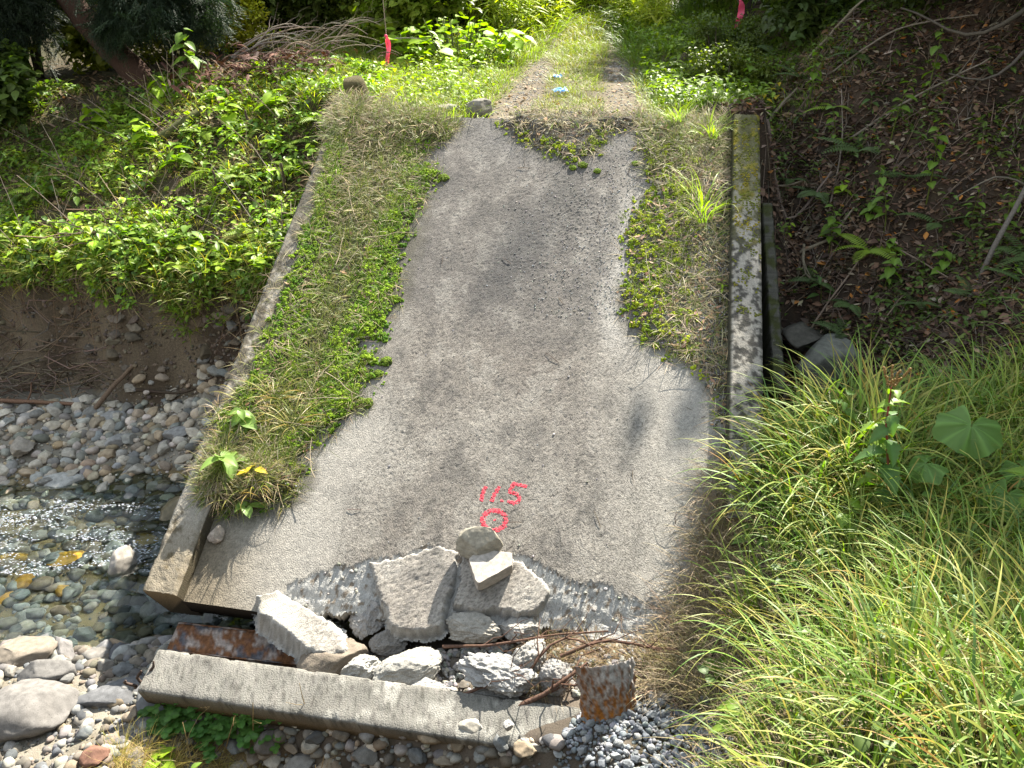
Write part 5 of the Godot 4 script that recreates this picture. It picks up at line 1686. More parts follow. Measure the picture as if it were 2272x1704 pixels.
	for q in [[-2.5, -9.0, 0.3], [-3.25, -9.0, 0.22], [-3.1, -9.95, 0.25]]:
		var p := at(q[0], q[1])
		stick("stump_stake", "dark cut sapling stub standing on the left bank", "stub", "cut stubs on the left bank", [p, p + Vector3(0.01, q[2] * 0.5, 0), p + Vector3(0.0, q[2], 0.02)], 0.018, 0.012, lin(0.08, 0.06, 0.045), 0)
	stick("mossy_log", "short mossy log propped on the left bank", "log", "", [at(-4.25, -9.7, 0.04), at(-4.0, -9.85, 0.1), at(-3.7, -10.1, 0.12)], 0.05, 0.045, lin(0.09, 0.095, 0.035), 0, 11, M.bark)
	stick("mossy_root", "mossy root crossing the lip of the cut bank", "root", "", [at(-3.3, -7.85, -0.25), at(-3.15, -7.95, 0.0), at(-2.9, -8.1, 0.12), at(-2.6, -8.3, 0.06)], 0.045, 0.03, lin(0.14, 0.14, 0.03), 3, 8)
	# roots hanging from the lip
	for k in 46:
		var x := rnd(-5.6, -2.35)
		var lip := lip_at(x)
		var p := at(x, -(lip + 0.1), 0.0)
		var n := rnd(0.3, 1.0)
		var pts := [p + Vector3(0, 0.0, -0.05), p + Vector3(rnd(-0.08, 0.08), -0.08, 0.16), p + Vector3(rnd(-0.2, 0.2), -n * 0.55, 0.24), p + Vector3(rnd(-0.35, 0.35), -n, 0.28 + rnd(0.0, 0.2))]
		stick("hanging_root", "%s root hanging from the cut bank %s" % [["thin brown", "long", "forked"][k % 3], placed_word(x, -5.6, -2.35, ["at the left edge", "above the root tangle", "left of the leaning stick", "above the leaning stick", "over the sand slope", "near the kerb"])], "root", "roots hanging from the cut bank", pts, rnd(0.004, 0.01), 0.0015, vary(lin(0.17, 0.115, 0.07), 0.3), 3, 4)
	stick("drift_branch", "long stick leaning from the gravel bar against the sand slope", "branch", "", [at(-4.4, -7.5, 0.03), at(-4.05, -7.75, 0.1), Vector3(-3.75, -2.1, -7.9), Vector3(-3.4, -1.55, -7.98)], 0.028, 0.012, lin(0.16, 0.11, 0.075), 3)
	stick("drift_branch", "dark stick lying at the foot of the sand slope", "branch", "", [at(-4.0, -7.7, 0.04), at(-3.4, -7.6, 0.05), at(-2.9, -7.62, 0.05)], 0.018, 0.008, lin(0.07, 0.05, 0.035), 3)
	stick("drift_branch", "reddish driftwood pole at the left edge of the gravel bar", "branch", "", [at(-5.9, -7.75, 0.06), at(-5.2, -7.65, 0.08), at(-4.6, -7.6, 0.05)], 0.03, 0.02, lin(0.17, 0.1, 0.065), 2)
	var ep := []
	var ec := []
	for k in 2200:
		var x := rnd(-6.2, -2.3)
		var z := -(lip_at(x) - rnd(-0.04, 0.32))
		if n2.get_noise_2d(x * 1.2, z * 6.0) < -0.12:
			continue
		ep.append(Transform3D(spin(rnd(0, TAU), rnd(-1, 1), rnd(-1, 1), rnd(0.006, 0.03) * (1.6 if rng.randf() < 0.1 else 1.0)), at(x, z)))
		ec.append(vary(lin(0.15, 0.12, 0.09), 0.4))
	scatter("bank_gravel", "gravel bedded in the cut face of the left bank", "gravel", pebble_meshes, M.stone, ep, ec)
	var tangle := Shape.new()
	for k in 170:
		var c := Vector3(rnd(-6.0, -4.3), 0, -rnd(7.75, 8.5))
		c.y = ground(c.x, c.z) + rnd(0.02, 0.3)
		var a := rnd(0, TAU)
		var d := Vector3(cos(a), rnd(-0.3, 0.3), sin(a) * 0.6) * rnd(0.15, 0.5)
		var w := Vector3(rnd(-1, 1), rnd(-1, 1), rnd(-1, 1)) * 0.08
		tangle.tube([c - d, c - d * 0.3 + w, c + d * 0.3 - w, c + d], [0.006, 0.007, 0.006, 0.002], 4, vary(lin(0.17, 0.125, 0.09), 0.5))
	var o := piece("root_tangle", tangle.smooth(), M.wood, self)
	tag(o, "tangle of grey dead roots washed up below the left bank", "roots", "", "stuff")

func dead_leaf_meshes() -> Array:
	var out := []
	for k in 4:
		out.append(leaf_shape(rnd(0.05, 0.085), rnd(0.012, 0.026), ["ovate", "lance", "ovate", "heart"][k], rnd(-0.2, 0.7), rnd(-0.5, 0.5), lin(1, 1, 1), lin(0.8, 0.8, 0.8), 3).smooth())
	return out

# ---------------------------------------------------------------- the track beyond
func build_track() -> void:
	var grass := [tuft(14, 0.07, 0.06, 0.2, 0.0042, 0.5, 1.4, 0.4, 1.7, 4, [lin(0.11, 0.17, 0.03), lin(0.14, 0.18, 0.045), lin(0.21, 0.18, 0.09)], [lin(0.23, 0.22, 0.09)]).smooth(), tuft(12, 0.08, 0.08, 0.25, 0.005, 0.5, 1.4, 0.4, 1.8, 4, [lin(0.12, 0.19, 0.03), lin(0.15, 0.21, 0.04)], [lin(0.22, 0.25, 0.07)]).smooth()]
	var gp := []
	var gc := []
	for k in 11000:
		var x := rnd(-3.4, 3.6)
		var z := -rnd(8.5, 17.0)
		var dl := absf(x - track_x(-z, false))
		var dr := absf(x - track_x(-z, true))
		if minf(dl, dr) < 0.25 + 0.13 * n2.get_noise_2d(x * 2.0, z * 2.0) - 0.12 * sst(11.0, 13.5, -z):
			continue
		if x < -1.3 and -z < 10.2:
			continue
		if x > 2.2 and -z < 8.9:
			continue
		var mid := x > track_x(-z, false) and x < track_x(-z, true)
		var size := rnd(0.55, 1.1) if mid else rnd(0.8, 1.6)
		if mid and rng.randf() < 0.2:
			continue
		size *= 1.0 + 0.3 * clampf(-z - 11.5, 0.0, 4.0)
		gp.append(Transform3D(spin(rnd(0, TAU), rnd(-0.1, 0.25), 0, size), at(x, z)))
		var tone := lin(1.0, 1.0, 1.0)
		if mid:
			tone = lin(0.95, 0.88, 0.85)
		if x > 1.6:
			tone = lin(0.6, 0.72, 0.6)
		gc.append(vary(tone, 0.3))
	scatter("track_grass", "dry and green grass along and between the wheel ruts", "grass", grass, M.leaf, gp, gc)
	var pp := []
	var tt := []
	for k in 2200:
		var r := k % 2 == 0
		var z := -rnd(8.42, 13.0)
		pp.append(Transform3D(spin(rnd(0, TAU), 0, 0, rnd(0.004, 0.016)), at(track_x(-z, r) + rng.randfn(0.0, 0.17), z, 0.002)))
		tt.append(vary(lin(0.28, 0.26, 0.23), 0.4))
	scatter("track_gravel", "small gravel in the wheel ruts of the track", "gravel", pebble_meshes, M.stone, pp, tt)
	var lp := []
	var lc := []
	for k in 900:
		var z := -rnd(8.42, 13.5)
		lp.append(Transform3D(spin(rnd(0, TAU), rnd(-0.3, 0.3), rnd(-0.3, 0.3), rnd(0.5, 1.1)), at(rnd(-0.8, 2.2), z, 0.008)))
		lc.append(vary(lin(0.24, 0.17, 0.1), 0.4))
	scatter("track_litter", "brown dead leaves lying along the track", "leaf litter", dead_leaf_meshes(), M.dry, lp, lc)
	# leafy weeds along both verges
	var weeds := []
	for k in 3:
		var sh := Shape.new()
		for q in 10:
			sh.add(leaf_shape(rnd(0.04, 0.08), rnd(0.013, 0.022), ["ovate", "lance", "ovate"][k], 0.3, rnd(0.1, 0.5), vary(lin(0.12, 0.17, 0.035), 0.2), lin(0.15, 0.2, 0.04), 4), Transform3D(Basis.from_euler(Vector3(rnd(-0.5, 0.4), rnd(0, TAU), rnd(-0.4, 0.4))), Vector3(rnd(-0.07, 0.07), rnd(0.03, 0.22), rnd(-0.07, 0.07))))
		weeds.append(sh.smooth())
	var wp := []
	var wc := []
	for k in 1100:
		var right := k % 4 != 0
		var z := -rnd(8.7, 14.5)
		var x := track_x(-z, true) + rnd(0.35, 1.6) if right else track_x(-z, false) - rnd(0.4, 1.6)
		if x > 2.1 and -z < 8.9 or x < -1.2:
			continue
		wp.append(Transform3D(spin(rnd(0, TAU), 0, 0, rnd(0.6, 1.4)), at(x, z)))
		wc.append(vary(lin(0.85, 0.95, 0.8) if right else lin(1.2, 1.25, 1.0), 0.35))
	scatter("verge_weeds", "leafy weeds mixed in the grass along the track's verges", "weeds", weeds, M.leaf, wp, wc)
	# bright bush left of the track
	var bush := thing("leafy_bush", "bright yellow green bush with big leaves left of the track", "bush", Transform3D(Basis(), at(-0.75, -12.3)))
	var stems := Shape.new()
	for k in 16:
		var a := rnd(0, TAU)
		var r := rnd(0.1, 0.85)
		stems.tube([Vector3(cos(a) * r * 0.4, -0.05, sin(a) * r * 0.3), Vector3(cos(a) * r * 0.8, 0.3, sin(a) * r * 0.6), Vector3(cos(a) * r * 1.1, 0.6, sin(a) * r * 0.7)], [0.012, 0.009, 0.005], 5, lin(0.1, 0.12, 0.04))
	piece("stems", stems.smooth(), M.wood, bush)
	for k in 260:
		var a := rnd(0, TAU)
		var r := sqrt(rng.randf()) * 1.05
		var y := rnd(0.08, 0.62) * (1.1 - 0.4 * r)
		var big := rng.randf() < 0.55
		piece("leaf", LEAF.heart_big if big else LEAF.ovate_bright, M.leaf, bush, Transform3D(Basis.from_euler(Vector3(rnd(-0.6, 0.4), rnd(0, TAU), rnd(-0.5, 0.5))) * Basis.from_scale(Vector3.ONE * rnd(0.8, 1.4)), Vector3(cos(a) * r * 0.95, y, sin(a) * r * 0.7)))
	weed("leafy_weed", "bright weed at the left foot of the yellow green bush", "", at(-1.35, -11.6), 0.35, ["ovate_bright"], 12, 1.2)
	weed("leafy_weed", "bright weed in front of the pink ribbon stake", "", at(-1.3, -10.6), 0.25, ["ovate_bright"], 9, 1.0)
	weed("leafy_weed", "pale weed at the right edge of the track end", "", at(2.15, -9.3), 0.35, ["lance_mid", "ovate_bright"], 10, 1.0)
	weed("leafy_weed", "grassy weed at the slab's upper right corner", "", at(2.0, -8.75), 0.3, ["lance_mid"], 9, 1.0)
	# soil, stump and litter at the head of the slab
	var st := Shape.new()
	var rings := []
	for j in 7:
		var t := j / 6.0
		rings.append(Vector3(0.01 * sin(t * 5.0), 0.28 * t - 0.06, 0.0))
	st.tube(rings, [0.17, 0.145, 0.13, 0.125, 0.122, 0.12, 0.1], 14, lin(0.055, 0.045, 0.025), lin(0.12, 0.1, 0.05))
	var o := piece("tree_stump", st.smooth(), M.bark, self, Transform3D(spin(0.3, 0.1, 0.15), at(-1.72, -9.6, 0.16)))
	tag(o, "mossy cut stump at the slab's upper left corner", "stump")
	# blue litter
	for q in [[0.55, -9.85, "crumpled blue plastic scrap lying in the middle of the track", 1.0], [0.56, -10.68, "smaller blue plastic scrap farther along the track", 0.6]]:
		var s := Shape.new()
		for j in 7:
			for i in 9:
				var x: float = (i / 8.0 - 0.5) * 0.17 * q[3]
				var z: float = (j / 6.0 - 0.5) * 0.1 * q[3]
				s.pt(Vector3(x + n3.get_noise_2d(i, j) * 0.02, 0.03 + n2.get_noise_2d(i * 1.7, j * 1.7 + q[3] * 9.0) * 0.05, z), lin(0.16, 0.38, 0.62) if (i + j) % 4 else lin(0.5, 0.62, 0.7))
		for j in 6:
			for i in 8:
				var a := j * 9 + i
				s.quad(a, a + 1, a + 10, a + 9)
		o = piece("plastic_scrap", s.smooth(), M.plastic, self, Transform3D(spin(0.3), at(q[0], q[1], 0.03)))
		tag(o, q[2], "litter")
	# survey ribbons
	var stake := stick("ribbon_stake", "thin survey stick carrying the pink ribbon left of the track", "stick", "", [at(-1.63, -11.6), at(-1.64, -11.62, 0.5), at(-1.66, -11.6, 1.1)], 0.009, 0.005, lin(0.25, 0.2, 0.15), 1, 5)
	ribbon("survey_ribbon", "pink survey ribbon tied to the stick left of the track", at(-1.64, -11.58, 0.46), 0.36, 0.05)
	ribbon("survey_ribbon", "pink survey ribbon hanging among the shady bushes on the right", at(3.1, -12.3, 0.72), 0.34, 0.075)
	stick("ribbon_twig", "thin sapling that carries the right hand pink ribbon", "sapling", "", [at(3.12, -12.33), at(3.11, -12.33, 0.5), at(3.08, -12.35, 1.3)], 0.012, 0.006, lin(0.12, 0.1, 0.07), 3, 5)

func ribbon(called: String, label: String, p: Vector3, long: float, wide: float) -> void:
	var s := Shape.new()
	for tail in 2:
		for j in 13:
			var t := j / 12.0
			for i in 3:
				s.pt(Vector3((i - 1) * wide * 0.5 * (0.35 + 0.65 * sst(0.0, 0.2, t)) + 0.02 * sin(t * 4.0) + tail * 0.012, -long * t * (1.0 - 0.2 * tail), 0.012 * sin(t * 9.0 + i) + 0.01 * tail), lin(0.75, 0.12, 0.22))
	for tail in 2:
		for j in 12:
			for i in 2:
				var a := tail * 39 + j * 3 + i
				s.quad(a, a + 1, a + 4, a + 3)
	var o := thing(called, label, "ribbon", Transform3D(Basis(), p))
	piece("tails", s.smooth(), M.tape, o)
	var knot := rock(2, Vector3(0.022, 0.02, 0.02), 0, 0.15, 88, lin(0.7, 0.1, 0.2))
	piece("knot", knot.smooth(), M.tape, o)

# ---------------------------------------------------------------- trees and thickets
func crown(parent: Node3D, meshes: Array, material: Material, centre: Vector3, radii: Vector3, count: int, clumps: int, size: float, tone: Color, hang := 0.0) -> void:
	var cl := []
	for k in clumps:
		var d := Vector3(rnd(-1, 1), rnd(-1, 1), rnd(-1, 1)).normalized() * pow(rng.randf(), 0.4)
		cl.append([d * radii, rnd(0.22, 0.45)])
	var pp := []
	var tt := []
	for k in count:
		var c: Array = cl[k % clumps]
		var d := Vector3(rng.randfn(), rng.randfn(), rng.randfn()) * 0.5
		var p: Vector3 = centre + c[0] + d * radii * float(c[1])
		pp.append(Transform3D(Basis.from_euler(Vector3(rnd(-0.8, 0.5) - hang, rnd(0, TAU), rnd(-0.6, 0.6))) * Basis.from_scale(Vector3.ONE * size * rnd(0.7, 1.3)), p))
		tt.append(vary(tone, 0.35))
	for m in meshes.size():
		var p2 := []
		var t2 := []
		for k in range(m, pp.size(), meshes.size()):
			p2.append(pp[k])
			t2.append(tt[k])
		many("crown", meshes[m], material, p2, t2, parent)

func limb(parent: Node3D, called: String, pts: Array, r0: float, r1: float, col: Color) -> void:
	var curve := Curve3D.new()
	for i in pts.size():
		var tang: Vector3 = (pts[mini(i + 1, pts.size() - 1)] - pts[maxi(i - 1, 0)]) / 6.0
		curve.add_point(pts[i], -tang, tang)
	var n := maxi(6, int(curve.get_baked_length() / 0.15))
	var path := []
	var rad := []
	for j in n + 1:
		var t := float(j) / n
		path.append(curve.sample_baked(t * curve.get_baked_length()))
		rad.append(lerpf(r0, r1, pow(t, 0.8)) * (1.0 + 0.06 * sin(j * 2.3)))
	var s := Shape.new()
	s.tube(path, rad, 12 if r0 > 0.1 else 7, col, col * 1.05)
	piece(called, s.smooth(), M.bark if r0 > 0.06 else M.wood, parent)

var sprigs := {}
func make_sprigs() -> void:
	# clusters of leaves as they sit on a twig
	for name_ in ["broad", "small", "bamboo", "cedar"]:
		sprigs[name_] = []
		for v in 3:
			var s := Shape.new()
			match name_:
				"broad":
					for k in 9:
						s.add(leaf_shape(rnd(0.08, 0.13), rnd(0.026, 0.042), "ovate", 0.3, rnd(0.1, 0.5), lin(1, 1, 1), lin(0.9, 0.95, 0.9), 4), Transform3D(Basis.from_euler(Vector3(rnd(-0.7, 0.4), rnd(0, TAU), rnd(-0.4, 0.4))), Vector3(rnd(-0.1, 0.1), rnd(-0.08, 0.08), rnd(-0.15, 0.15))))
				"small":
					for k in 14:
						s.add(leaf_shape(rnd(0.035, 0.06), rnd(0.014, 0.022), "ovate", 0.3, rnd(0.1, 0.5), lin(1, 1, 1), lin(0.9, 0.95, 0.9), 3), Transform3D(Basis.from_euler(Vector3(rnd(-0.7, 0.4), rnd(0, TAU), rnd(-0.4, 0.4))), Vector3(rnd(-0.1, 0.1), rnd(-0.08, 0.08), rnd(-0.15, 0.15))))
				"bamboo":
					s.tube([Vector3.ZERO, Vector3(0.01, 0.3, 0), Vector3(-0.01, 0.6, 0.02)], [0.004, 0.003, 0.002], 3, lin(0.9, 0.9, 0.6))
					for k in 15:
						s.add(leaf_shape(rnd(0.12, 0.2), rnd(0.008, 0.014), "lance", 0.3, rnd(0.2, 0.7), lin(1, 1, 1), lin(1.1, 1.05, 0.8), 4), Transform3D(Basis.from_euler(Vector3(rnd(-0.2, 0.9), rnd(0, TAU), rnd(-0.4, 0.4))), Vector3(0, rnd(0.05, 0.6), 0)))
				"cedar":
					for k in 9:
						var a := rnd(-0.9, 0.9)
						var d := Vector3(sin(a), rnd(-0.5, 0.1), -cos(a))
						var p := Vector3(0, 0, -rnd(0.0, 0.18))
						var q := p + d * rnd(0.1, 0.2)
						for f in 5:
							var c := p.lerp(q, f / 4.0)
							for sd in [-1, 1]:
								var out: Vector3 = (d.cross(Vector3.UP) * sd + d * 1.2 + Vector3(0, rnd(-0.3, 0.3), 0)).normalized() * 0.05
								var w := Vector3(0, 0.004, 0) + d * 0.006
								var i0 := s.pt(c - w, lin(0.8, 0.8, 0.8))
								var i1 := s.pt(c + w, lin(0.8, 0.8, 0.8))
								var i2 := s.pt(c + out, lin(1.2, 1.2, 1.1))
								s.tri(i0, i1, i2)
			sprigs[name_].append(s.smooth())

func build_woods() -> void:
	make_sprigs()
	# leaning cedar at the upper left
	var bark := lin(0.075, 0.045, 0.032)
	var cedar := thing("leaning_cedar", "dark conifer with a leaning reddish trunk at the upper left", "tree", Transform3D(Basis(), at(-4.85, -11.5)))
	limb(cedar, "trunk", [Vector3(0.1, -0.3, 0), Vector3(-0.1, 0.15, 0), Vector3(-0.75, 0.95, -0.1), Vector3(-1.3, 2.2, -0.3), Vector3(-1.6, 5.0, -0.6)], 0.2, 0.07, bark)
	for k in 14:
		var y := 0.9 + k * 0.25
		var a := k * 2.4
		var base := Vector3(-0.7 - y * 0.2, y, -0.15)
		limb(cedar, "branch", [base, base + Vector3(cos(a) * 0.5, 0.05, sin(a) * 0.5), base + Vector3(cos(a) * 1.25, -0.3, sin(a) * 1.2)], 0.03, 0.008, bark)
	crown(cedar, sprigs.cedar, M.dull_leaf, Vector3(0.3, 1.15, 0.1), Vector3(0.75, 0.75, 0.6), 1500, 22, 0.9, lin(0.032, 0.052, 0.026), 0.5)
	crown(cedar, sprigs.cedar, M.dull_leaf, Vector3(-1.9, 1.5, -0.1), Vector3(1.0, 1.1, 0.9), 2400, 30, 0.9, lin(0.02, 0.032, 0.015), 0.5)
	crown(cedar, sprigs.cedar, M.dull_leaf, Vector3(-1.3, 3.6, -0.4), Vector3(1.7, 1.6, 1.5), 2400, 36, 1.2, lin(0.03, 0.045, 0.02), 0.5)
	# shrubs and trees standing behind, from left to right
	var rows := [
		[-8.8, -12.2, 2.2, 1.3, "broad", lin(0.17, 0.19, 0.03), "yellowish bush at the far left behind the bank"], [-7.0, -10.9, 1.1, 0.9, "broad", lin(0.07, 0.11, 0.035), "low dark bush at the left edge of the bank"], [-7.4, -13.6, 2.6, 1.4, "broad", lin(0.17, 0.2, 0.03), "bush behind the leaning conifer on the left"], [-5.4, -14.2, 2.4, 1.2, "small", lin(0.22, 0.24, 0.025), "yellow green shrub right behind the leaning conifer"],
		[-3.6, -14.6, 2.3, 1.1, "broad", lin(0.075, 0.105, 0.03), "dark dense bush behind the brush pile"], [-4.4, -13.3, 1.7, 0.7, "small", lin(0.27, 0.27, 0.025), "thin yellow leaved shrub beside the dark bush"], [-2.3, -14.9, 2.0, 1.1, "small", lin(0.11, 0.14, 0.03), "small leaved dark bush right of the brush pile"], [-1.6, -13.6, 1.5, 0.75, "broad", lin(0.13, 0.18, 0.03), "creeper covered bush behind the pink ribbon stick"],
		[-0.6, -15.2, 1.5, 0.9, "small", lin(0.16, 0.17, 0.05), "brownish green shrub behind the bright bush"], [3.5, -14.9, 1.2, 0.8, "small", lin(0.055, 0.09, 0.03), "round green shrub at the right side of the track's end"], [3.9, -13.4, 1.8, 0.8, "small", lin(0.045, 0.07, 0.025), "dark shrub around the right hand ribbon"], [4.3, -12.4, 1.9, 0.9, "broad", lin(0.045, 0.07, 0.025), "dark bush on the hillside above the ribbon"],
		[2.75, -11.6, 0.7, 0.55, "small", lin(0.07, 0.1, 0.03), "low leafy bush at the track's right edge"], [2.55, -10.3, 0.5, 0.5, "small", lin(0.09, 0.12, 0.03), "low weed bush right of the track near the slab"], [3.6, -10.6, 0.8, 0.6, "broad", lin(0.045, 0.07, 0.025), "shady bush at the top of the littered slope"], [4.1, -9.1, 0.7, 0.55, "broad", lin(0.04, 0.06, 0.02), "low dark bush left of the dark tree"], [5.1, -8.7, 1.0, 0.7, "broad", lin(0.045, 0.06, 0.02), "dark bush behind the dark tree's trunk"], [4.4, -10.4, 1.0, 0.7, "small", lin(0.05, 0.075, 0.025), "small leaved dark bush on the upper slope"], [3.9, -11.6, 1.2, 0.7, "broad", lin(0.05, 0.075, 0.025), "dark bush right of the ribbon on the slope"], [5.2, -7.4, 0.8, 0.6, "broad", lin(0.05, 0.07, 0.02), "shady bush at the right edge below the tree"], [4.6, -9.6, 0.9, 0.6, "broad", lin(0.05, 0.07, 0.02), "shady bush under the dark tree limbs"], [5.5, -11.2, 1.6, 1.0, "broad", lin(0.05, 0.065, 0.02), "dark bush high on the right hillside"],
	]
	for q in rows:
		var b := thing("shrub", q[6], "shrub", Transform3D(Basis(), at(q[0], q[1])))
		var h: float = q[2]
		for k in 6:
			var a := rnd(0, TAU)
			limb(b, "stem", [Vector3(cos(a) * 0.06, -0.1, sin(a) * 0.06), Vector3(cos(a) * 0.25, h * 0.4, sin(a) * 0.25), Vector3(cos(a) * q[3] * 0.6, h * 0.8, sin(a) * q[3] * 0.6)], 0.018 + 0.008 * h, 0.006, lin(0.1, 0.08, 0.06))
		crown(b, sprigs[q[4]], M.leaf, Vector3(0, h * 0.52, 0), Vector3(q[3], h * 0.5, q[3] * 0.8), int(900 * q[3] * h) + 150, 26, 1.1 if h > 1 else 0.8, q[5])
	# sunlit tall grass at the end of the track
	var pp := []
	var tt := []
	for k in 2600:
		var x := rnd(-2.2, 3.4)
		var z := -rnd(13.7, 19.0)
		if x < -0.3 and -z < 14.4 or x > 2.4 + 0.1 * (-z - 14.0):
			continue
		var mouth := absf(x - 0.7 - 0.12 * (-z - 10.0))
		if mouth < 1.0 - 0.22 * (-z - 13.7) and -z < 17.0:
			continue
		pp.append(Transform3D(spin(rnd(0, TAU), rnd(-0.2, 0.2), rnd(-0.2, 0.2), rnd(0.9, 1.9)), at(x, z)))
		tt.append(vary(lin(0.27, 0.33, 0.07), 0.45))
	scatter("tall_grass", "tall yellow green reed grass closing off the track's far end", "tall grass", sprigs.bamboo, M.leaf, pp, tt)
	# woods beyond everything
	for q in [[-13.0, -22.0], [-9.0, -25.0], [-4.5, -28.0], [0.0, -29.0], [5.0, -28.0], [10.0, -24.0], [-16.0, -16.0], [-13.0, -11.5]]:
		var t := thing("forest_tree", "green broadleaved tree of the woods behind the clearing", "tree", Transform3D(Basis(), at(q[0], q[1])), "trees of the woods beyond the track")
		limb(t, "trunk", [Vector3(0, -0.3, 0), Vector3(0.1, 1.5, 0), Vector3(-0.1, 3.4, 0.1), Vector3(0, 5.2, 0)], 0.17, 0.05, lin(0.09, 0.075, 0.06))
		for k in 6:
			var a := k * 1.9
			limb(t, "branch", [Vector3(0, 1.3 + 0.45 * k, 0), Vector3(cos(a) * 0.7, 1.8 + 0.45 * k, sin(a) * 0.7), Vector3(cos(a) * 1.6, 2.2 + 0.45 * k, sin(a) * 1.6)], 0.05, 0.015, lin(0.09, 0.075, 0.06))
		crown(t, sprigs.broad, M.leaf, Vector3(0, 3.4, 0), Vector3(2.1, 2.2, 2.1), 1500, 40, 2.4, lin(0.07, 0.1, 0.03))
		crown(t, sprigs.broad, M.leaf, Vector3(0, 0.8, 0.5), Vector3(2.2, 0.9, 1.2), 900, 26, 1.9, lin(0.085, 0.115, 0.03))
	# brush pile left of the track
	for k in 26:
		var x := -2.9 + rnd(-0.9, 1.0)
		var z := -11.7 + rnd(-0.35, 0.4)
		var p := at(x, z, 0.05 + rnd(0.0, 0.3))
		var d := Vector3(rnd(0.5, 1.3), rnd(0.0, 0.3), rnd(-0.3, 0.3))
		stick("brush_branch", "%s branch in the brush pile %s" % [["grey bare", "thin arched", "bleached"][k % 3], placed_word(x, -3.8, -1.9, ["at its left end", "left of its middle", "right of its middle", "towards the ribbon stick"])], "branch", "branches of the brush pile", [p, p + d * 0.4 + Vector3(0, 0.16, 0), p + d * 0.8 + Vector3(0, 0.13, 0), p + d + Vector3(0, 0.03, 0)], rnd(0.008, 0.02), 0.003, vary(lin(0.2, 0.165, 0.13), 0.35), 3, 5)
	var bp := []
	var bc := []
	for k in 480:
		var x := -3.2 + rng.randfn(0.0, 0.55)
		var z := -11.1 + rng.randfn(0.0, 0.28)
		bp.append(Transform3D(Basis.from_euler(Vector3(rnd(-0.9, 0.3), rnd(0, TAU), rnd(-0.6, 0.6))) * Basis.from_scale(Vector3(0.6, 1, 1) * rnd(0.35, 0.8)), at(x, z, rnd(0.02, 0.34))))
		bc.append(vary(lin(0.085, 0.036, 0.024), 0.5))
	var brown := []
	for k in 2:
		brown.append(frond_shape(0.4, 0.06, 0.5, lin(1, 1, 1)).smooth())
	scatter("dead_ferns", "heap of reddish brown withered ferns before the brush pile", "dead ferns", brown, M.dry, bp, bc)
	# tree with dark limbs on the right hillside, and saplings
	var dark := lin(0.05, 0.042, 0.035)
	var tr := thing("limbed_tree", "dark tree with low sweeping limbs at the upper right", "tree", Transform3D(Basis(), at(4.75, -7.9)))
	limb(tr, "trunk", [Vector3(0.1, -0.4, 0), Vector3(-0.02, 0.4, 0), Vector3(0.25, 1.6, -0.1), Vector3(1.1, 3.0, -0.3), Vector3(2.1, 4.6, -0.7)], 0.16, 0.06, dark)
	limb(tr, "limb", [Vector3(0, 0.75, 0), Vector3(-0.5, 0.9, 0.0), Vector3(-0.95, 1.25, -0.1)], 0.07, 0.04, dark)
	limb(tr, "limb", [Vector3(0, 0.5, 0), Vector3(-0.45, 0.15, 0.1), Vector3(-0.8, 0.05, 0.1), Vector3(-1.15, 0.2, 0.0), Vector3(-1.35, 0.26, 0.0)], 0.03, 0.006, lin(0.1, 0.085, 0.068))
	limb(tr, "limb", [Vector3(0, 0.3, 0.05), Vector3(-0.3, -0.1, 0.2), Vector3(-0.6, -0.3, 0.3), Vector3(-0.95, -0.24, 0.3)], 0.025, 0.005, lin(0.11, 0.095, 0.078))
	limb(tr, "limb", [Vector3(0, 0.95, 0), Vector3(-0.6, 0.75, 0.1), Vector3(-1.2, 0.5, 0.1)], 0.05, 0.012, dark)
	limb(tr, "limb", [Vector3(0.1, 1.5, 0), Vector3(0.6, 1.7, 0.3), Vector3(1.3, 1.9, 0.6)], 0.05, 0.012, dark)
	crown(tr, sprigs.broad, M.leaf, Vector3(-0.1, 1.35, 0.1), Vector3(1.3, 0.6, 0.9), 1000, 30, 1.0, lin(0.06, 0.08, 0.02))
	crown(tr, sprigs.broad, M.leaf, Vector3(2.5, 3.6, -0.9), Vector3(1.2, 0.9, 1.2), 700, 50, 2.0, lin(0.07, 0.1, 0.03))
	var sap := thing("sapling", "thin pale sapling leaning on the shady slope at the right edge", "sapling", Transform3D(Basis(), at(3.8, -6.35)))
	limb(sap, "trunk", [Vector3(0, -0.1, 0), Vector3(0.1, 0.35, -0.05), Vector3(0.32, 0.85, -0.2), Vector3(0.5, 1.6, -0.4), Vector3(0.55, 3.0, -0.6)], 0.023, 0.012, lin(0.13, 0.115, 0.098))
	limb(sap, "branch", [Vector3(0.3, 0.8, -0.2), Vector3(0.0, 0.9, -0.1), Vector3(-0.35, 0.75, 0.0)], 0.01, 0.003, lin(0.15, 0.13, 0.1))
	crown(sap, sprigs.small, M.leaf, Vector3(0.9, 2.8, -0.7), Vector3(0.5, 0.5, 0.5), 50, 8, 1.2, lin(0.07, 0.1, 0.03))
	# the trees that shade the hillside stand above it, out of the picture
	for q in [[8.1, -11.0, 2.6, 1.5], [8.9, -13.0, 3.0, 1.6], [9.4, -9.8, 3.2, 1.6], [8.6, -8.9, 2.4, 1.2], [6.1, -10.1, 1.9, 1.0], [6.3, -12.0, 1.9, 1.0], [9.6, -11.8, 3.6, 1.7], [8.0, -14.8, 3.0, 1.6], [6.7, -13.6, 2.0, 1.1], [10.6, -9.6, 3.6, 1.8], [10.6, -13.6, 3.8, 1.8]]:
		var t := thing("hill_tree", "broadleaved tree on the hill that shades the slope", "tree", Transform3D(Basis(), at(q[0], q[1])), "trees above the shady slope")
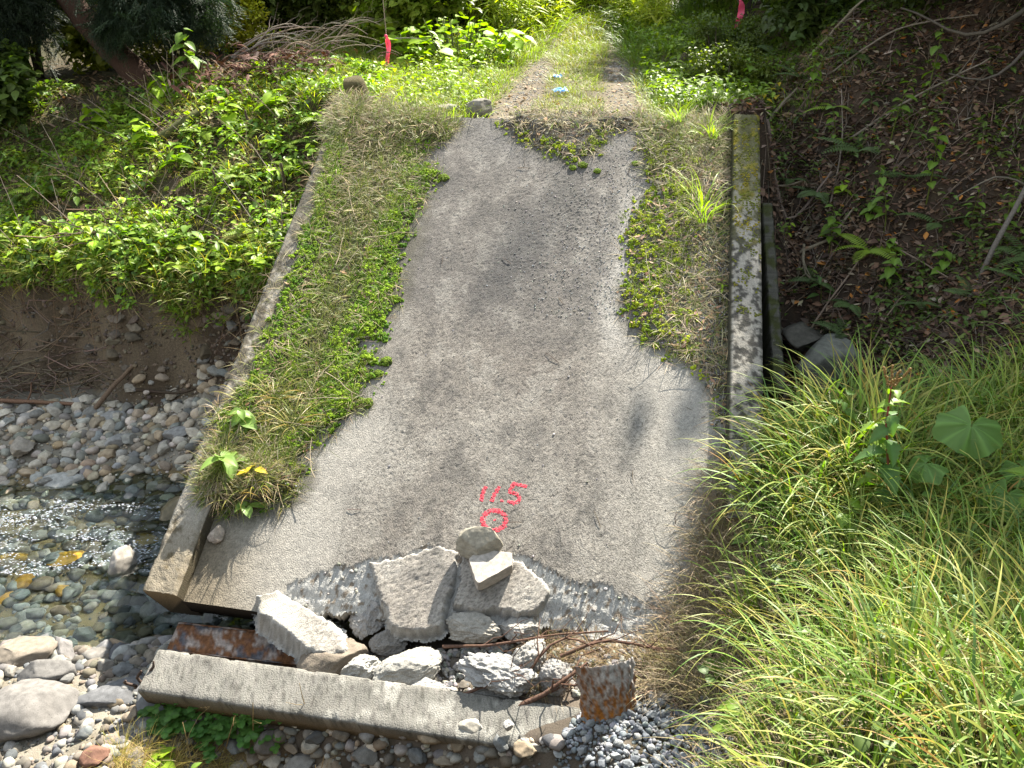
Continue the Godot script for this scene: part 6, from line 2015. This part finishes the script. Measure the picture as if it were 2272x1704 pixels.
		limb(t, "trunk", [Vector3(0, -0.4, 0), Vector3(0.05, 1.2, 0), Vector3(-0.1, 2.6, 0), Vector3(0, q[2] + 1.0, 0)], 0.15, 0.05, dark)
		for k in 5:
			var a := k * 2.1
			limb(t, "branch", [Vector3(0, 1.2 + 0.4 * k, 0), Vector3(cos(a) * 0.6, 1.6 + 0.4 * k, sin(a) * 0.6), Vector3(cos(a) * q[3] * 0.8, 1.5 + 0.3 * k, sin(a) * q[3] * 0.8)], 0.045, 0.012, dark)
		crown(t, sprigs.broad, M.leaf, Vector3(0, q[2] - 0.5, 0), Vector3(q[3], 1.3, q[3]), int(480 * q[3] * q[3]) + 200, 60, 2.2, lin(0.07, 0.1, 0.03))

# ---------------------------------------------------------------- the shady hillside
func build_hillside() -> void:
	var lp := []
	var lc := []
	for k in 76000:
		var x := rnd(2.1, 6.2)
		var z := -rnd(4.9, 12.5)
		if zone(x, z) != "hillside":
			continue
		if n2.get_noise_2d(x * 1.3 + 60.0, z * 1.3) < -0.42:
			continue
		lp.append(Transform3D(spin(rnd(0, TAU), rnd(-0.6, 0.6), rnd(-0.6, 0.6), rnd(0.5, 1.35)), at(x, z, rnd(0.004, 0.03))))
		var c := lin(0.13, 0.078, 0.049)
		var pick := rng.randf()
		if pick > 0.92:
			c = lin(0.29, 0.23, 0.165)
		elif pick > 0.6:
			c = lin(0.065, 0.041, 0.029)
		elif pick < 0.03:
			c = lin(0.34, 0.14, 0.03)
		lc.append(vary(c, 0.35))
	scatter("leaf_litter", "thick brown leaf litter covering the shady hillside", "leaf litter", dead_leaf_meshes(), M.dry, lp, lc)
	var tp := Shape.new()
	for k in 2600:
		var x := rnd(2.3, 5.6)
		var z := -rnd(5.2, 11.0)
		if zone(x, z) != "hillside":
			continue
		var p := at(x, z, 0.03)
		var a := rnd(0, TAU)
		var d := rnd(0.06, 0.25)
		var q := at(x + cos(a) * d, z + sin(a) * d, 0.04 + rnd(0, 0.05))
		tp.tube([p, p.lerp(q, 0.5) + Vector3(0, 0.02, 0), q], [0.004, 0.004, 0.002], 4, vary(lin(0.15, 0.115, 0.085), 0.4))
	var o := piece("twig_litter", tp.smooth(), M.wood, self)
	tag(o, "small dead twigs strewn over the shady hillside", "twigs", "", "stuff")
	var limbs := [
		[[2.75, -7.5], [2.95, -7.9], [3.3, -8.2], 0.03, 0.0, "grey branch lying from the gully up the littered slope"], [[2.4, -8.0], [2.75, -8.05], [3.15, -8.15], 0.032, 0.08, "pale branch lying level beside the right kerb"], [[2.8, -7.7], [3.05, -7.65], [3.25, -7.7], 0.03, 0.05, "forked bleached root by the dark hollow"], [[2.85, -7.75], [2.8, -7.4], [2.95, -7.2], 0.028, 0.04, "bent bare root hanging in the dark hollow"],
		[[2.5, -8.7], [2.7, -8.5], [2.95, -8.35], 0.03, 0.03, "split grey stick near the slab's upper right corner"], [[2.6, -8.9], [2.8, -9.2], [3.1, -9.4], 0.045, 0.06, "thick broken limb at the top of the slope"], [[3.2, -9.2], [3.8, -8.9], [4.4, -8.5], 0.02, 0.15, "long thin branch across the upper slope"], [[3.4, -8.5], [3.8, -8.3], [4.3, -7.9], 0.022, 0.08, "thin branch below the dark tree"],
		[[2.7, -7.0], [2.95, -7.1], [3.25, -7.25], 0.018, 0.04, "thin stick on the litter in the middle of the slope"], [[3.0, -6.35], [3.25, -6.6], [3.45, -6.75], 0.016, 0.05, "bleached stick above the mossy boulder"], [[3.4, -7.3], [3.6, -7.0], [3.7, -6.6], 0.014, 0.1, "slim stick beside the pale sapling"], [[3.3, -9.9], [3.7, -9.6], [4.2, -9.4], 0.03, 0.18, "sawn log end at the top right of the slope"],
		[[2.55, -7.25], [2.7, -7.05], [2.85, -6.9], 0.014, 0.04, "short stick in the litter beside the kerb"], [[3.1, -7.9], [3.3, -8.4], [3.35, -8.8], 0.016, 0.06, "stick lying straight up the slope"],
	]
	for q in limbs:
		var w: float = q[4]
		stick("fallen_branch", q[5], "branch", "", [at(q[0][0], q[0][1], 0.03), at(q[1][0], q[1][1], 0.05 + w), at(q[2][0], q[2][1], 0.05 + w)], q[3] * 0.62, q[3] * 0.3, vary(lin(0.18, 0.145, 0.11), 0.25), 3)
	var dark_ferns := [[3.05, -8.15, 1.0, "yellowing fern on the shady slope's middle"], [3.3, -7.3, 1.0, "light fern standing before the sapling"], [3.1, -7.0, 0.9, "dark fern right of the gully"], [3.5, -6.6, 0.9, "dark fern low on the slope at the right"], [3.0, -6.75, 0.8, "fern above the mossy boulder"], [3.65, -7.6, 0.9, "fern under the sweeping limbs"], [2.9, -8.5, 0.8, "fern beside the broken limb"], [3.3, -8.8, 0.9, "bright green fern in the upper slope"], [3.9, -5.9, 0.9, "fern at the right edge above the tall grass"], [2.6, -9.3, 0.8, "fern at the edge of the track on the right"], [3.3, -11.0, 0.9, "fern below the right hand ribbon"], [3.7, -6.15, 0.8, "small fern close to the sapling's foot"], [3.4, -8.15, 1.1, "large fern left of the low creeping bush"], [2.85, -7.35, 0.8, "fern on the lip of the dark hollow"], [3.8, -7.15, 1.0, "fern right behind the sapling"], [4.1, -6.2, 1.1, "large fern at the right edge of the slope"], [3.2, -9.6, 0.9, "fern beside the taller yellow leaved seedling"], [3.55, -9.15, 1.0, "fern under the long thin branch"]]
	for q in dark_ferns:
		fern(q[3], "", at(q[0], q[1], 0.04), q[2] * 0.95, 6, "bright" if q[3].begins_with("bright") or q[3].begins_with("light") else "dark")
	var seedlings := [[2.75, -9.3, "yellow", 6, "seedling with bright yellow leaves at the slope's top"], [2.95, -9.6, "yellow", 8, "taller yellow leaved seedling below the dark bush"], [3.2, -7.9, "heart_bright", 6, "seedling with a few light leaves in mid slope"], [3.45, -7.2, "heart_mid", 8, "creeping seedling with round leaves in the shade"], [3.35, -7.55, "heart_mid", 9, "round leaved creeper under the sapling"], [3.6, -6.95, "ovate_mid", 8, "leafy seedling left of the sapling"], [3.75, -6.75, "heart_mid", 9, "leafy seedling right of the sapling's middle"], [3.15, -6.6, "ovate_mid", 6, "lone seedling on the leaf litter"], [2.7, -7.85, "ovate_bright", 6, "small bright seedling beside the pale branch"], [3.95, -5.6, "ovate_bright", 10, "bright leafy plant at the right edge over the earth slope"], [3.85, -6.0, "ovate_mid", 8, "mid green plant near the right edge"], [4.0, -7.0, "ovate_mid", 9, "dark leafy plant at the right edge by the sapling"], [2.45, -8.95, "ovate_mid", 8, "leafy weed just beyond the right kerb's top"], [3.0, -10.2, "ovate_mid", 9, "leafy weed on the track's right verge"], [2.75, -10.9, "gloss", 9, "glossy weed on the track's right verge"], [3.6, -8.6, "gloss", 8, "glossy seedling below the long thin branch"], [3.9, -8.9, "ovate_mid", 8, "seedling under the dark tree's limb"], [2.9, -7.2, "gloss", 7, "dark rosette plant above the boulder"]]
	for q in seedlings:
		weed("seedling", q[4], "", at(q[0], q[1]), rnd(0.18, 0.34), [q[2]], q[3], 0.85, Vector3.ZERO, M.leaf)
	for q in [[3.25, -8.45, 0.6, "slender leafy sapling in the upper slope"], [3.6, -8.0, 0.7, "leafy sapling between the fallen branches"], [3.05, -7.6, 0.5, "slender sapling over the dark hollow"], [3.45, -7.4, 0.65, "leafy sapling left of the pale one"], [3.75, -7.35, 0.8, "tall leafy sapling behind the pale one"], [3.15, -9.1, 0.6, "leafy sapling below the yellow leaved seedlings"], [4.05, -6.6, 0.7, "leafy sapling at the right edge of the slope"], [3.95, -8.2, 0.8, "tall leafy sapling under the dark tree"], [2.75, -9.9, 0.6, "leafy sapling on the verge right of the track"], [3.35, -6.95, 0.45, "small leafy sapling right of the mossy boulder"]]:
		weed("leafy_sapling", q[3], "", at(q[0], q[1]), q[2], ["ovate_mid", "heart_mid"], 16, 0.8, Vector3(-0.1, 0, 0.1))
	var dark_tuft := tuft(30, 0.06, 0.18, 0.36, 0.006, 0.5, 1.4, 0.8, 2.1, 6, [lin(0.045, 0.075, 0.025), lin(0.06, 0.09, 0.025)], [lin(0.1, 0.11, 0.04)]).smooth()
	for q in [[2.95, -7.45, "dark grass tuft in the middle of the shady slope"], [2.75, -8.35, "grass tuft near the top of the right kerb"], [2.92, -6.9, "dark grass tuft above the mossy boulder"], [3.1, -7.35, "second dark grass tuft in mid slope"], [3.4, -6.9, "dark grass tuft among the ferns"]]:
		var g := thing("grass_tuft", q[2], "grass tuft", Transform3D(spin(rnd(0, TAU)), at(q[0], q[1])))
		piece("blades", dark_tuft, M.dull_leaf, g)
	var cover := []
	for k in 3:
		var s := Shape.new()
		for q in 8:
			var tone := lin(0.065, 0.1, 0.03)
			s.add(leaf_shape(rnd(0.03, 0.06), rnd(0.012, 0.02), ["ovate", "heart", "lance"][k], 0.3, rnd(0.1, 0.5), vary(tone, 0.3), tone, 4), Transform3D(Basis.from_euler(Vector3(rnd(-0.5, 0.4), rnd(0, TAU), rnd(-0.4, 0.4))), Vector3(rnd(-0.1, 0.1), rnd(0.02, 0.12), rnd(-0.1, 0.1))))
		cover.append(s.smooth())
	var cp := []
	var cc := []
	for k in 3600:
		var x := rnd(2.2, 5.5)
		var z := -rnd(5.2, 12.5)
		if zone(x, z) != "hillside":
			continue
		if rng.randf() > 0.3 + 0.9 * n1.get_noise_2d(x * 2.0 + 9.0, z * 2.0) + 0.35 * sst(9.0, 10.5, -z) + 0.25 * sst(3.2, 4.2, x):
			continue
		cp.append(Transform3D(spin(rnd(0, TAU), 0, 0, rnd(0.7, 1.3)), at(x, z)))
		cc.append(vary(lin(1, 1, 1), 0.4))
	scatter("hill_cover", "scattered small green plants on the shady hillside", "ground cover", cover, M.leaf, cp, cc)

# ---------------------------------------------------------------- the near bank
func build_near_bank() -> void:
	var greens := [lin(0.104, 0.180, 0.032), lin(0.136, 0.208, 0.036), lin(0.176, 0.224, 0.048), lin(0.088, 0.152, 0.036), lin(0.240, 0.216, 0.064)]
	var tips := [lin(0.240, 0.272, 0.064), lin(0.368, 0.272, 0.072), lin(0.192, 0.240, 0.056)]
	var sedge := []
	for k in 4:
		sedge.append(tuft(10, 0.05, 0.36, 0.74, 0.0135, 0.8, 1.45, 0.8, 2.4, 10, greens, tips).smooth())
	sedge.append(tuft(9, 0.05, 0.3, 0.65, 0.008, 0.6, 1.5, 1.2, 3.6, 10, [lin(0.26, 0.2, 0.11), lin(0.13, 0.19, 0.04), lin(0.14, 0.2, 0.045)], [lin(0.34, 0.28, 0.12)]).smooth())
	var gp := []
	var gc := []
	var sp := []
	var sc := []
	for k in 4200:
		var x := rnd(0.75, 4.6)
		var z := -rnd(1.3, 5.5)
		if zone(x, z) != "near_bank":
			continue
		var s := x - (0.95 + 0.2 * (-z - 3.2))
		var k1 := n1.get_noise_2d(x * 3.0, z * 3.0)
		var q := slab_uv(x, slab_y(x, z), z)
		if q.x < 3.55 + 0.27 * q.y and q.y > -0.1:
			continue
		if Vector2(x - 0.68, z + 2.98).length() < 0.42:
			continue
		if s > 0.3 + 0.2 * sst(3.3, 4.0, -z) + 0.2 * k1 and rng.randf() < 0.62:
			gp.append(Transform3D(spin(rnd(0, TAU), rnd(-0.1, 0.15), rnd(-0.1, 0.25), rnd(0.65, 1.1) * (1.3 if -z > 3.9 and x < 2.4 else 1.0)), at(x, z)))
			gc.append(vary(lin(1.15, 1.24, 1.05) if rng.randf() < 0.95 else lin(1.4, 0.85, 0.8), 0.28))
		if s > -0.12:
			var lush := sst(0.35, 0.8, s)
			if rng.randf() < 1.0 - 0.7 * lush:
				sp.append(Transform3D(spin(rnd(0, TAU), rnd(-0.2, 0.3), rnd(-0.2, 0.2), rnd(0.8, 1.7)), at(x, z, 0.01)))
				sc.append(vary(lin(0.9, 0.88, 0.85), 0.35))
	scatter("sedge_grass", "long arching green sedge covering the near right bank", "grass", sedge, M.grass, gp, gc)
	var straw := [tuft(14, 0.06, 0.08, 0.24, 0.003, 0.1, 1.0, 0.1, 1.6, 6, [lin(0.3, 0.24, 0.16), lin(0.2, 0.15, 0.1), lin(0.38, 0.32, 0.23)], [lin(0.36, 0.3, 0.2)]).smooth(), tuft(12, 0.06, 0.1, 0.26, 0.0035, 0.3, 1.3, 0.3, 1.8, 6, [lin(0.14, 0.18, 0.05), lin(0.3, 0.25, 0.15)], [lin(0.34, 0.28, 0.12)]).smooth(), tuft(14, 0.08, 0.1, 0.28, 0.003, -0.1, 0.5, -0.3, 0.8, 6, [lin(0.28, 0.21, 0.14), lin(0.14, 0.1, 0.07)], [lin(0.33, 0.26, 0.18)]).smooth()]
	# straw along the slab's right edge and over the rubble
	for k in 900:
		var v := rnd(-0.35, 1.5)
		var u := 3.66 + 0.25 * v + rng.randfn(0.0, 0.12)
		if u < 3.45 + 0.2 * v:
			continue
		var p := on_slab(u, v, 0.0)
		p.y = maxf(ground(p.x, p.z), slab_y(p.x, p.z) + 0.01 if v > 0.0 else -9.0)
		sp.append(Transform3D(spin(rnd(0, TAU), rnd(-0.2, 0.5), rnd(-0.3, 0.3), rnd(0.7, 1.4)), p))
		sc.append(vary(lin(0.85, 0.8, 0.78), 0.35))
	for k in 240:
		var x := rnd(0.1, 1.1)
		var z := -rnd(3.5, 3.95)
		if x > 0.3 and x < 0.84 and -z < 3.68:
			continue
		sp.append(Transform3D(spin(rnd(0, TAU), rnd(-0.2, 0.2), rnd(-0.2, 0.2), rnd(0.6, 1.2)), at(x, z, 0.02)))
		sc.append(vary(lin(0.6, 0.52, 0.45), 0.35))
	scatter("dry_straw", "matted dry straw along the slab's right edge and the rubble", "dry grass", straw, M.dry, sp, sc)
	# low green plants deep in the grass
	var cover := []
	for k in 3:
		var s := Shape.new()
		for q in 9:
			var tone: Color = [lin(0.08, 0.14, 0.045), lin(0.1, 0.16, 0.03), lin(0.06, 0.11, 0.035)][k]
			s.add(leaf_shape(rnd(0.035, 0.06), rnd(0.013, 0.024), ["heart", "nettle", "ovate"][k], 0.2, rnd(0.1, 0.4), vary(tone, 0.2), tone, 6), Transform3D(Basis.from_euler(Vector3(rnd(-0.4, 0.3), rnd(0, TAU), rnd(-0.3, 0.3))), Vector3(rnd(-0.12, 0.12), rnd(0.04, 0.22), rnd(-0.12, 0.12))))
		cover.append(s.smooth())
	var cp := []
	var cc := []
	for k in 170:
		var x := rnd(1.0, 4.4)
		var z := -rnd(1.4, 5.2)
		if zone(x, z) != "near_bank" or x - (0.95 + 0.2 * (-z - 3.2)) < 0.2:
			continue
		var q := slab_uv(x, slab_y(x, z), z)
		if q.x < 3.7 + 0.27 * q.y and q.y > -0.1:
			continue
		cp.append(Transform3D(spin(rnd(0, TAU), 0, 0, rnd(0.8, 1.4)), at(x, z, 0.02)))
		cc.append(vary(lin(1, 1, 1), 0.3))
	scatter("bank_cover", "small leafy plants growing among the sedge", "ground cover", cover, M.leaf, cp, cc)
	# plants one can pick out
	LEAF.nettle = leaf_shape(0.14, 0.042, "nettle", 0.35, 0.45, lin(0.055, 0.115, 0.045), lin(0.08, 0.15, 0.045), 14).smooth()
	LEAF.nettle_pale = leaf_shape(0.13, 0.045, "nettle", 0.3, 0.35, lin(0.1, 0.17, 0.03), lin(0.12, 0.19, 0.03), 14).smooth()
	LEAF.mugwort = leaf_shape(0.1, 0.03, "nettle", 0.3, 0.3, lin(0.09, 0.16, 0.05), lin(0.1, 0.18, 0.05), 8).smooth()
	var n := thing("nettle_plant", "tall dark nettle like plant with brown flower spikes in the grass", "plant", Transform3D(Basis(), at(1.98, -3.75)))
	var hgt := 0.86
	var st := Shape.new()
	st.tube([Vector3(0.1, 0, 0.1), Vector3(0.06, hgt * 0.4, 0.04), Vector3(0.0, hgt * 0.75, 0), Vector3(-0.02, hgt, 0)], [0.009, 0.008, 0.006, 0.004], 6, lin(0.17, 0.08, 0.05), lin(0.2, 0.05, 0.07))
	piece("stem", st.smooth(), M.leaf, n)
	for k in 9:
		var t := 0.3 + 0.68 * k / 8.0
		var p := Vector3(0.06 * (1.0 - t), hgt * t, 0.05 * (1.0 - t))
		for sd in 2:
			var yaw := k * 1.57 + sd * PI + rnd(-0.2, 0.2)
			piece("leaf", LEAF.nettle_pale if k > 6 or k == 1 else LEAF.nettle, M.leaf, n, Transform3D(Basis.from_euler(Vector3(rnd(-0.5, 0.3), yaw, rnd(-0.3, 0.3))) * Basis.from_scale(Vector3.ONE * rnd(0.8, 1.15) * (1.2 - 0.7 * pow(t, 3.0))), p))
	for k in 4:
		var sh := Shape.new()
		var top := Vector3(-0.02, hgt - 0.02, 0)
		var d := Vector3(-0.05 + 0.035 * k, 0.12 + 0.02 * (k % 2), 0.02 * k - 0.03)
		for i in 14:
			var c := top + d * (0.25 + 0.75 * i / 13.0)
			sh.add(rock(1, Vector3.ONE * 0.007, 0, 0.2, i + k * 20, lin(0.2, 0.13, 0.07)), Transform3D(Basis(), c + Vector3(rnd(-1, 1), rnd(-1, 1), rnd(-1, 1)) * 0.004))
		piece("flower_spike", sh.smooth(), M.leaf, n)
	# butterbur with one broad round leaf
	var bb := thing("butterbur", "plant with broad round green leaves standing in the sedge", "plant", Transform3D(Basis(), at(2.5, -3.95)))
	st = Shape.new()
	st.tube([Vector3(0.1, 0, 0), Vector3(0.06, 0.3, 0.05), Vector3(0, 0.54, 0.1)], [0.01, 0.009, 0.007], 6, lin(0.14, 0.17, 0.06))
	piece("stalk", st.smooth(), M.leaf, bb)
	var big := Shape.new()
	var col := lin(0.085, 0.16, 0.055)
	var mid := big.pt(Vector3.ZERO, col * 1.3)
	for j in range(1, 6):
		for i in 41:
			var a := 0.3 + (TAU - 0.6) * i / 40.0
			var r := 0.15 * j / 5.0 * (1.0 + 0.05 * sin(a * 7.0) * j / 5.0 + (0.03 if i % 2 else 0.0) * (1 if j == 5 else 0))
			var vein := 1.45 if i % 5 == 0 else 1.0 + 0.12 * n2.get_noise_2d(i * 0.7, j * 2.0)
			big.pt(Vector3(sin(a) * r * 1.15, 0.022 * sin(a * 5.0) * j / 5.0 - 0.07 * pow(j / 5.0, 2.0) + (0.008 if i % 5 == 0 else 0.0), -cos(a) * r * -1.0), col * vein)
	for i in 40:
		big.tri(mid, 1 + i, 2 + i)
	for j in 4:
		for i in 40:
			var a2 := 1 + j * 41 + i
			big.quad(a2, a2 + 41, a2 + 42, a2 + 1)
	var blade := big.smooth()
	piece("leaf", blade, M.leaf, bb, Transform3D(Basis.from_euler(Vector3(-0.5, 2.6, 0.1)), Vector3(0, 0.54, 0.1)))
	for q in [[-0.25, 0.36, 0.2, 0.65, 1.6], [0.28, 0.33, 0.22, 0.6, 3.4], [0.1, 0.3, 0.4, 0.75, 2.4]]:
		var side := Shape.new()
		side.tube([Vector3(0.1, 0, 0), Vector3(q[0] * 0.5, q[1] * 0.6, q[2] * 0.5), Vector3(q[0], q[1], q[2])], [0.008, 0.007, 0.005], 5, lin(0.14, 0.17, 0.06))
		piece("stalk", side.smooth(), M.leaf, bb)
		piece("leaf", blade, M.leaf, bb, Transform3D(Basis.from_euler(Vector3(-0.45, q[4], rnd(-0.2, 0.2))) * Basis.from_scale(Vector3.ONE * q[3]), Vector3(q[0], q[1], q[2])))
	# round leaf with holes by the kerb
	var rl := thing("round_leaf_plant", "single yellow green round leaf with holes beside the right kerb", "plant", Transform3D(Basis(), on_slab(3.95, 1.1, -0.05)))
	st = Shape.new()
	st.tube([Vector3(0.22, -0.1, 0.1), Vector3(0.1, 0.12, 0.08), Vector3(0, 0.26, 0.05)], [0.004, 0.0035, 0.003], 5, lin(0.2, 0.09, 0.06))
	piece("stalk", st.smooth(), M.leaf, rl)
	piece("leaf", leaf_shape(0.15, 0.075, "round", 0.1, 0.15, lin(0.22, 0.28, 0.03), lin(0.26, 0.3, 0.03)).smooth(), M.leaf, rl, Transform3D(Basis.from_euler(Vector3(0.1, 1.4, -0.75)), Vector3(0.05, 0.26, 0.05)))
	var picks := [[1.95, -4.3, 0.55, "mugwort", 14, "pale mugwort standing left of the nettle like plant"], [1.8, -4.55, 0.5, "mugwort", 10, "pale mugwort beside the right kerb"], [1.75, -3.55, 0.35, "nettle_pale", 9, "yellowish leaved plant in the middle of the grass"], [2.1, -4.0, 0.5, "nettle_pale", 9, "pale leaved plant right behind the nettle like plant"], [1.55, -4.2, 0.2, "mugwort", 8, "small weed between straw and sedge by the slab"], [1.15, -2.75, 0.25, "nettle_pale", 9, "leafy weed at the edge of the blue grey pebbles"], [1.05, -2.55, 0.2, "heart_mid", 9, "small heart leaved weed at the bottom edge"], [2.75, -3.5, 0.5, "nettle_pale", 8, "light green leaved plant at the right edge of the view"], [1.2, -3.4, 0.15, "heart_mid", 8, "small green weed in the straw behind the pebbles"]]
	for q in picks:
		weed("bank_weed", q[5], "", at(q[0], q[1]), q[2], [q[3]], q[4], 0.9)
	# broad reed blades
	for q in [[2.2, -3.6, 0.9, 0.4], [2.45, -3.3, 1.0, -0.3], [2.05, -3.1, 0.8, 0.8], [2.6, -3.7, 0.9, 0.1], [2.35, -2.9, 0.9, -0.7]]:
		var r := thing("reed_clump", "clump of broad reed blades %s" % ["below the nettle like plant", "at the right edge of the sedge", "in the middle of the sedge", "below the butterbur", "low in the right corner"][[2.2, 2.45, 2.05, 2.6, 2.35].find(q[0])], "reed", Transform3D(spin(q[3], 0, 0, q[2]), at(q[0], q[1])), "reed clumps in the sedge")
		for b in 5:
			piece("blade", tuft(1, 0.0, 0.5, 0.75, 0.02, 1.0, 1.45, 0.5, 2.0, 10, [lin(0.08, 0.16, 0.06), lin(0.11, 0.2, 0.07)], [lin(0.14, 0.22, 0.07)]).smooth(), M.grass, r, Transform3D(spin(b * 1.3), Vector3(0.02 * b, 0, 0)))
	# plants below the beam at the lower left
	var clover := []
	for k in 2:
		var s := Shape.new()
		for q in 5:
			var c := Vector3(rnd(-0.07, 0.07), rnd(0.05, 0.11), rnd(-0.07, 0.07))
			for f in 3:
				s.add(leaf_shape(0.035, 0.017, "round", 0.15, 0.15, lin(0.05, 0.12, 0.04), lin(0.06, 0.13, 0.04), 4), Transform3D(Basis.from_euler(Vector3(0.1, f * TAU / 3.0 + q, rnd(-0.2, 0.2))), c))
		clover.append(s.smooth())
	var kp := []
	var kc := []
	for k in 60:
		var t := rng.randf()
		kp.append(Transform3D(spin(rnd(0, TAU), 0, 0, rnd(0.8, 1.5)), at(-2.25 + 0.75 * t + rnd(-0.1, 0.1), -3.66 + 0.1 * t + rnd(-0.1, 0.1))))
		kc.append(vary(lin(1, 1, 1), 0.3))
	scatter("clover_patch", "patch of green clover in front of the beam's left part", "clover", clover, M.leaf, kp, kc)
	var mp := []
	var mc := []
	for k in 420:
		var a := rnd(0, TAU)
		var r := sqrt(rng.randf())
		mp.append(Transform3D(spin(rnd(0, TAU), 0, 0, rnd(0.5, 1.1)), at(-1.98 + cos(a) * r * 0.5, -3.32 + sin(a) * r * 0.2)))
		mc.append(vary(lin(1.1, 1.05, 0.95), 0.35))
	scatter("low_grass", "low yellow green grass among the cobbles at the bottom left", "grass", straw, M.leaf, mp, mc)
	for q in [[-1.9, -3.2, 0.3, "heart_mid", 9, "low leafy weed at the very bottom left"], [-2.15, -3.35, 0.12, "heart_bright", 9, "bright low weed beside the reddish cobble"], [-1.5, -3.25, 0.15, "ovate_bright", 8, "small weed below the square pinkish cobble"]]:
		weed("bank_weed", q[5], "", at(q[0], q[1]), q[2], [q[3]], q[4], 0.8)
	for k in 14:
		var p := at(rnd(-3.1, -1.0), -rnd(3.0, 3.6))
		var d := Vector3(rnd(-0.1, 0.16), rnd(0.25, 0.5), rnd(-0.05, 0.1))
		stick("seed_stalk", "thin tan seed stalk rising %s" % placed_word(p.x, -3.1, -1.0, ["at the lower left corner", "among the near cobbles", "from the low grass", "in front of the beam"]), "stalk", "seed stalks on the near bar", [p, p + d * 0.5, p + d], 0.004, 0.002, vary(lin(0.34, 0.24, 0.12), 0.25), 1, 4)
	var bits := Shape.new()
	for k in 26:
		var u := rnd(1.2, 3.7)
		var v := rnd(0.6, 4.6)
		if chart_at(u, v) > 0.0:
			continue
		var a := rnd(0, TAU)
		var d := Vector2(cos(a), sin(a)) * rnd(0.02, 0.07)
		bits.tube([on_slab(u, v, 0.006), on_slab(u + d.x, v + d.y, 0.012), on_slab(u + d.x * 2.0 + rnd(-0.02, 0.02), v + d.y * 2.0, 0.007)], [0.0025, 0.0025, 0.001], 4, vary(lin(0.09, 0.07, 0.055), 0.5))
	var bo := piece("slab_twigs", bits.smooth(), M.wood, self)
	tag(bo, "little twigs and needles lying on the bare slab", "twigs", "", "stuff")
	# roots and dead wood in the rubble
	var roots := [[[0.05, -3.55, 0.1], [0.2, -3.7, 0.22], [0.35, -3.75, 0.26], [0.5, -3.7, 0.16], 0.011, "bent brown root arching over the white rubble"], [[-0.3, -3.52, 0.1], [-0.1, -3.56, 0.16], [0.05, -3.6, 0.2], [0.15, -3.7, 0.2], 0.011, "brown root lying across the large white lump"], [[0.0, -3.42, 0.04], [0.18, -3.46, 0.08], [0.34, -3.52, 0.14], [0.45, -3.6, 0.16], 0.02, "hairy root lying behind the beam beside the rusty sheet"], [[-0.45, -3.9, 0.14], [-0.1, -3.85, 0.16], [0.3, -3.85, 0.17], [0.6, -3.8, 0.18], 0.012, "long reddish root under the slab's broken edge"], [[0.3, -3.72, 0.12], [0.55, -3.75, 0.16], [0.8, -3.7, 0.14], [1.0, -3.65, 0.14], 0.014, "grey stick in the straw right of the rubble"]]
	for q in roots:
		var pts := []
		for k in 4:
			pts.append(at(q[k][0], q[k][1], q[k][2]))
		stick("dead_root", q[5], "root", "", pts, q[4], q[4] * 0.4, lin(0.12, 0.07, 0.05), 6, 6)
	for q in [[0.75, -3.05], [0.98, -2.7]]:
		var p := at(q[0] + 0.15, q[1])
		stick("white_stick", "short white stick in the blue grey pebbles", "stick", "white sticks in the pebbles", [p, p + Vector3(0.01, 0.05, 0.02), p + Vector3(0.02, 0.1, 0.03)], 0.008, 0.006, lin(0.6, 0.58, 0.55), 0, 5)

# ---------------------------------------------------------------- the scene
func _ready() -> void:
	rng.seed = 20111008
	n1 = noise(0.45, 1, 3)
	n2 = noise(1.9, 2, 4)
	n3 = noise(28.0, 3, 3)
	var cam := Camera3D.new()
	cam.name = "camera"
	cam.fov = 50.0
	cam.near = 0.05
	cam.far = 400.0
	cam.position = Vector3(0, 1.65, 0)
	cam.rotation_degrees = Vector3(-28, 0, 0)
	add_child(cam)
	var env := Environment.new()
	env.tonemap_mode = Environment.TONE_MAPPER_LINEAR
	env.tonemap_exposure = 4.6
	env.background_mode = Environment.BG_SKY
	var sky_mat := ProceduralSkyMaterial.new()
	sky_mat.sky_top_color = Color(0.56, 0.6, 0.64)
	sky_mat.sky_horizon_color = Color(0.88, 0.87, 0.84)
	sky_mat.ground_horizon_color = Color(0.45, 0.48, 0.42)
	sky_mat.ground_bottom_color = Color(0.2, 0.2, 0.16)
	sky_mat.sky_curve = 0.2
	var sky := Sky.new()
	sky.sky_material = sky_mat
	env.sky = sky
	env.sdfgi_enabled = true
	env.ssao_enabled = true
	env.ssil_enabled = true
	var we := WorldEnvironment.new()
	we.name = "environment"
	we.environment = env
	add_child(we)
	var sun := DirectionalLight3D.new()
	sun.name = "sun"
	sun.light_energy = 1.6
	sun.light_color = Color(1.0, 0.975, 0.92)
	sun.light_angular_distance = 0.5
	sun.shadow_enabled = true
	add_child(sun)
	var az := deg_to_rad(30.0)
	var el := deg_to_rad(45.0)
	var to_sun := Vector3(sin(az) * cos(el), sin(el), -cos(az) * cos(el))
	sun.look_at_from_position(to_sun * 30.0, Vector3.ZERO, Vector3.UP)
	make_materials()
	chart_mats()
	build_land()
	build_slab()
	build_stones()
	build_steel()
	build_water()
	make_leaf_stock()
	build_mats()
	build_mat_plants()
	build_left_bank()
	build_track()
	build_woods()
	build_hillside()
	build_near_bank()
